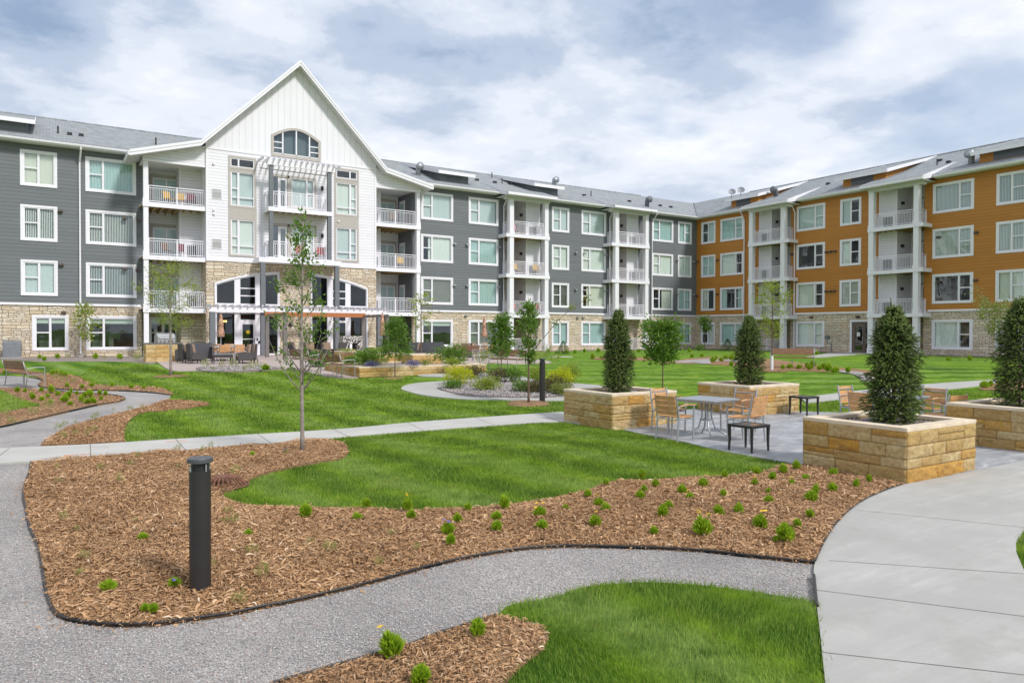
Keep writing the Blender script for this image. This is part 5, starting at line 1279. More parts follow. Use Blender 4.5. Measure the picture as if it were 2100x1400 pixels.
def tree(label, px, py, height, z0, z1, rad, nb, nleaf, lsize, mat='leaf', trunk=.03, bark='bark', pos=None, base=None, up=.5, seed=1, name='deciduous_tree', aspect=.45, droop=.1, prof=None, group=None, sub=3, spread=.10, lean=(0, 0), cluster=None, angle=.5):
    rr = random.Random(seed); x, y = pos if pos else G(px, py); zb = base if base is not None else gzf(x, y)
    root = thing(name, label, 'tree', (x, y, zb), 0, group)
    tr = MB(); n = 12; pts = []
    for i in range(n+1):
        t = i/n; pts.append((lean[0]*t*t+math.sin(t*5+seed)*.015*height*t*.4, lean[1]*t*t+math.cos(t*4+seed)*.012*height*t*.4, height*.97*t))
    tr.tube(pts, [trunk*(1.25 if i == 0 else 1)*(1-.82*i/n)+.003 for i in range(n+1)], 10)
    tw = []
    prof = prof or (lambda t: math.sin(math.pi*min(max(t*.85+.12, 0), 1))**.7)
    for i in range(nb):
        t = (i+.5)/nb; z = z0+(height*.93-z0)*t; k = z/(height*.97)*n; j = min(int(k), n-1); f_ = k-j
        p = Vector(pts[j]).lerp(Vector(pts[j+1]), f_); a = i*2.4+rr.uniform(-.4, .4); L_ = rad*prof((z-z0)/(height-z0))*rr.uniform(.75, 1.15)
        ang = angle+rr.uniform(-.15, .2)
        bp = curve_pts(p, (math.cos(a), math.sin(a), ang), L_*1.15, 6, up, .10, rr)
        tr.tube(bp, [max(.0035, trunk*.38*(1-.85*q/6)*(1-.5*t)) for q in range(7)], 5); tw.append(bp)
        for s_ in range(sub):
            q = rr.randint(1, 5); a2 = a+rr.choice((-1, 1))*rr.uniform(.5, 1.2)
            b2 = curve_pts(bp[q], (math.cos(a2), math.sin(a2), ang*.8), L_*rr.uniform(.3, .55), 4, up, .14, rr)
            tr.tube(b2, [max(.0025, trunk*.15*(1-.7*q_/4)) for q_ in range(5)], 4); tw.append(b2)
    tr.build('trunk', MAT[bark], root, smooth=True)
    C_ = []; D_ = []
    per = max(1, nleaf//len(tw))
    for b in tw+[[Vector(pts[-3]), Vector(pts[-2]), Vector(pts[-1]), Vector(pts[-1])+Vector((0, 0, height*.03))]]*2:
        m_ = int(per*rr.uniform(.5, 1.5))
        if cluster: cs = [rr.uniform(.35, 1.0) for _ in range(cluster)]
        for _ in range(m_):
            t = (rr.choice(cs)+rr.gauss(0, .05)) if cluster else rr.random()**.6; t = min(max(t, .12), 1)
            k = t*(len(b)-1); j = min(int(k), len(b)-2); p = b[j].lerp(b[j+1], k-j); sd = spread*(.5+.7*t)
            C_.append((p.x+rr.gauss(0, sd), p.y+rr.gauss(0, sd), p.z+rr.gauss(0, sd*.9))); D_.append((p.x, p.y, .25))
    link('crown', leaf_mesh('crown', np.array(C_), lsize, mat, unit(np.array(D_)), aspect, droop), root)
    return root

# the tall young maple in front
t1 = tree('tall young tree with grey trunk and sparse leaves standing in the wood chip bed', 620, 932, 4.02, 1.02, 0,   .58, 20, 1750, .055, 'leaf', .033, up=.9, seed=3, aspect=.62, sub=3, spread=.055,
          prof=lambda t: .95*(1-t)**.45*(.55+.6*math.sin(math.pi*min(1, t+.25)))+.10, cluster=4, angle=.75)
# low bare branches of that tree
mb = MB(); rr = random.Random(5)
for a, z, L_ in ((.2, 1.05, 1.1), (2.9, 1.05, 1.05), (4.6, 1.15, .9), (1.4, 1.2, 1.0), (5.6, 1.3, 1.0), (3.6, 1.35, .95)):
    mb.tube(curve_pts((0, 0, z), (math.cos(a)*.9, math.sin(a)*.9, .75), L_, 8, .9, .05, rr), [.013-.0012*i for i in range(9)], 6)
mb.build('branch', MAT['bark'], t1, smooth=True)
tree('thin honey locust with wispy leaves in front of the stone grill counter', 350, 770, 4.15, 1.7, 0, 1.0, 20, 3800, .085, 'leafy', .05, 'bark', up=.35, seed=8, aspect=.32, spread=.15, lean=(.02, 0), cluster=3, angle=.45)
tree('small pear tree with yellow green leaves in front of the left downspout', 175, 733, 3.05, .9, 0, .62, 16, 800, .12, 'leafy', .04, 'bark', up=.6, seed=11, aspect=.7, spread=.13)
tree('small willow like tree with drooping dark leaves before the lower stone planter', 810, 774, 2.15, .62, 0, .62, 22, 2300, .135, 'leaf', .018, 'darkbark', up=.1, seed=12, aspect=.22, droop=.9, spread=.10, prof=lambda t: (1-t)**.6*.9+.12)
tree('slender sparse tree behind the upper stone planter beside the white corner post', 864, 740, 3.4, 1.5, 0, .72, 14, 420, .11, 'leafy', .03, 'darkbark', pos=at(864, 36.5), up=.5, seed=14, aspect=.6, spread=.12, cluster=3)
tree('dense narrow young tree behind the benches with dangling tag at its trunk', 1028, 776, 2.25, .68, 0, .52, 22, 2400, .135, 'leaf', .02, 'darkbark', up=.3, seed=15, aspect=.3, droop=.7, spread=.09, prof=lambda t: (1-t)**.5*.85+.15)
t7 = tree('dark trunked crabapple with one long bare branch to the right, in a mulch ring', 1084, 828, 2.75, 1.0, 0, .40, 18, 1500, .085, 'leaf', .028, 'darkbark', up=.9, seed=16, aspect=.5, spread=.06, angle=.8)
mb = MB(); bp = [(0, 0, 1.3), (.32, -.20, 1.75), (.66, -.42, 2.25), (1.0, -.64, 2.62), (1.32, -.84, 2.82)]
mb.tube(bp, [.012, .010, .008, .006, .004], 6); mb.build('branch', MAT['darkbark'], t7, smooth=True)
C_ = np.concatenate([rng.normal(c_, .06, (60, 3)) for c_ in ((1.32, -.84, 2.84), (.98, -.62, 2.62), (.60, -.38, 2.2))]); link('crown', leaf_mesh('crown', C_, .06, 'leafo', aspect=.5), t7)
tree('round headed leafy tree behind the left planter with bright green leaves', 1359, 815, 2.15, .88, 0, .62, 24, 3000, .125, 'leaf', .022, 'darkbark', up=.35, seed=17, aspect=.38, droop=.3, spread=.10)
tree('little ball shaped tree against the stone wall at the inner corner', 1445, 717, 2.75, 1.5, 0, .62, 18, 800, .15, 'leaf', .03, 'darkbark', pos=at(1445, 63), up=.4, seed=18, aspect=.6, spread=.15)
t10 = tree('sparse yellow green tree with a white trunk guard beside the far bench', 1583, 760, 3.6, 1.25, 0, .75, 18, 1500, .10, 'leafy', .03, 'darkbark', up=.7, seed=19, aspect=.4, spread=.12, cluster=3)
mb = MB(); mb.tube([(0, 0, .0), (0, 0, .62)], .055, 12); mb.build('trunk_guard', MAT['white'], t10)
tree('open crowned small tree behind the rightmost spruce, leaning left', 2066, 762, 2.65, 1.35, 0, 1.1, 18, 1900, .095, 'leafo', .04, 'bark', up=.35, seed=21, aspect=.55, spread=.12, lean=(-.35, .2), cluster=3)
# mulch rings at the foot of lawn trees
for (px, py, r, lab) in ((350, 772, .62, 'wood chip ring at the foot of the honey locust'), (810, 776, .42, 'small wood chip ring under the willow like tree'), (1084, 829, .62, 'raised brown mulch ring at the foot of the crabapple'), (1583, 761, .6, 'mulch ring at the foot of the tree with the white guard')):
    x, y = G(px, py); mb = MB(); n = 28; rr = random.Random(int(px)); rings = [(1., 0.0), (.8, .05), (.5, .075), (.2, .05), (.03, .04)]
    if px != 1084: rings = [(a, b*.5) for a, b in rings]
    rad = [r*rr.uniform(.9, 1.1) for _ in range(n)]
    for a, b in rings: mb.v += [(math.cos(6.283*i/n)*rad[i]*a, math.sin(6.283*i/n)*rad[i]*a, b+.008+(rr.uniform(-.012, .012) if a < 1 else 0)) for i in range(n)]
    for k in range(len(rings)-1):
        for i in range(n): j = (i+1) % n; mb.f.append([k*n+i, k*n+j, (k+1)*n+j, (k+1)*n+i]); mb.mi.append(0)
    mb.f.append([(len(rings)-1)*n+i for i in range(n)]); mb.mi.append(0)
    o = mb.build('mulch_ring', MAT['mulch'], smooth=True); o.location = (x, y, gzf(x, y)); tag(o, lab, 'mulch ring')

# ---- columnar spruces
def spruce(label, x, y, z0, h, r, seed, leader, nshoot=1500):
    nshoot = int(nshoot*1.75)
    rs = np.random.default_rng(seed); root = thing('columnar_spruce', label, 'spruce', (x, y, z0), 0, 'spruces in the stone planters')
    tr = MB(); tr.tube([(0, 0, -.12), (0, 0, h*.5), (.01, 0, h*.97)], [.032, .022, .008], 8); tr.build('trunk', MAT['darkbark'], root)
    t = rs.random(nshoot)**.85
    def R_(t): return r*np.interp(t, [0, .12, .3, .5, .7, .85, .94, 1], [.85, 1, 1, .93, .78, .50, .22, .05])
    a = rs.uniform(0, 2*np.pi, nshoot); lump = 1+.13*np.sin(a*3+t*9+seed)+.12*np.sin(a*5-t*17+seed*2)+.12*np.sin(a*2+t*31+seed*3)+rs.normal(0, .06, nshoot)+.22*(rs.random(nshoot) < .04)
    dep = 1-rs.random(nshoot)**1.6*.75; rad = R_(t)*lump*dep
    C_ = np.c_[np.cos(a)*rad, np.sin(a)*rad, t*h+.02]
    outd = np.c_[np.cos(a), np.sin(a), rs.uniform(-.75, .35, nshoot)+np.clip((t-.72)*4.0, 0, 1.5)]; outd += rs.normal(0, .38, outd.shape); outd = unit(outd)
    sl_ = rs.uniform(.07, .13, nshoot)
    NE = 44; k = np.tile((np.arange(NE)/NE)[None], (nshoot, 1)); ph = rs.uniform(0, 6.28, (nshoot, NE))
    s1 = unit(np.cross(outd, rs.normal(0, 1, (nshoot, 3)))); s2 = np.cross(outd, s1)
    nd = outd[:, None]*.72+(s1[:, None]*np.cos(ph)[..., None]+s2[:, None]*np.sin(ph)[..., None])*.85
    B_ = C_[:, None]+outd[:, None]*(k*sl_[:, None])[..., None]; nl = .024*(1-.3*k)*rs.uniform(.8, 1.2, k.shape)
    T = B_+nd*nl[..., None]; wv = np.cross(nd, outd[:, None]); wv /= np.maximum(np.linalg.norm(wv, axis=2, keepdims=True), 1e-6); wv = wv*.0048
    V = np.stack([B_-wv, B_+wv, T], 2).reshape(-1, 3); F = np.arange(len(V)).reshape(-1, 3)
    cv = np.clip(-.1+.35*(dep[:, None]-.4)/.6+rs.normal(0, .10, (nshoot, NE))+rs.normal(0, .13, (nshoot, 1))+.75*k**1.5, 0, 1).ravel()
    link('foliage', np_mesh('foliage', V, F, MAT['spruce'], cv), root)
    tw = MB()
    for i in range(0, nshoot, 12):
        c_ = C_[i]; e = c_+outd[i]*sl_[i]; tw.tube([(0, 0, max(.03, c_[2]-.10)), tuple(c_), tuple(e)], [.005, .0035, .002], 4)
    tw.build('twigs', MAT['darkbark'], root)
    lm = MB()
    for dx, dy, z1 in leader: lm.tube([(0, 0, h*.93), (dx*.5, dy*.5, h*.93+(z1)*.35), (dx, dy, h*.93+z1)], [.012, .011, .006], 6)
    lm.build('leader', plain('green_shoot%d' % seed, (.12, .14, .04), .8), root)
    return root
# ---- stone planters
def rough_face(V, F, CV, p0, p1, z0, z1, nrm, cv, rs):
    """one split-face block: front grid bulging outward, edges held back"""
    L_ = math.dist(p0, p1); nx_ = max(4, int(L_/.028)); nz_ = max(4, int((z1-z0)/.026)); k = len(V)
    tx, ty = (p1[0]-p0[0])/L_, (p1[1]-p0[1])/L_
    ph = rs.uniform(0, 6, 6); off_ = rs.uniform(0, .008)
    for j in range(nz_+1):
        for i in range(nx_+1):
            u, v = i/nx_, j/nz_; e = min(u*L_, (1-u)*L_, v*(z1-z0), (1-v)*(z1-z0))
            b = .002+.008*min(1, e/.014)+off_+(.008*math.sin(u*L_*16+ph[0]+v*3)*math.cos(v*9+ph[1])+.006*math.sin(u*L_*41+ph[2])*math.sin(v*23+ph[3])+rs.uniform(-.008, .008))*min(1, e/.02)
            g_ = .0018; uu = g_+(L_-2*g_)*u; V.append((p0[0]+tx*uu+nrm[0]*b, p0[1]+ty*uu+nrm[1]*b, z0+.001+(z1-z0-.002)*v))
    for j in range(nz_):
        for i in range(nx_): q = k+j*(nx_+1)+i; F.append((q, q+1, q+nx_+2, q+nx_+1)); CV.append(cv)
    # skirt back into the joint
    ring = [k+i for i in range(nx_+1)]+[k+j*(nx_+1)+nx_ for j in range(1, nz_+1)]+[k+nz_*(nx_+1)+i for i in range(nx_-1, -1, -1)]+[k+j*(nx_+1) for j in range(nz_-1, 0, -1)]
    s = len(V)
    for q in ring: V.append((V[q][0]-nrm[0]*.03, V[q][1]-nrm[1]*.03, V[q][2]))
    for i in range(len(ring)): j = (i+1) % len(ring); F.append((ring[i], s+i, s+j, ring[j])); CV.append(cv)
def planter(label, x0, y0, x1, y1, z0, h, seed, cw=.20, courses=None, name='stone_planter', group='square stone planters', fill='rock', cat='planter', blk=(.30, .78), solid=False, zg=None):
    root = thing(name, label, cat, ((x0+x1)/2, (y0+y1)/2, z0), 0, group); ox, oy = (x0+x1)/2, (y0+y1)/2
    rs = np.random.default_rng(seed); X0, X1, Y0, Y1 = x0-ox, x1-ox, y0-oy, y1-oy; V = []; F = []; CV = []
    courses = courses or [.20, .13, .17, .19]; sc = (h-.055)/sum(courses); z = -.03
    cs = [q*sc for q in courses]; cs[0] += .03
    for ci, ch in enumerate(cs):
        for (a, b, nrm) in (((X0, Y0), (X1, Y0), (0, -1)), ((X1, Y0), (X1, Y1), (1, 0)), ((X1, Y1), (X0, Y1), (0, 1)), ((X0, Y1), (X0, Y0), (-1, 0))):
            L_ = math.dist(a, b); s = 0; tx, ty = (b[0]-a[0])/L_, (b[1]-a[1])/L_
            while s < L_-.01:
                w_ = rs.uniform(*blk)
                if L_-(s+w_) < .16: w_ = L_-s
                lo = z; hi = z+ch
                cut = [lo, lo+(hi-lo)*rs.uniform(.4, .6), hi] if (rs.random() < .12 and hi-lo > .12) else [lo, hi]
                for l0_, h0_ in zip(cut, cut[1:]):
                    rough_face(V, F, CV, (a[0]+tx*s, a[1]+ty*s), (a[0]+tx*(s+w_), a[1]+ty*(s+w_)), l0_, h0_, nrm, rs.choice([rs.uniform(0, .7), rs.uniform(.7, 1)], p=[.8, .2]), rs)
                s += w_
        z += ch
    # quads from mixed faces
    me = np_mesh('block_wall', V, np.array(F), MAT['block'], CV); link('block_wall', me, root)
    core = MB(); e = .012
    core.box(X0+e, X1-e, Y0+e, Y0+cw, -.03, h-.056); core.box(X0+e, X1-e, Y1-cw, Y1-e, -.03, h-.056); core.box(X0+e, X0+cw, Y0+cw, Y1-cw, -.03, h-.056); core.box(X1-cw, X1-e, Y0+cw, Y1-cw, -.03, h-.056)
    core.build('wall_core', plain('joint_shade', (.30, .20, .10), .9) if 'joint_shade' not in bpy.data.materials else bpy.data.materials['joint_shade'], root)
    cp = MB(); o_x = .012
    cp.box(X0-o_x, X1+o_x, Y0-o_x, Y0+cw, h-.055, h); cp.box(X0-o_x, X1+o_x, Y1-cw, Y1+o_x, h-.055, h); cp.box(X0-o_x, X0+cw, Y0+cw+.001, Y1-cw-.001, h-.055, h); cp.box(X1-cw, X1+o_x, Y0+cw+.001, Y1-cw-.001, h-.055, h)
    cp.build('coping', MAT['coping'], root, bevel=.006)
    fl_ = MB(); nn = 14; zf = h-.085
    for j in range(nn+1):
        for i in range(nn+1): fl_.v.append((X0+cw+.0+(X1-X0-2*cw)*i/nn, Y0+cw+(Y1-Y0-2*cw)*j/nn, zf+rs.uniform(-.012, .012)))
    for j in range(nn):
        for i in range(nn): q = j*(nn+1)+i; fl_.f.append([q, q+1, q+nn+2, q+nn+1]); fl_.mi.append(0)
    fl_.build('rock_fill', MAT[fill], root)
    if fill == 'rock':
        n = 700; P_ = np.c_[rs.uniform(X0+cw+.02, X1-cw-.02, n), rs.uniform(Y0+cw+.02, Y1-cw-.02, n)]
        r_ = rs.uniform(.014, .036, n); base = np.array([(1, 0, 0), (0, 1, 0), (-1, 0, 0), (0, -1, 0), (.1, .1, .62), (0, 0, -.5)]); q = base[None]*rs.uniform(.65, 1.2, (n, 6, 3))*r_[:, None, None]
        V = np.c_[P_, zf+r_*.4][:, None]+q; f = np.array([(0, 1, 4), (1, 2, 4), (2, 3, 4), (3, 0, 4), (1, 0, 5), (2, 1, 5), (3, 2, 5), (0, 3, 5)])
        o = link('pebbles', np_mesh('pebbles', V, (np.arange(n)[:, None, None]*6+f[None]).reshape(-1, 3), MAT['pebble'], np.repeat(rs.random(n), 8)), root); o['kind'] = 'stuff'
    return root
planter('nearest square planter of tan limestone blocks, beside the curved walk', 9.68, 5.28, 11.53, 6.85, .0, .765, 41)
planter('tan limestone planter left of the near table, in front of the ring walk', 9.84, 11.45, 11.68, 13.10, .0, .76, 42)
planter('tan limestone planter behind the two small black tables, in front of the far bench', 13.95, 11.32, 15.80, 12.92, .03, .74, 43)
planter('tan limestone planter cut by the right edge of the picture', 13.95, 5.28, 15.82, 6.88, .0, .76, 44)
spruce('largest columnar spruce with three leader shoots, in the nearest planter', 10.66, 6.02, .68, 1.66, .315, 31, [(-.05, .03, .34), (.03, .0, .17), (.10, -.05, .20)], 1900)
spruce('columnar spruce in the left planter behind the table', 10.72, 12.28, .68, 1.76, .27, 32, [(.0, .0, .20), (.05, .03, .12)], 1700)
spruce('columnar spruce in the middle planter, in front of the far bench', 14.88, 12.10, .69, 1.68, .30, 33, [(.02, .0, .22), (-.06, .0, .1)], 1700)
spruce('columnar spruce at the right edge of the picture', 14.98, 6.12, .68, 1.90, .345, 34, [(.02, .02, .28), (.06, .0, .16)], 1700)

# ---- terraced planters by the patio
planter('long low terraced planter of yellow limestone at the patio edge', 9.63, 25.2, 15.0, 29.1, .38, .37, 51, .28, [.19, .17], 'stone_planter', 'terraced stone planters', 'rock', blk=(.7, 1.3))
planter('upper terraced planter of yellow limestone, its left half', 11.9, 29.2, 13.2, 34.5, .42, .68, 52, .25, [.2, .2, .2], 'stone_planter', 'terraced stone planters', 'rock', blk=(.5, 1.1))
planter('upper terraced planter of yellow limestone, its right half with the jog', 13.0, 27.9, 14.4, 29.15, .42, .66, 53, .25, [.2, .2, .2], 'stone_planter', 'terraced stone planters', 'rock', blk=(.5, 1.1))

# ---- shrubs
def shrub(label, x, y, zb, rx, rz, n, lsize, mat, group=None, seed=1, name='shrub', cat='shrub', aspect=.5, up=.3, cone=False, twig='darkbark', share=None):
    rs = np.random.default_rng(seed); root = thing(name, label, cat, (x, y, zb), 0, group)
    u = unit(rs.normal(0, 1, (n, 3))); rr_ = rs.random(n)**.45; C_ = u*rr_[:, None]
    if cone:
        t = rs.random(n)**1.3; a = rs.uniform(0, 6.283, n); r_ = (1-t)**.7*rs.random(n)**.35; C_ = np.c_[np.cos(a)*r_*rx, np.sin(a)*r_*rx, t*rz*2+.03]; D_ = np.c_[np.cos(a), np.sin(a), np.full(n, .5)]
    else:
        lump = 1+.22*np.sin(u[:, 0]*5+seed)+.18*np.sin(u[:, 1]*6+seed*2)+.15*np.sin(u[:, 2]*7+u[:, 0]*4)
        C_ = C_*lump[:, None]; C_ = np.c_[C_[:, 0]*rx, C_[:, 1]*rx, rz*1.0+C_[:, 2]*rz*.92]; D_ = u+np.array([0, 0, up]); 
    link('foliage', leaf_mesh('foliage', C_, lsize, mat, unit(D_), aspect, 0), root)
    mb = MB(); rr2 = random.Random(seed)
    for i in range(9):
        a = rr2.uniform(0, 6.28); mb.tube(curve_pts((rr2.uniform(-.03, .03), rr2.uniform(-.03, .03), 0), (math.cos(a)*.5, math.sin(a)*.5, 1), rz*1.5, 4, .2, .15, rr2), [.008, .007, .005, .004, .003], 4)
    mb.build('stems', MAT[twig], root); return root
SH = [(940, 790, .42, .46, 1500, 'gold', 'yellow green spirea at the left end of the rock island'), (972, 778, .34, .36, 900, 'plum', 'bronze leaved shrub right of the yellow spirea on the island'), (999, 803, .34, .32, 1100, 'leafy', 'low lime green shrub in the middle of the rock island'),
      (930, 800, .26, .22, 600, 'leaf', 'low green shrub at the island front left'), (1022, 786, .36, .36, 900, 'plum', 'reddish shrub at the back middle of the island'), (1054, 786, .33, .38, 900, 'leaf', 'mid green shrub at the back of the island left of the crabapple trunk'),
      (1070, 806, .26, .26, 600, 'leaf', 'small green shrub at the island front by the crabapple trunk'), (1101, 786, .28, .42, 800, 'leafy', 'light green shrub behind the dark bollard'), (1098, 808, .26, .26, 600, 'plum', 'bronze shrub left of the bollard foot'),
      (1132, 806, .44, .33, 1400, 'plum', 'wide bronze shrub right of the bollard'), (1150, 792, .40, .42, 1400, 'gold', 'brightest yellow shrub at the right end of the island'), (1171, 786, .30, .50, 900, 'leafy', 'tall lime shrub at the far right of the island'), (1150, 812, .3, .25, 700, 'leafo', 'low olive shrub at the island edge next to the planter')]
for i, (px, py, r, h, n, mt, lab) in enumerate(SH):
    x, y = G(px, py); shrub(lab, x, y, gzf(x, y)+.04, r*1.18, h*.68, int(n*1.7), .052, mt, 'shrubs on the rock island', 60+i)
for i, (x, y, zb, r, h, n, ls, mt, lab) in enumerate([
    (*at(754, 28.6), .73, .62, .55, 1300, .10, 'leaf', 'leafy green shrub in the left end of the low terraced planter'), (*at(655, 31.5), .5, .55, .60, 1500, .09, 'leafd', 'dense dark green shrub right of the tall maple trunk'),
    (*at(722, 27.6), .73, .30, .32, 450, .09, 'leaf', 'small sprawling shrub hanging over the left planter corner'), (*at(772, 28.4), .73, .42, .22, 900, .05, 'leafo', 'low grassy olive mound beside the left planter shrub'),
    (*at(926, 29.0), .75, .66, .72, 1700, .09, 'leaf', 'dense green shrub at the right part of the low terraced planter'), (*at(928, 27.9), .75, .32, .26, 500, .07, 'leafy', 'yellow green low shrub under the right planter shrub'),
    (*at(848, 27.6), .73, .28, .20, 500, .05, 'lav', 'lavender with blue grey spikes in the low planter, right clump'), (*at(762, 27.0), .73, .28, .18, 500, .05, 'lav', 'lavender with blue grey spikes in the low planter, left clump'), (*at(870, 28), .73, .26, .2, 400, .05, 'leafo', 'small olive tuft beside the right lavender'),
    (*at(780, 33), 1.1, .5, .2, 700, .06, 'leafy', 'yellow flowered ground plant on the upper terrace'), (*at(712, 33.5), 1.1, .4, .14, 450, .05, 'leafy', 'low yellow green plant at the left of the upper terrace'), (*at(832, 33), .9, .5, .22, 700, .06, 'leaf', 'low green plant at the right of the upper terrace'),
    (*G(1155, 726), .5, .52, .86, 1700, .05, 'leafd', 'cone shaped dark evergreen shrub under the small window of the grey wing'), (*G(1492, 719), .5, .62, .95, 1700, .055, 'leafd', 'cone shaped dark evergreen shrub under the corner window of the orange wing'),
    (*G(1435, 719), .5, .45, .5, 500, .09, 'leaf', 'sparse shrub left of the little ball shaped tree')]):
    co = 'cone' in lab
    shrub(lab, x, y, zb, r, h*(.5 if co else .55), n, ls, mt, None, 90+i, cone=co, name='evergreen_shrub' if co else 'shrub')
# yellow flowers near the patio
fl = []
# ---- small perennials
def clump_mesh(n, h, r, seed, mat, wd=.012, up=1.0):
    rs = np.random.default_rng(seed); a = rs.uniform(0, 6.283, n); el = rs.random(n)**.6; d = unit(np.c_[np.cos(a)*el, np.sin(a)*el, np.full(n, .35+up*.5)-.3*el*0+rs.uniform(-.15, .3, n)])
    L_ = h*rs.uniform(.45, .8, n); st = np.c_[np.cos(a)*r*.35*el, np.sin(a)*r*.35*el, rs.random(n)**.7*h*.85*(1-.5*el)]
    st[:, :2] += d[:, :2]*rs.uniform(0, r*.5, n)[:, None]; L_ = L_*(1-st[:, 2]/(h*1.5)); s = unit(np.cross(d, rs.normal(0, 1, (n, 3))))
    mid = st+d*(L_*.5)[:, None]; tp = st+d*L_[:, None]; tp[:, 2] -= el*h*.06; w_ = wd*rs.uniform(.6, 1.3, n)
    V = np.stack([st, mid+s*(w_/2)[:, None], tp, mid-s*(w_/2)[:, None]], 1); i = np.arange(n)[:, None]*4
    F = np.concatenate([np.c_[i, i+1, i+2], np.c_[i, i+2, i+3]]); cv = np.clip(rs.normal(.5, .28, n), 0, 1)
    return np_mesh('perennial', V, F, MAT[mat], np.r_[cv, cv])
PM = [clump_mesh(420, .125, .050, 200+i, 'peren', .016) for i in range(4)]
WM = [clump_mesh(60, .17, .09, 220+i, 'weed', .006, 1.3) for i in range(3)]
def flower_mesh(mat, h=.2, k=2, seed=0, r=.014):
    mb = MB(); rr = random.Random(seed)
    for q in range(k):
        x, y = rr.uniform(-.05, .05), rr.uniform(-.05, .05); z = h*rr.uniform(.85, 1.1)
        mb.tube([(x*.4, y*.4, .05), (x, y, z)], .0018, 4, 1)
        for p in range(7):
            a = p*6.283/7; c_, s_ = math.cos(a), math.sin(a)
            mb.face([(x, y, z), (x+(c_-s_*.35)*r, y+(s_+c_*.35)*r, z+.006), (x+c_*r*1.5, y+s_*r*1.5, z+.004), (x+(c_+s_*.35)*r, y+(s_-c_*.35)*r, z+.006)], 0)
    return mb.mesh('flower', [MAT[mat], MAT['peren']])
FM = {'y': [flower_mesh('yellow', .15, 1+i, i, .016) for i in range(3)], 'p': [flower_mesh('purple', .13, 2+i, 9+i, .013) for i in range(2)]}
def ordn(n): return '%d%s' % (n, 'th' if 10 < n % 100 < 14 else {1: 'st', 2: 'nd', 3: 'rd'}.get(n % 10, 'th'))
def perennials(rows, where, group, zf, dy=11, scale=1.0):
    rows = sorted(rows); cnt = {}
    for i, rw in enumerate(rows):
        px, py, k = rw[:3]; sc = rw[3] if len(rw) > 3 else 1.
        t = 2.04*FPX/(py-680); x, y = G(px, py+.055*FPX/t); wispy = 'w' in k
        me = WM[i % 3] if wispy else PM[i % 4]; ds = ('wispy weed' if wispy else 'green tuft')+(' with yellow flower' if 'f' in k else ' with purple flower' if 'p' in k else '')
        ds = ('small ' if sc < .8 else 'big ' if sc > 1.3 else '')+ds
        cnt[ds] = cnt.get(ds, 0)+1
        o = link('perennial', me); o.location = (x, y, gzf(x, y)+zf); s = sc*scale*random.uniform(.62, 1.0)*(.8 if wispy else 1); o.scale = (s*random.uniform(.8, 1.25), s*random.uniform(.75, 1.1), s*random.uniform(.95, 1.45)); o.rotation_euler = (random.uniform(-.25, .25), random.uniform(-.25, .25), random.uniform(0, 6.28))
        tag(o, '%s, %s such from left in %s' % (ds, ordn(cnt[ds]), where), 'perennial', group)
        if 'f' in k: link('flower', FM['y'][i % 3], o)
        if 'p' in k: link('flower', FM['p'][i % 2], o)
PD = [(628.6,1063,''),(626,1048,''),(734,1070,''),(751,1040,''),(841,1066,''),(833,1046,'f'),(938,1077,'',1.15),(920,1099,'p'),(923,1117,'',.85),(957,1047,''),(1018,1067,''),(1017,1090,''),(1038,1044,'',1.15),(1108,1063,'f'),(1113,1087,'',1.1),(1160,1049,'f'),(1208,1019,''),(1244,994,''),(1227,1040,'f'),(1243,1052,''),(1224,1080,'f'),(1321,1011,'f'),(1314,1026,''),(1318,982,''),(1345,999,''),(1398,1015,''),(1417,1027,'f'),(1441,1002,''),(1370,1044,''),(1356,1064,''),(1343,1096,'',.9),(1444,1098,'f',1.35),(1475,1061,'',1.1),(1453,1067,'',.6),(1513,1056,'p'),(1484,1022,'',1.1),(1486,979,''),(1547,998,'f'),(1551,974,''),(1574,1014,''),(1577,1035,''),(1560,1084,'f',1.05),(1584,985,''),(1623,998,'f'),(1608,971,''),(1633,962,''),(1654,986,''),(1670,1014,'f'),(1664,1028,'',1.1),(1708,1009,''),(1710,975,''),(1753,999,'',.8),(1781,988,''),(1661,1062,'',1.15),(1635,1084,''),(1614,1111,'',1.15),(1594,1111,'',.7),
      (220,1214,'',.95),(358,1204,'p',.85),(296,1254,'',.5),(316,1257,'',.8),(293,1111,'',.7),(508,1104,'',.95),(490,1240,'w',1.1),(538,1191,'w'),(484,1078,'w',1.1),(520,1139,'w'),(437,1171,'w'),(171,1150,'w',1.1),(166,1180,'w',.8),(276,1077,'w',.8),(157,1089,'w',.8),(133,1068,'w',1.1),(677,1137,'w',1.2),(641,1121,'w'),(777,1160,'w'),(851,1133,'w'),(804,1103,'w',.7),(281,942,'w',1.2),(266,958,'w',1.1),(208,967,'w'),(248,978,'w',.9),(250,993,'w'),(118,992,'w'),(368,962,'wp',1.1),(517,939,'',.7),(486,974,'w',1.4),(586,932,'wp',1.2),(417,929,'w',1.2),(366,924,'w',1.1),(433,920,'w'),(116,962,'w'),(470,1055,'w'),(460,1075,'w')]
perennials(PD, 'the front wood chip bed', 'perennials in the big wood chip bed', .055)
perennials([(977, 1300, '', 1.25), (808, 1340, 'f', 1.25), (860, 1398, '', 1.0)], 'the bottom bed', 'perennials in the bottom bed', .035)
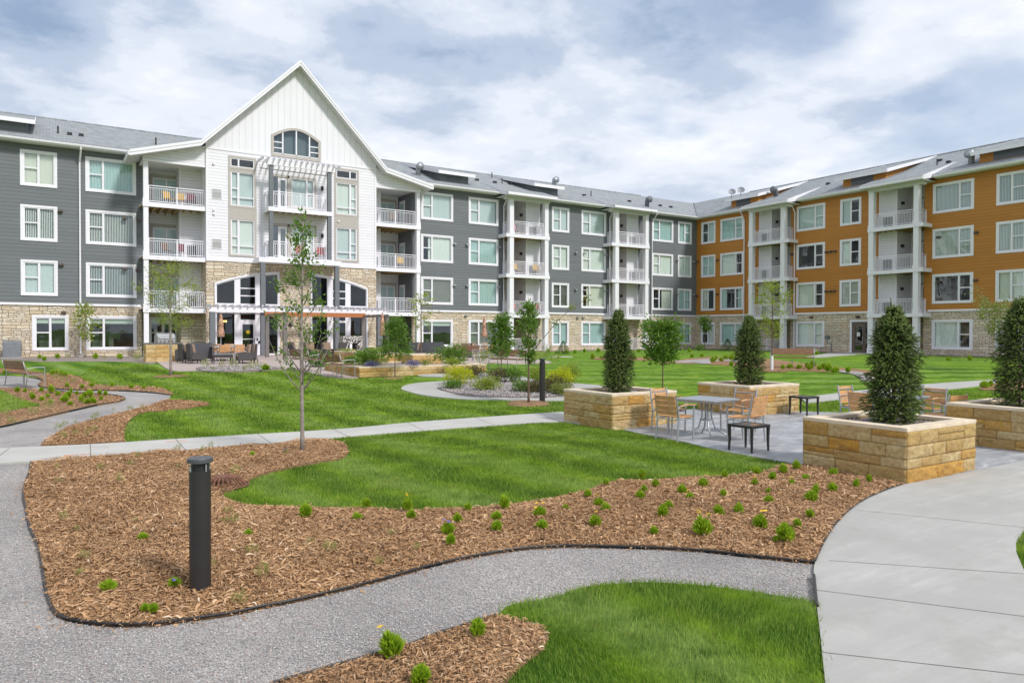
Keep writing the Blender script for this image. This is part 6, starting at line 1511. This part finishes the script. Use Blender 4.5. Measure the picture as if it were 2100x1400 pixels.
PC = [(36,803,''),(52,803,''),(64,812,''),(68,817,''),(86,802,''),(98,814,''),(86,821,'',1.2),(106,805,'f',1.2),(118,810,''),(105,826,''),(133,818,''),(132,823,'',1.2),(140,814,''),(145,803,''),(157,809,''),(144,830,'f'),(168,822,'f'),(175,814,'f',1.2),(179,826,''),(184,809,'',1.1),(186,813,''),(193,826,''),(204,808,''),(217,811,''),(206,819,''),(191,826,''),(178,826,''),(100,841,'w',2.2),(65,850,'w',2),(15,856,'w',2),(20,870,'w',1.6),(80,836,'w')]
perennials(PC, 'the path bend bed', 'perennials in the left bed', .035, scale=1.25)
PA = [(10,766,'f'),(16,766,''),(50,768,'f'),(72,767,'f'),(88,768,''),(115,766,'f',1.2),(108,768,'',1.2),(125,769,'f',1.2),(133,771,'',1.2),(187,792,'f'),(138,793,''),(169,795,'',.9),(230,792,''),(296,796,'',.9),(323,795,'',.8),(270,795,'',.9),(120,780,'w',1.6),(135,783,'w',1.6),(108,775,'w',1.4),(150,785,'w',1.4)]
perennials(PA, 'the bed behind the bench', 'perennials behind the bench', .035, scale=1.35)
PB = [(120,882,'w'),(135,872,'w',1.2),(155,868,'w'),(190,862,'w',1.2),(200,855,'w'),(232,842,'w'),(156,843+50,'w'),(266,840,'w',1.1),(129,900,'w'),(178,890,'w'),(192,883,'w'),(290,838,'w')]
perennials(PB, 'the bed beside the striped lawn', 'weeds in the bed beside the left path', .035, scale=1.2)
PF = [(x, y, 'f' if i % 4 == 0 else '', 1.3) for i, (x, y) in enumerate([(1462,743),(1470,738),(1478,741),(1487,737),(1498,739),(1508,740),(1420,733),(1440,732),(1500,751),(1655,754),(1662,758),(1668,754),(1680,759),(1690,757),(1714,765),(1738,764),(1697,762),(1606,757),(1620,755),(1640,756),(2018,794),(2030,791),(2050,788),(2066,786),(1216,736),(1232,735),(1300,736),(1322,736)])]
perennials(PF, 'the far right beds', 'perennials in the far beds', .03, scale=1.7)
PW = [(82,735,''),(90,740,'',.8),(117,735,''),(137,738,'w'),(195,736,'f'),(213,737,'w'),(245,736,''),(278,738,'w',1.5),(285,743,'w',1.5),(1180,724,''),(1198,723,''),(1228,722,''),(1125,722,'f'),(1140,724,'f'),(1160,725,'f'),(1310,722,'f'),(1330,723,''),(1250,722,''),(1415,722,''),(1620,728,'',1.2),(1645,727,'',.8),(1675,727,'',.8),(1760,731,'w'),(1770,731,'w'),(1915,737,'w'),(1945,740,'f'),(1990,740,'f',.9),(1975,738,'w'),(2030,738,'w'),(2050,742,'')]
perennials(PW, 'the wall rock strip', 'foundation plants along the walls', .03, scale=2.4)
PP = [(545,760,'f',2.2),(533,758,'w',2),(420,757,'w',2),(437,760,'w'),(455,757,'w',2),(480,758,'w',2),(505,760,'w',1.6),(520,757,'w',2),(655,744,'f',2.2),(668,743,'f',2.),(700,741,'f',2),(712,742,'f',2),(735,741,'f',2),(723,742,'f',2),(1010,741,'w',3.2),(1000,743,'w',3),(1030,742,'w',3),(1095,742,'w',3.4),(1105,743,'w',3.4),(1118,745,'w',3),(1135,748,'w',3.2),(985,748,'w',3),(940,752,'w',3),(1120,730,'w',3.2),(955,750,'w',2.6)]
perennials(PP, 'the patio borders', 'grasses and flowers round the patio', .04, scale=1.6)

# ================================================================ FURNITURE AND FITTINGS
def local(mb, name, mat, root, **k): return mb.build(name, mat, root, **k)
MAT['capm'] = plain('dark_cap', (.075, .078, .085), .45)
def bollard(label, px, py, h, pos=None):
    x, y = G(px, py); r = .078; root = thing('bollard_light', label, 'bollard light', (x, y, gzf(x, y)+.0), 0, 'black bollard lights')
    mb = MB(); mb.tube([(0, 0, -.02), (0, 0, h-.095)], r, 32); mb.build('post', MAT['black'], root, smooth=False).data.polygons.foreach_set('use_smooth', [False]*34)
    mb = MB(); mb.tube([(0, 0, h-.095), (0, 0, h-.033)], r*.8, 32); mb.build('lens_neck', MAT['dark'], root)
    mb = MB(); mb.tube([(0, 0, h-.034), (0, 0, h-.006), (0, 0, h)], [r*1.19, r*1.19, r*1.14], 40); mb.build('cap', MAT['capm'], root)
    mb = MB()
    for i in range(4): a = .4+i*1.57; mb.tube([(math.cos(a)*r*1.02, math.sin(a)*r*1.02, h-.1), (math.cos(a)*r*1.02, math.sin(a)*r*1.02, h-.045)], .006, 6)
    mb.build('cap_screw', MAT['alum'], root)
    return root
bollard('tall black bollard light in the wood chip bed close to the camera', 411, 1222, 1.07); bollard('dark bollard light in front of the shrub island beside the crabapple', 1112, 826, 1.22)

def slat_chair_parts(root, seed=0):
    al = MAT['alum']; 
    for s, nm in ((-1, 'l'), (1, 'r')):
        mb = MB(); mb.tube([(s*.25, .20, 0), (s*.25, .22, .64)], .017, 8); mb.build('front_leg', al, root)
        mb = MB(); mb.tube([(s*.25, -.26, 0), (s*.25, -.22, .42), (s*.245, -.30, .86)], [.017, .018, .015], 8); mb.build('back_leg', al, root)
        mb = MB(); mb.tube([(s*.25, .24, .645), (s*.26, .05, .665), (s*.26, -.12, .655), (s*.25, -.24, .62)], [.014]*4, 8); mb.tube([(s*.25, .22, .40), (s*.25, -.22, .40)], .012, 6)
        mb.build('arm_frame', al, root)
        mb = MB(); mb.prism([(.26, .663), (.05, .685), (-.2, .655), (-.2, .638), (.05, .667), (.26, .645)], s*.25-.025, s*.25+.025, axis='x'); mb.build('armrest', MAT['slat'], root)
    for a_, b_ in (((-.25, .21, .40), (.25, .21, .40)), ((-.25, -.22, .40), (.25, -.22, .40)), ((-.245, -.285, .78), (.245, -.285, .78))): mb = MB(); mb.tube([a_, b_], .011, 6); mb.build('cross_rail', al, root)
    mb = MB()
    for i in range(6):
        y = -.19+i*.078; z = .425+.012*(abs(i-2.5)/2.5)**2; mb.box(-.235, .235, y, y+.066, z, z+.016)
    mb.build('seat', MAT['slat'], root, bevel=.003)
    mb = MB(); ax = Matrix.Rotation(-.17, 3, 'X')
    for i in range(4): mb.obox((0, -.225-.045*(i+.5)*.46-.02, .52+.092*i), ax.transposed(), .47, .016, .082)
    mb.build('backrest', MAT['slat'], root, bevel=.003)
def mk(fn, name, label, cat, x, y, ang, group=None, zoff=.03):
    root = thing(name, label, cat, (x, y, gzf(x, y)+zoff), ang, group); fn(root); return root
_ch = None
def chair(label, x, y, face, group='slatted armchairs on the terrace', zoff=.03):
    """face = world angle the sitter looks along"""
    global _ch
    if _ch is None: _ch = mk(slat_chair_parts, 'armchair', label, 'chair', x, y, face-math.pi/2, group, zoff); return _ch
    o = copy_tree(_ch); o.location = (x, y, gzf(x, y)+zoff); o.rotation_euler = (0, 0, face-math.pi/2); o['label'] = label; o['group'] = group; return o
def table_parts(s=.45, h=.73):
    def f(root):
        mb = MB(); mb.box(-s, -.004, -s, s, h-.03, h); mb.box(.004, s, -s, s, h-.03, h); mb.build('tabletop', MAT['alum'], root, bevel=.005)
        mb = MB(); mb.box(-s+.03, s-.03, -s+.03, s-.03, h-.06, h-.031); mb.build('apron', MAT['alum'], root)
        for i in range(4):
            a = math.pi/4+i*math.pi/2; c_, s_ = math.cos(a), math.sin(a); mb = MB()
            mb.tube([(c_*.10, s_*.10, h-.04), (c_*.09, s_*.09, .38), (c_*.16, s_*.16, .16), (c_*.38, s_*.38, .02), (c_*.42, s_*.42, .0)], [.016, .016, .016, .015, .014], 8); mb.build('leg', MAT['alum'], root, smooth=True)
        mb = MB(); mb.tube([(0, 0, .30), (0, 0, .33)], .13, 20); mb.build('brace_ring', MAT['alum'], root)
    return f
TX, TY = 10.80, 9.78
tb = mk(table_parts(), 'cafe_table', 'square aluminium table with four slatted chairs, left of the nearest planter', 'table', TX, TY, R(10), 'aluminium tables on the terrace')
chair('slatted wood armchair left of the near table, its back to the camera', TX-.86, TY-.02, R(6)); chair('slatted wood armchair on the far left side of the near table', TX-.05, TY+.95, R(-86))
chair('slatted wood armchair right of the near table, seen from behind', TX+.10, TY-.84, R(97)); chair('slatted wood armchair on the far right side of the near table', TX+.95, TY+.05, R(186))
T2 = (14.52, 8.1); t2 = copy_tree(tb); t2.location = (T2[0], T2[1], gzf(*T2)+.03); t2['label'] = 'square aluminium table mostly hidden by the largest spruce'
chair('slatted wood armchair facing the camera, left of the largest spruce', T2[0]+.12, T2[1]+.95, R(-92)); chair('slatted wood armchair half hidden by the left side of the largest spruce', T2[0]-.80, T2[1]+.15, R(0))
chair('slatted wood armchair with front of backrest showing, right of the largest spruce', T2[0]+.90, T2[1]-.10, R(178)); chair('slatted wood armchair seen from behind between the two right planters', T2[0]-.05, T2[1]-.90, R(80))
def side_parts(root):
    s = .25; h = .45; m_ = MAT['black']
    mb = MB(); mb.box(-s, s, -s, -s+.035, h-.045, h); mb.box(-s, s, s-.035, s, h-.045, h); mb.box(-s, -s+.035, -s+.035, s-.035, h-.045, h); mb.box(s-.035, s, -s+.035, s-.035, h-.045, h); mb.build('frame', m_, root, bevel=.004)
    mb = MB(); mb.box(-s+.035, s-.035, -s+.035, s-.035, h-.012, h-.006); mb.build('glass_top', MAT['sideglass'], root)
    for a, b in ((-1, -1), (1, -1), (1, 1), (-1, 1)):
        mb = MB(); mb.tube([(a*(s-.025), b*(s-.025), h-.046), (a*(s-.028), b*(s-.028), .2), (a*(s-.022), b*(s-.022), 0)], [.030, .024, .018], 4); mb.build('leg', m_, root)
MAT['sideglass'] = plain('smoked_glass', (.06, .08, .085), .08, var=.1)
s1 = mk(side_parts, 'side_table', 'small black glass topped table in front of the near chairs', 'side table', 10.09, 8.20, R(3), 'small black side tables')
s2 = copy_tree(s1); s2.location = (15.30, 10.82, gzf(15.3, 10.82)+.03); s2['label'] = 'small black glass topped table beside the middle planter, farther back'

mb = MB(); mb.prism([(-.15, 0), (.15, 0), (.13, .07), (-.13, .07)], -.35, .35); o = mb.build('splash_block', MAT['conc2']); o.location = (1.80, 48.9, .53); tag(o, 'pale concrete splash block under the left downspout', 'splash block')
# irrigation valve cover in the far lawn
x, y = G(1149, 732.5)
mb = MB(); mb.box(-.75, .75, -.28, .28, -.02, .05); o = mb.build('valve_cover', MAT['conc2'], bevel=.01); o.location = (x, y, gzf(x, y)); tag(o, 'flat pale valve cover in the lawn below the cone shaped evergreen', 'utility cover')
# storm drain grate
def grate(root):
    n = 26
    for i in range(n):
        a = i*6.283/n; mb = MB(); c_, s_ = math.cos(a), math.sin(a)
        mb.tube([(c_*.10, s_*.10, .12), (c_*.2, s_*.2, .105), (c_*.31, s_*.31, .0)], [.009, .010, .011], 5); mb.build('bar', MAT['rust'], root)
    mb = MB(); mb.tube([(0, 0, .105), (0, 0, .13)], [.11, .10], 20); mb.build('hub', MAT['rust'], root)
    mb = MB()
    for r_ in (.33,):
        pts = [(math.cos(6.283*i/32)*r_, math.sin(6.283*i/32)*r_, .01) for i in range(33)]; mb.tube(pts, .014, 5)
    mb.build('rim', MAT['rust'], root)
x, y = G(455, 1000); mk(grate, 'drain_grate', 'rusty domed iron drain grate half hidden behind the bollard', 'drain grate', x, y, 0, None, .03)

# benches
def bench_parts(L_=1.75, wood='benchwood'):
    def f(root):   # sitter looks along +y, length along x
        fr = MAT['steel']
        for s in (-1, 1):
            X = s*L_/2; mb = MB()
            mb.tube([(X, -.26, 0), (X, -.20, .42), (X, -.27, .60), (X, -.33, .84)], [.016]*4, 8); mb.build('back_leg', fr, root, smooth=True)
            mb = MB(); mb.tube([(X, .27, 0), (X, .27, .64)], .016, 8); mb.build('front_leg', fr, root)
            mb = MB(); mb.tube([(X, .27, .635), (X, .0, .635), (X, -.22, .60)], .014, 8); mb.tube([(X, .27, .41), (X, -.2, .41)], .012, 6); mb.build('armrest', fr, root)
        mb = MB(); mb.tube([(0, -.0, 0), (0, -.0, .40)], .014, 8); mb.build('centre_leg', fr, root)
        mb = MB()
        for i in range(5):
            y = -.20+i*.092; z = .425+.02*(abs(i-2)/2)**2; mb.box(-L_/2+.02, L_/2-.02, y, y+.082, z, z+.028)
        mb.build('seat', MAT[wood], root, bevel=.004)
        mb = MB(); ax = Matrix.Rotation(.24, 3, 'X')
        for i in range(3): mb.obox((0, -.245-.022*i*1.1, .60+.092*i), ax, L_-.04, .026, .084)
        mb.build('backrest', MAT[wood], root, bevel=.004)
    return f
b0 = mk(bench_parts(), 'park_bench', 'brown slatted bench with steel frame at the far left on the gravel', 'bench', -.55, 28.0, math.atan2(.94, .34)-math.pi/2-math.radians(50)+R(2), 'slatted park benches', .03)
b0.rotation_euler = (0, 0, math.atan2(.34, .94)-math.pi/2)
for lab, x, y, face in (('brown bench left of the low terraced planter, nearer of two on the patio', 9.05, 25.95, 0.12), ('brown bench right behind the trunk of the tall maple', 8.9, 29.3, .15),
                        ('brown bench between the planter shrub and the right dining set', 17.2, 31.2, R(200)), ('brown bench behind the rock island, left of the crabapple', 15.95, 25.1, R(188)), ('brown bench in front of the far right lawn beside the white trunk guard', 27.3, 19.9, R(215))):
    b = copy_tree(b0); b.location = (x, y, gzf(x, y)+.03); b.rotation_euler = (0, 0, face-math.pi/2); b['label'] = lab

# patio furniture
def wicker_parts(root):
    wk = MAT['wicker']; mb = MB()
    mb.prism([(-.32, .14), (.30, .16), (.30, .30), (-.30, .30)], -.31, .31, axis='x'); mb.build('seat_frame', wk, root)
    mb = MB(); mb.prism([(-.30, .12), (-.22, .30), (-.33, .90), (-.40, .90), (-.36, .3)], -.31, .31, axis='x'); mb.build('back_frame', wk, root)
    for s in (-1, 1):
        mb = MB(); mb.prism([(-.34, .2), (.31, .16), (.31, .44), (.2, .49), (-.30, .52)], min(s*.31, s*.37), max(s*.31, s*.37), axis='x'); mb.build('side_panel', wk, root)
        for yy in (-.36, .28): mb = MB(); mb.tube([(s*.34, yy, .2), (s*.35, yy*1.12, 0)], [.035, .02], 6); mb.build('leg', wk, root)
    mb = MB(); mb.box(-.29, .29, -.22, .31, .305, .43); mb.build('seat_cushion', MAT['cushion'], root, bevel=.03)
    mb = MB(); mb.obox((0, -.21, .66), Matrix.Rotation(.16, 3, 'X'), .56, .13, .46); mb.build('back_cushion', MAT['cushion'], root, bevel=.04)
w0 = None
for lab, px, t, face, ck in (('dark wicker armchair with tan cushion behind the honey locust, nearer of the left pair', 403, 34.0, 10, 1), ('dark wicker armchair of the left pair, standing farther left', 386, 34.6, 10, 1), ('dark wicker armchair with tan cushion right of the coffee table, nearer one', 500, 33.9, 178, 1), ('dark wicker armchair right of the coffee table, farther one', 508, 34.9, 178, 1),
                         ('brown wicker armchair behind the upper stone planter, left of the sofa', 851, 39.5, 150, 1), ('wicker armchair beside the mosaic fireplace, its left one', 676, 41, -60, 1), ('wicker armchair beside the mosaic fireplace, nearest its right corner', 699, 40.2, 100, 1), ('brown wicker chair behind the right planter shrub', 950, 38.5, 200, 1), ('wicker armchair under the orange beam pergola at the left', 605, 41, 20, 1), ('wicker armchair under the orange beam pergola in the middle', 640, 42, -70, 1)):
    x, y = at(px, t)
    if w0 is None: w0 = mk(wicker_parts, 'wicker_armchair', lab, 'armchair', x, y, R(face)-math.pi/2, 'wicker armchairs on the patio')
    else: w = copy_tree(w0); w.location = (x, y, gzf(x, y)+.03); w.rotation_euler = (0, 0, R(face)-math.pi/2); w['label'] = lab
def coffee(w_=.9, d=.55, h=.42):
    def f(root):
        mb = MB(); mb.box(-w_/2, w_/2, -d/2, d/2, h-.05, h); mb.build('tabletop', MAT['wicker'], root, bevel=.006)
        mb = MB(); mb.box(-w_/2+.03, w_/2-.03, -d/2+.03, d/2-.03, h-.14, h-.051); mb.build('apron', MAT['wicker'], root)
        for a in (-1, 1):
            for b in (-1, 1): mb = MB(); mb.tube([(a*(w_/2-.05), b*(d/2-.05), h-.1), (a*(w_/2-.03), b*(d/2-.03), 0)], [.035, .022], 6); mb.build('leg', MAT['wicker'], root)
    return f
x, y = at(456, 33.8); mk(coffee(), 'coffee_table', 'low dark wicker coffee table between the wicker armchairs', 'coffee table', x, y, 0)
x, y = at(892, 38.6); mk(coffee(1.0, .55), 'coffee_table', 'low dark table in front of the grey wicker sofa behind the planters', 'coffee table', x, y, 0)
def sofa(L_=1.9):
    def f(root):
        mb = MB(); mb.prism([(-.38, .1), (-.25, .1), (-.25, .5), (-.36, .92), (-.44, .92), (-.42, .5)], -L_/2, L_/2, axis='x'); mb.build('back_panel', MAT['wicker2'], root)
        mb = MB(); mb.box(-L_/2, L_/2, -.25, .38, .1, .32); mb.build('seat_frame', MAT['wicker2'], root)
        for s in (-1, 1): mb = MB(); mb.prism([(-.4, .1), (.38, .1), (.38, .58), (-.36, .72)], min(s*L_/2, s*(L_/2+.08)), max(s*L_/2, s*(L_/2+.08)), axis='x'); mb.build('side_panel', MAT['wicker2'], root)
        mb = MB(); mb.box(-L_/2+.02, L_/2-.02, -.22, .37, .325, .45); mb.build('seat_cushion', MAT['cushion'], root, bevel=.03)
    return f
MAT['wicker2'] = m_weave('grey_wicker', (.11, .115, .13))
x, y = at(398, 36.5); mk(sofa(1.5), 'wicker_sofa', 'grey wicker sofa seen from behind, next to the grill counter', 'sofa', x, y, R(32), 'grey wicker sofas')
x, y = at(876, 40.5); mk(sofa(1.9), 'wicker_sofa', 'grey wicker sofa seen from behind, beyond the upper stone planter', 'sofa', x, y, R(-30)+R(0), 'grey wicker sofas')
# grill island
gx, gy = at(340, 36.4); gr = planter('yellow limestone block counter carrying the barbecue grill', gx-.95, gy-.45, gx+.65, gy+.45, gzf(gx, gy)+.02, .88, 71, .3, [.2, .2, .2, .2], 'grill_counter', None, 'rock', 'counter', (.35, .7))
mb = MB(); mb.box(-.86, .86, -.50, .50, .882, .93); mb.build('countertop', plain('granite_top', (.16, .15, .14), .4), gr)
def grill(root):
    mb = MB(); mb.box(-.42, .42, -.28, .28, 0, .16); mb.build('firebox', MAT['steel'], root, bevel=.01)
    mb = MB(); mb.prism([(-.28, .165), (.28, .165), (.28, .30), (.18, .43), (.0, .48), (-.16, .44), (-.28, .32)], -.42, .42, axis='x'); mb.build('hood', MAT['steel'], root, bevel=.01)
    mb = MB(); mb.tube([(-.34, -.33, .24), (.34, -.33, .24)], .014, 8); mb.tube([(-.34, -.33, .24), (-.34, -.27, .24)], .01, 6); mb.tube([(.34, -.33, .24), (.34, -.27, .24)], .01, 6); mb.build('handle', MAT['alum'], root)
    for i in range(4): mb = MB(); mb.tube([(-.27+i*.18, -.31, .08), (-.27+i*.18, -.281, .08)], .028, 12); mb.build('knob', MAT['dark'], root)
mk(grill, 'barbecue_grill', 'stainless steel barbecue grill with a rounded hood on the stone counter', 'grill', gx-.05, gy, R(10), None, .95)
# dining sets with folded umbrellas
def dining(root):
    mb = MB(); mb.box(-.75, .75, -.45, .45, .70, .735); mb.build('tabletop', MAT['alum'], root, bevel=.006)
    for a in (-.62, .62):
        for b in (-.35, .35): mb = MB(); mb.tube([(a, b, .70), (a, b, 0)], .022, 8); mb.build('leg', MAT['alum'], root)
def umbrella(root):
    mb = MB(); mb.tube([(0, 0, 0), (0, 0, 2.62)], .022, 8); mb.build('pole', MAT['alum'], root)
    mb = MB(); prof = [(.10, 1.28), (.165, 1.32), (.15, 1.5), (.12, 1.75), (.105, 1.88), (.13, 1.9), (.105, 2.1), (.07, 2.35), (.05, 2.5), (.015, 2.56)]; n = 24
    for r_, z in prof: mb.v += [(math.cos(6.283*i/n)*r_*(1+.16*math.cos(8*6.283*i/n)), math.sin(6.283*i/n)*r_*(1+.16*math.cos(8*6.283*i/n)), z) for i in range(n)]
    for k in range(len(prof)-1):
        for i in range(n): j = (i+1) % n; mb.f.append([k*n+i, k*n+j, (k+1)*n+j, (k+1)*n+i]); mb.mi.append(0)
    mb.build('canopy', MAT['canvas'], root, smooth=True)
    mb = MB(); mb.tube([(0, 0, 2.62), (0, 0, 2.68)], [.03, .012], 8); mb.build('finial', MAT['white'], root)
    mb = MB(); mb.tube([(0, 0, 0), (0, 0, .07)], .25, 20); mb.build('base', MAT['dark'], root)
u0 = d0 = None
for px, t, h, lab in ((453, 37.2, .94, 'closed patterned umbrella in front of the glazed entrance door'), (993, 42.5, .93, 'closed patterned umbrella at the right, before the curtained window'), (784, 41.5, 1.0, 'closed patterned umbrella beside the grey post, partly behind the willow like tree')):
    x, y = at(px, t)
    if u0 is None: u0 = mk(umbrella, 'patio_umbrella', lab, 'umbrella', x, y, 0, 'closed patio umbrellas'); u = u0
    else: u = copy_tree(u0); u.location = (x, y, gzf(x, y)+.03); u['label'] = lab
    u.scale = (1, 1, h)
for px, t, lab, side in ((466, 37.0, 'the entrance umbrella', 'left'), (1003, 42.2, 'the right umbrella', 'right')):
    x, y = at(px, t)
    if d0 is None: d0 = mk(dining, 'dining_table', 'long aluminium dining table beside '+lab, 'dining table', x, y, R(5), 'aluminium dining tables on the patio'); d_ = d0
    else: d_ = copy_tree(d0); d_.location = (x, y, gzf(x, y)+.03); d_['label'] = 'long aluminium dining table beside '+lab
    for k, (dx, dy, fc, nm) in enumerate(((-.35, -.75, 90, 'front left'), (.35, -.75, 90, 'front right'), (-.35, .75, -90, 'back left'), (.35, .75, -90, 'back right'), (1.05, 0, 180, 'right end'))):
        chair('orange slatted armchair at the %s of the dining table by %s' % (nm, lab), x+dx, y+dy, R(fc+5), 'slatted armchairs on the pink patio')
# steel pergola with orange beam
def perg(root):
    for x, y in ((0, 0), (0, 3.75), (5.85, 3.75), (5.85, 0)): mb = MB(); mb.box(x-.10, x+.10, y-.10, y+.10, 0, 2.40); mb.build('post', MAT['ppost'], root)
    mb = MB(); mb.box(-.12, 5.97, 3.65, 3.85, 2.401, 2.66); mb.build('beam', MAT['beam'], root)
    for x in (0, 5.85): mb = MB(); mb.box(x-.04, x+.04, -.2, 3.64, 2.401, 2.52); mb.build('side_beam', MAT['ppost'], root)
MAT['ppost'] = plain('warm_grey_post', (.18, .16, .15), .55)
mk(perg, 'pergola', 'patio pergola with grey posts and a long orange beam', 'pergola', 10.84, 39.27, 0, None, .0)
def fire(root):
    mb = MB(); mb.box(-.55, .55, -.35, .35, .85, 1.25); mb.box(-.55, -.25, -.35, .35, 0, .85); mb.box(.25, .55, -.35, .35, 0, .85); mb.box(-.25, .25, .2, .35, 0, .85); mb.build('surround', MAT['mosaic'], root)
    mb = MB(); mb.box(-.25, .25, -.2, .19, .0, .05); mb.box(-.24, .24, .1, .19, .05, .84); mb.build('firebox', MAT['dark'], root)
    mb = MB(); mb.box(-.18, -.05, -.37, -.2, .05, .82); mb.build('white_panel', MAT['white'], root)
x, y = at(719, 40.5); mk(fire, 'fireplace', 'black and white pebble mosaic fireplace under the pergola', 'fireplace', x, y, R(0))
# air conditioner, meter, dishes
def ac(root):
    mb = MB(); mb.box(-.42, .42, -.40, .40, .06, .92); mb.build('casing', MAT['acgrey'], root, bevel=.03)
    mb = MB()
    for i in range(13): mb.box(-.43, .43, -.41, .41, .13+i*.056, .145+i*.056)
    mb.build('louvers', MAT['post'], root)
    mb = MB(); mb.box(-.44, .44, -.42, .42, .921, .96); mb.build('lid', MAT['acgrey'], root, bevel=.01)
    mb = MB(); mb.box(-.5, .5, -.5, .5, 0, .055); mb.build('pad', MAT['conc2'], root)
MAT['acgrey'] = plain('condenser_grey', (.26, .27, .29), .5)
mk(ac, 'air_conditioner', 'grey outdoor air conditioning unit standing against the stone wall at far left', 'air conditioner', -1.50, 48.6, 0, None, .03)
def meter(root):
    mb = MB(); mb.tube([(0, 0, 0), (0, 0, .7), (0, .35, .7), (0, .35, 1.0)], .035, 8); mb.tube([(0, .35, .35), (0, .9, .35), (0, .9, .0)], .03, 8); mb.build('pipework', MAT['post'], root)
    mb = MB(); mb.tube([(-.10, .35, 1.15), (.12, .35, 1.15)], .17, 18); mb.build('meter_body', MAT['post'], root)
mk(meter, 'gas_meter', 'grey gas meter with pipes on the stone wall left of the brown door', 'gas meter', 51.4, 48.27-14.3, 0, None, .0)
def dish(root):
    mb = MB(); mb.tube([(0, 0, -.1), (0, 0, .32), (-.1, -.12, .5)], .025, 6); mb.build('mast', MAT['post'], root)
    mb = MB(); n = 20; c0 = Vector((-.12, -.14, .55)); ax = Vector((-.55, -.6, .45)).normalized(); u_ = ax.orthogonal().normalized(); v_ = ax.cross(u_)
    for k, r_ in enumerate((.02, .15, .28, .36)): mb.v += [tuple(c0+ax*(r_*r_*.6)+(u_*math.cos(6.283*i/n)+v_*math.sin(6.283*i/n))*r_) for i in range(n)]
    for k in range(3):
        for i in range(n): j = (i+1) % n; mb.f.append([k*n+i, k*n+j, (k+1)*n+j, (k+1)*n+i]); mb.mi.append(0)
    mb.build('reflector', MAT['acgrey'], root, smooth=True)
    mb = MB(); mb.tube([c0-ax*.0+v_*.3, c0+ax*.42], .012, 5); mb.obox(c0+ax*.42, Matrix.Identity(3), .07, .07, .07); mb.build('feed_arm', MAT['post'], root)
for i, (px, lx, dd) in enumerate(((1502, -.4, 5.3), (1517, .7, 5.3))):
    r_ = thing('satellite_dish', ('grey satellite dish on the roof ridge, left of the two', 'grey satellite dish on the roof ridge, right of the two')[i], 'satellite dish', (51.81+dd, 48.27-lx, roofz(dd)+.05), 0, 'satellite dishes on the roof'); dish(r_)
# balcony furniture
def bchair(mat):
    def f(root):
        mb = MB(); mb.box(-.24, .24, -.22, .22, .40, .44); mb.build('seat', MAT[mat], root)
        mb = MB(); mb.obox((0, -.25, .66), Matrix.Rotation(.2, 3, 'X'), .48, .04, .48); mb.build('backrest', MAT[mat], root)
        for a in (-.22, .22):
            for b in (-.2, .2): mb = MB(); mb.tube([(a, b, .40), (a, b, 0)], .018, 5); mb.build('leg', MAT['dark'], root)
    return f
MAT['ochre'] = plain('ochre_cushion', (.55, .33, .06), .8); MAT['maroon'] = plain('maroon_chair', (.16, .02, .04), .7); MAT['teal'] = plain('teal_chair', (.12, .42, .48), .6); MAT['brownch'] = plain('brown_chair', (.16, .09, .06), .7); MAT['pinkch'] = plain('pink_cushion', (.62, .22, .32), .7)
for mat, x, y, z, fc, lab in (('ochre', 6.4, 48.3, FL[3], -60, 'ochre cushioned chair on the top left balcony, left one'), ('ochre', 7.0, 48.4, FL[3], -100, 'ochre cushioned chair on the top left balcony, right one'), ('maroon', 7.5, 48.2, FL[3], -120, 'maroon chair on the top left balcony'),
                              ('brownch', 6.3, 48.4, FL[2], -60, 'brown chair on the second balcony of the left stack'), ('maroon', 7.0, 48.4, FL[2], -100, 'dark red chair on the second balcony of the left stack'),
                              ('redchair', 13.9, 46.7, 6.66, -80, 'red chair on the middle balcony over the entrance, left one'), ('redchair', 15.2, 46.75, 6.66, -110, 'red chair on the middle balcony over the entrance, right one'),
                              ('ochre', 21.6, 48.2, FL[2], -90, 'yellow chair on the middle balcony right of the gable'), ('brownch', 21.0, 48.2, FL[3], -90, 'brown chair on the top balcony right of the gable'),
                              ('pinkch', 31.0, 47.8, FL[3], -90, 'pink chair on the top balcony of the grey wing'), ('ochre', 31.2, 47.8, FL[2], -90, 'yellow chair on the grey wing middle balcony, left one'), ('ochre', 33.0, 47.6, FL[2], -100, 'yellow chair on the grey wing middle balcony, right one'),
                              ('redchair', 31.0, 47.8, FL[1], -90, 'orange red chair on the lowest grey wing balcony, left one'), ('redchair', 33.1, 47.6, FL[1], -100, 'orange red chair on the lowest grey wing balcony, right one'),
                              ('teal', 42.4, 47.8, .47, -90, 'teal chair on the ground floor porch of the grey wing')):
    r_ = thing('balcony_chair', lab, 'chair', (x, y, z), R(fc)-math.pi/2, 'chairs on the balconies'); bchair(mat)(r_)
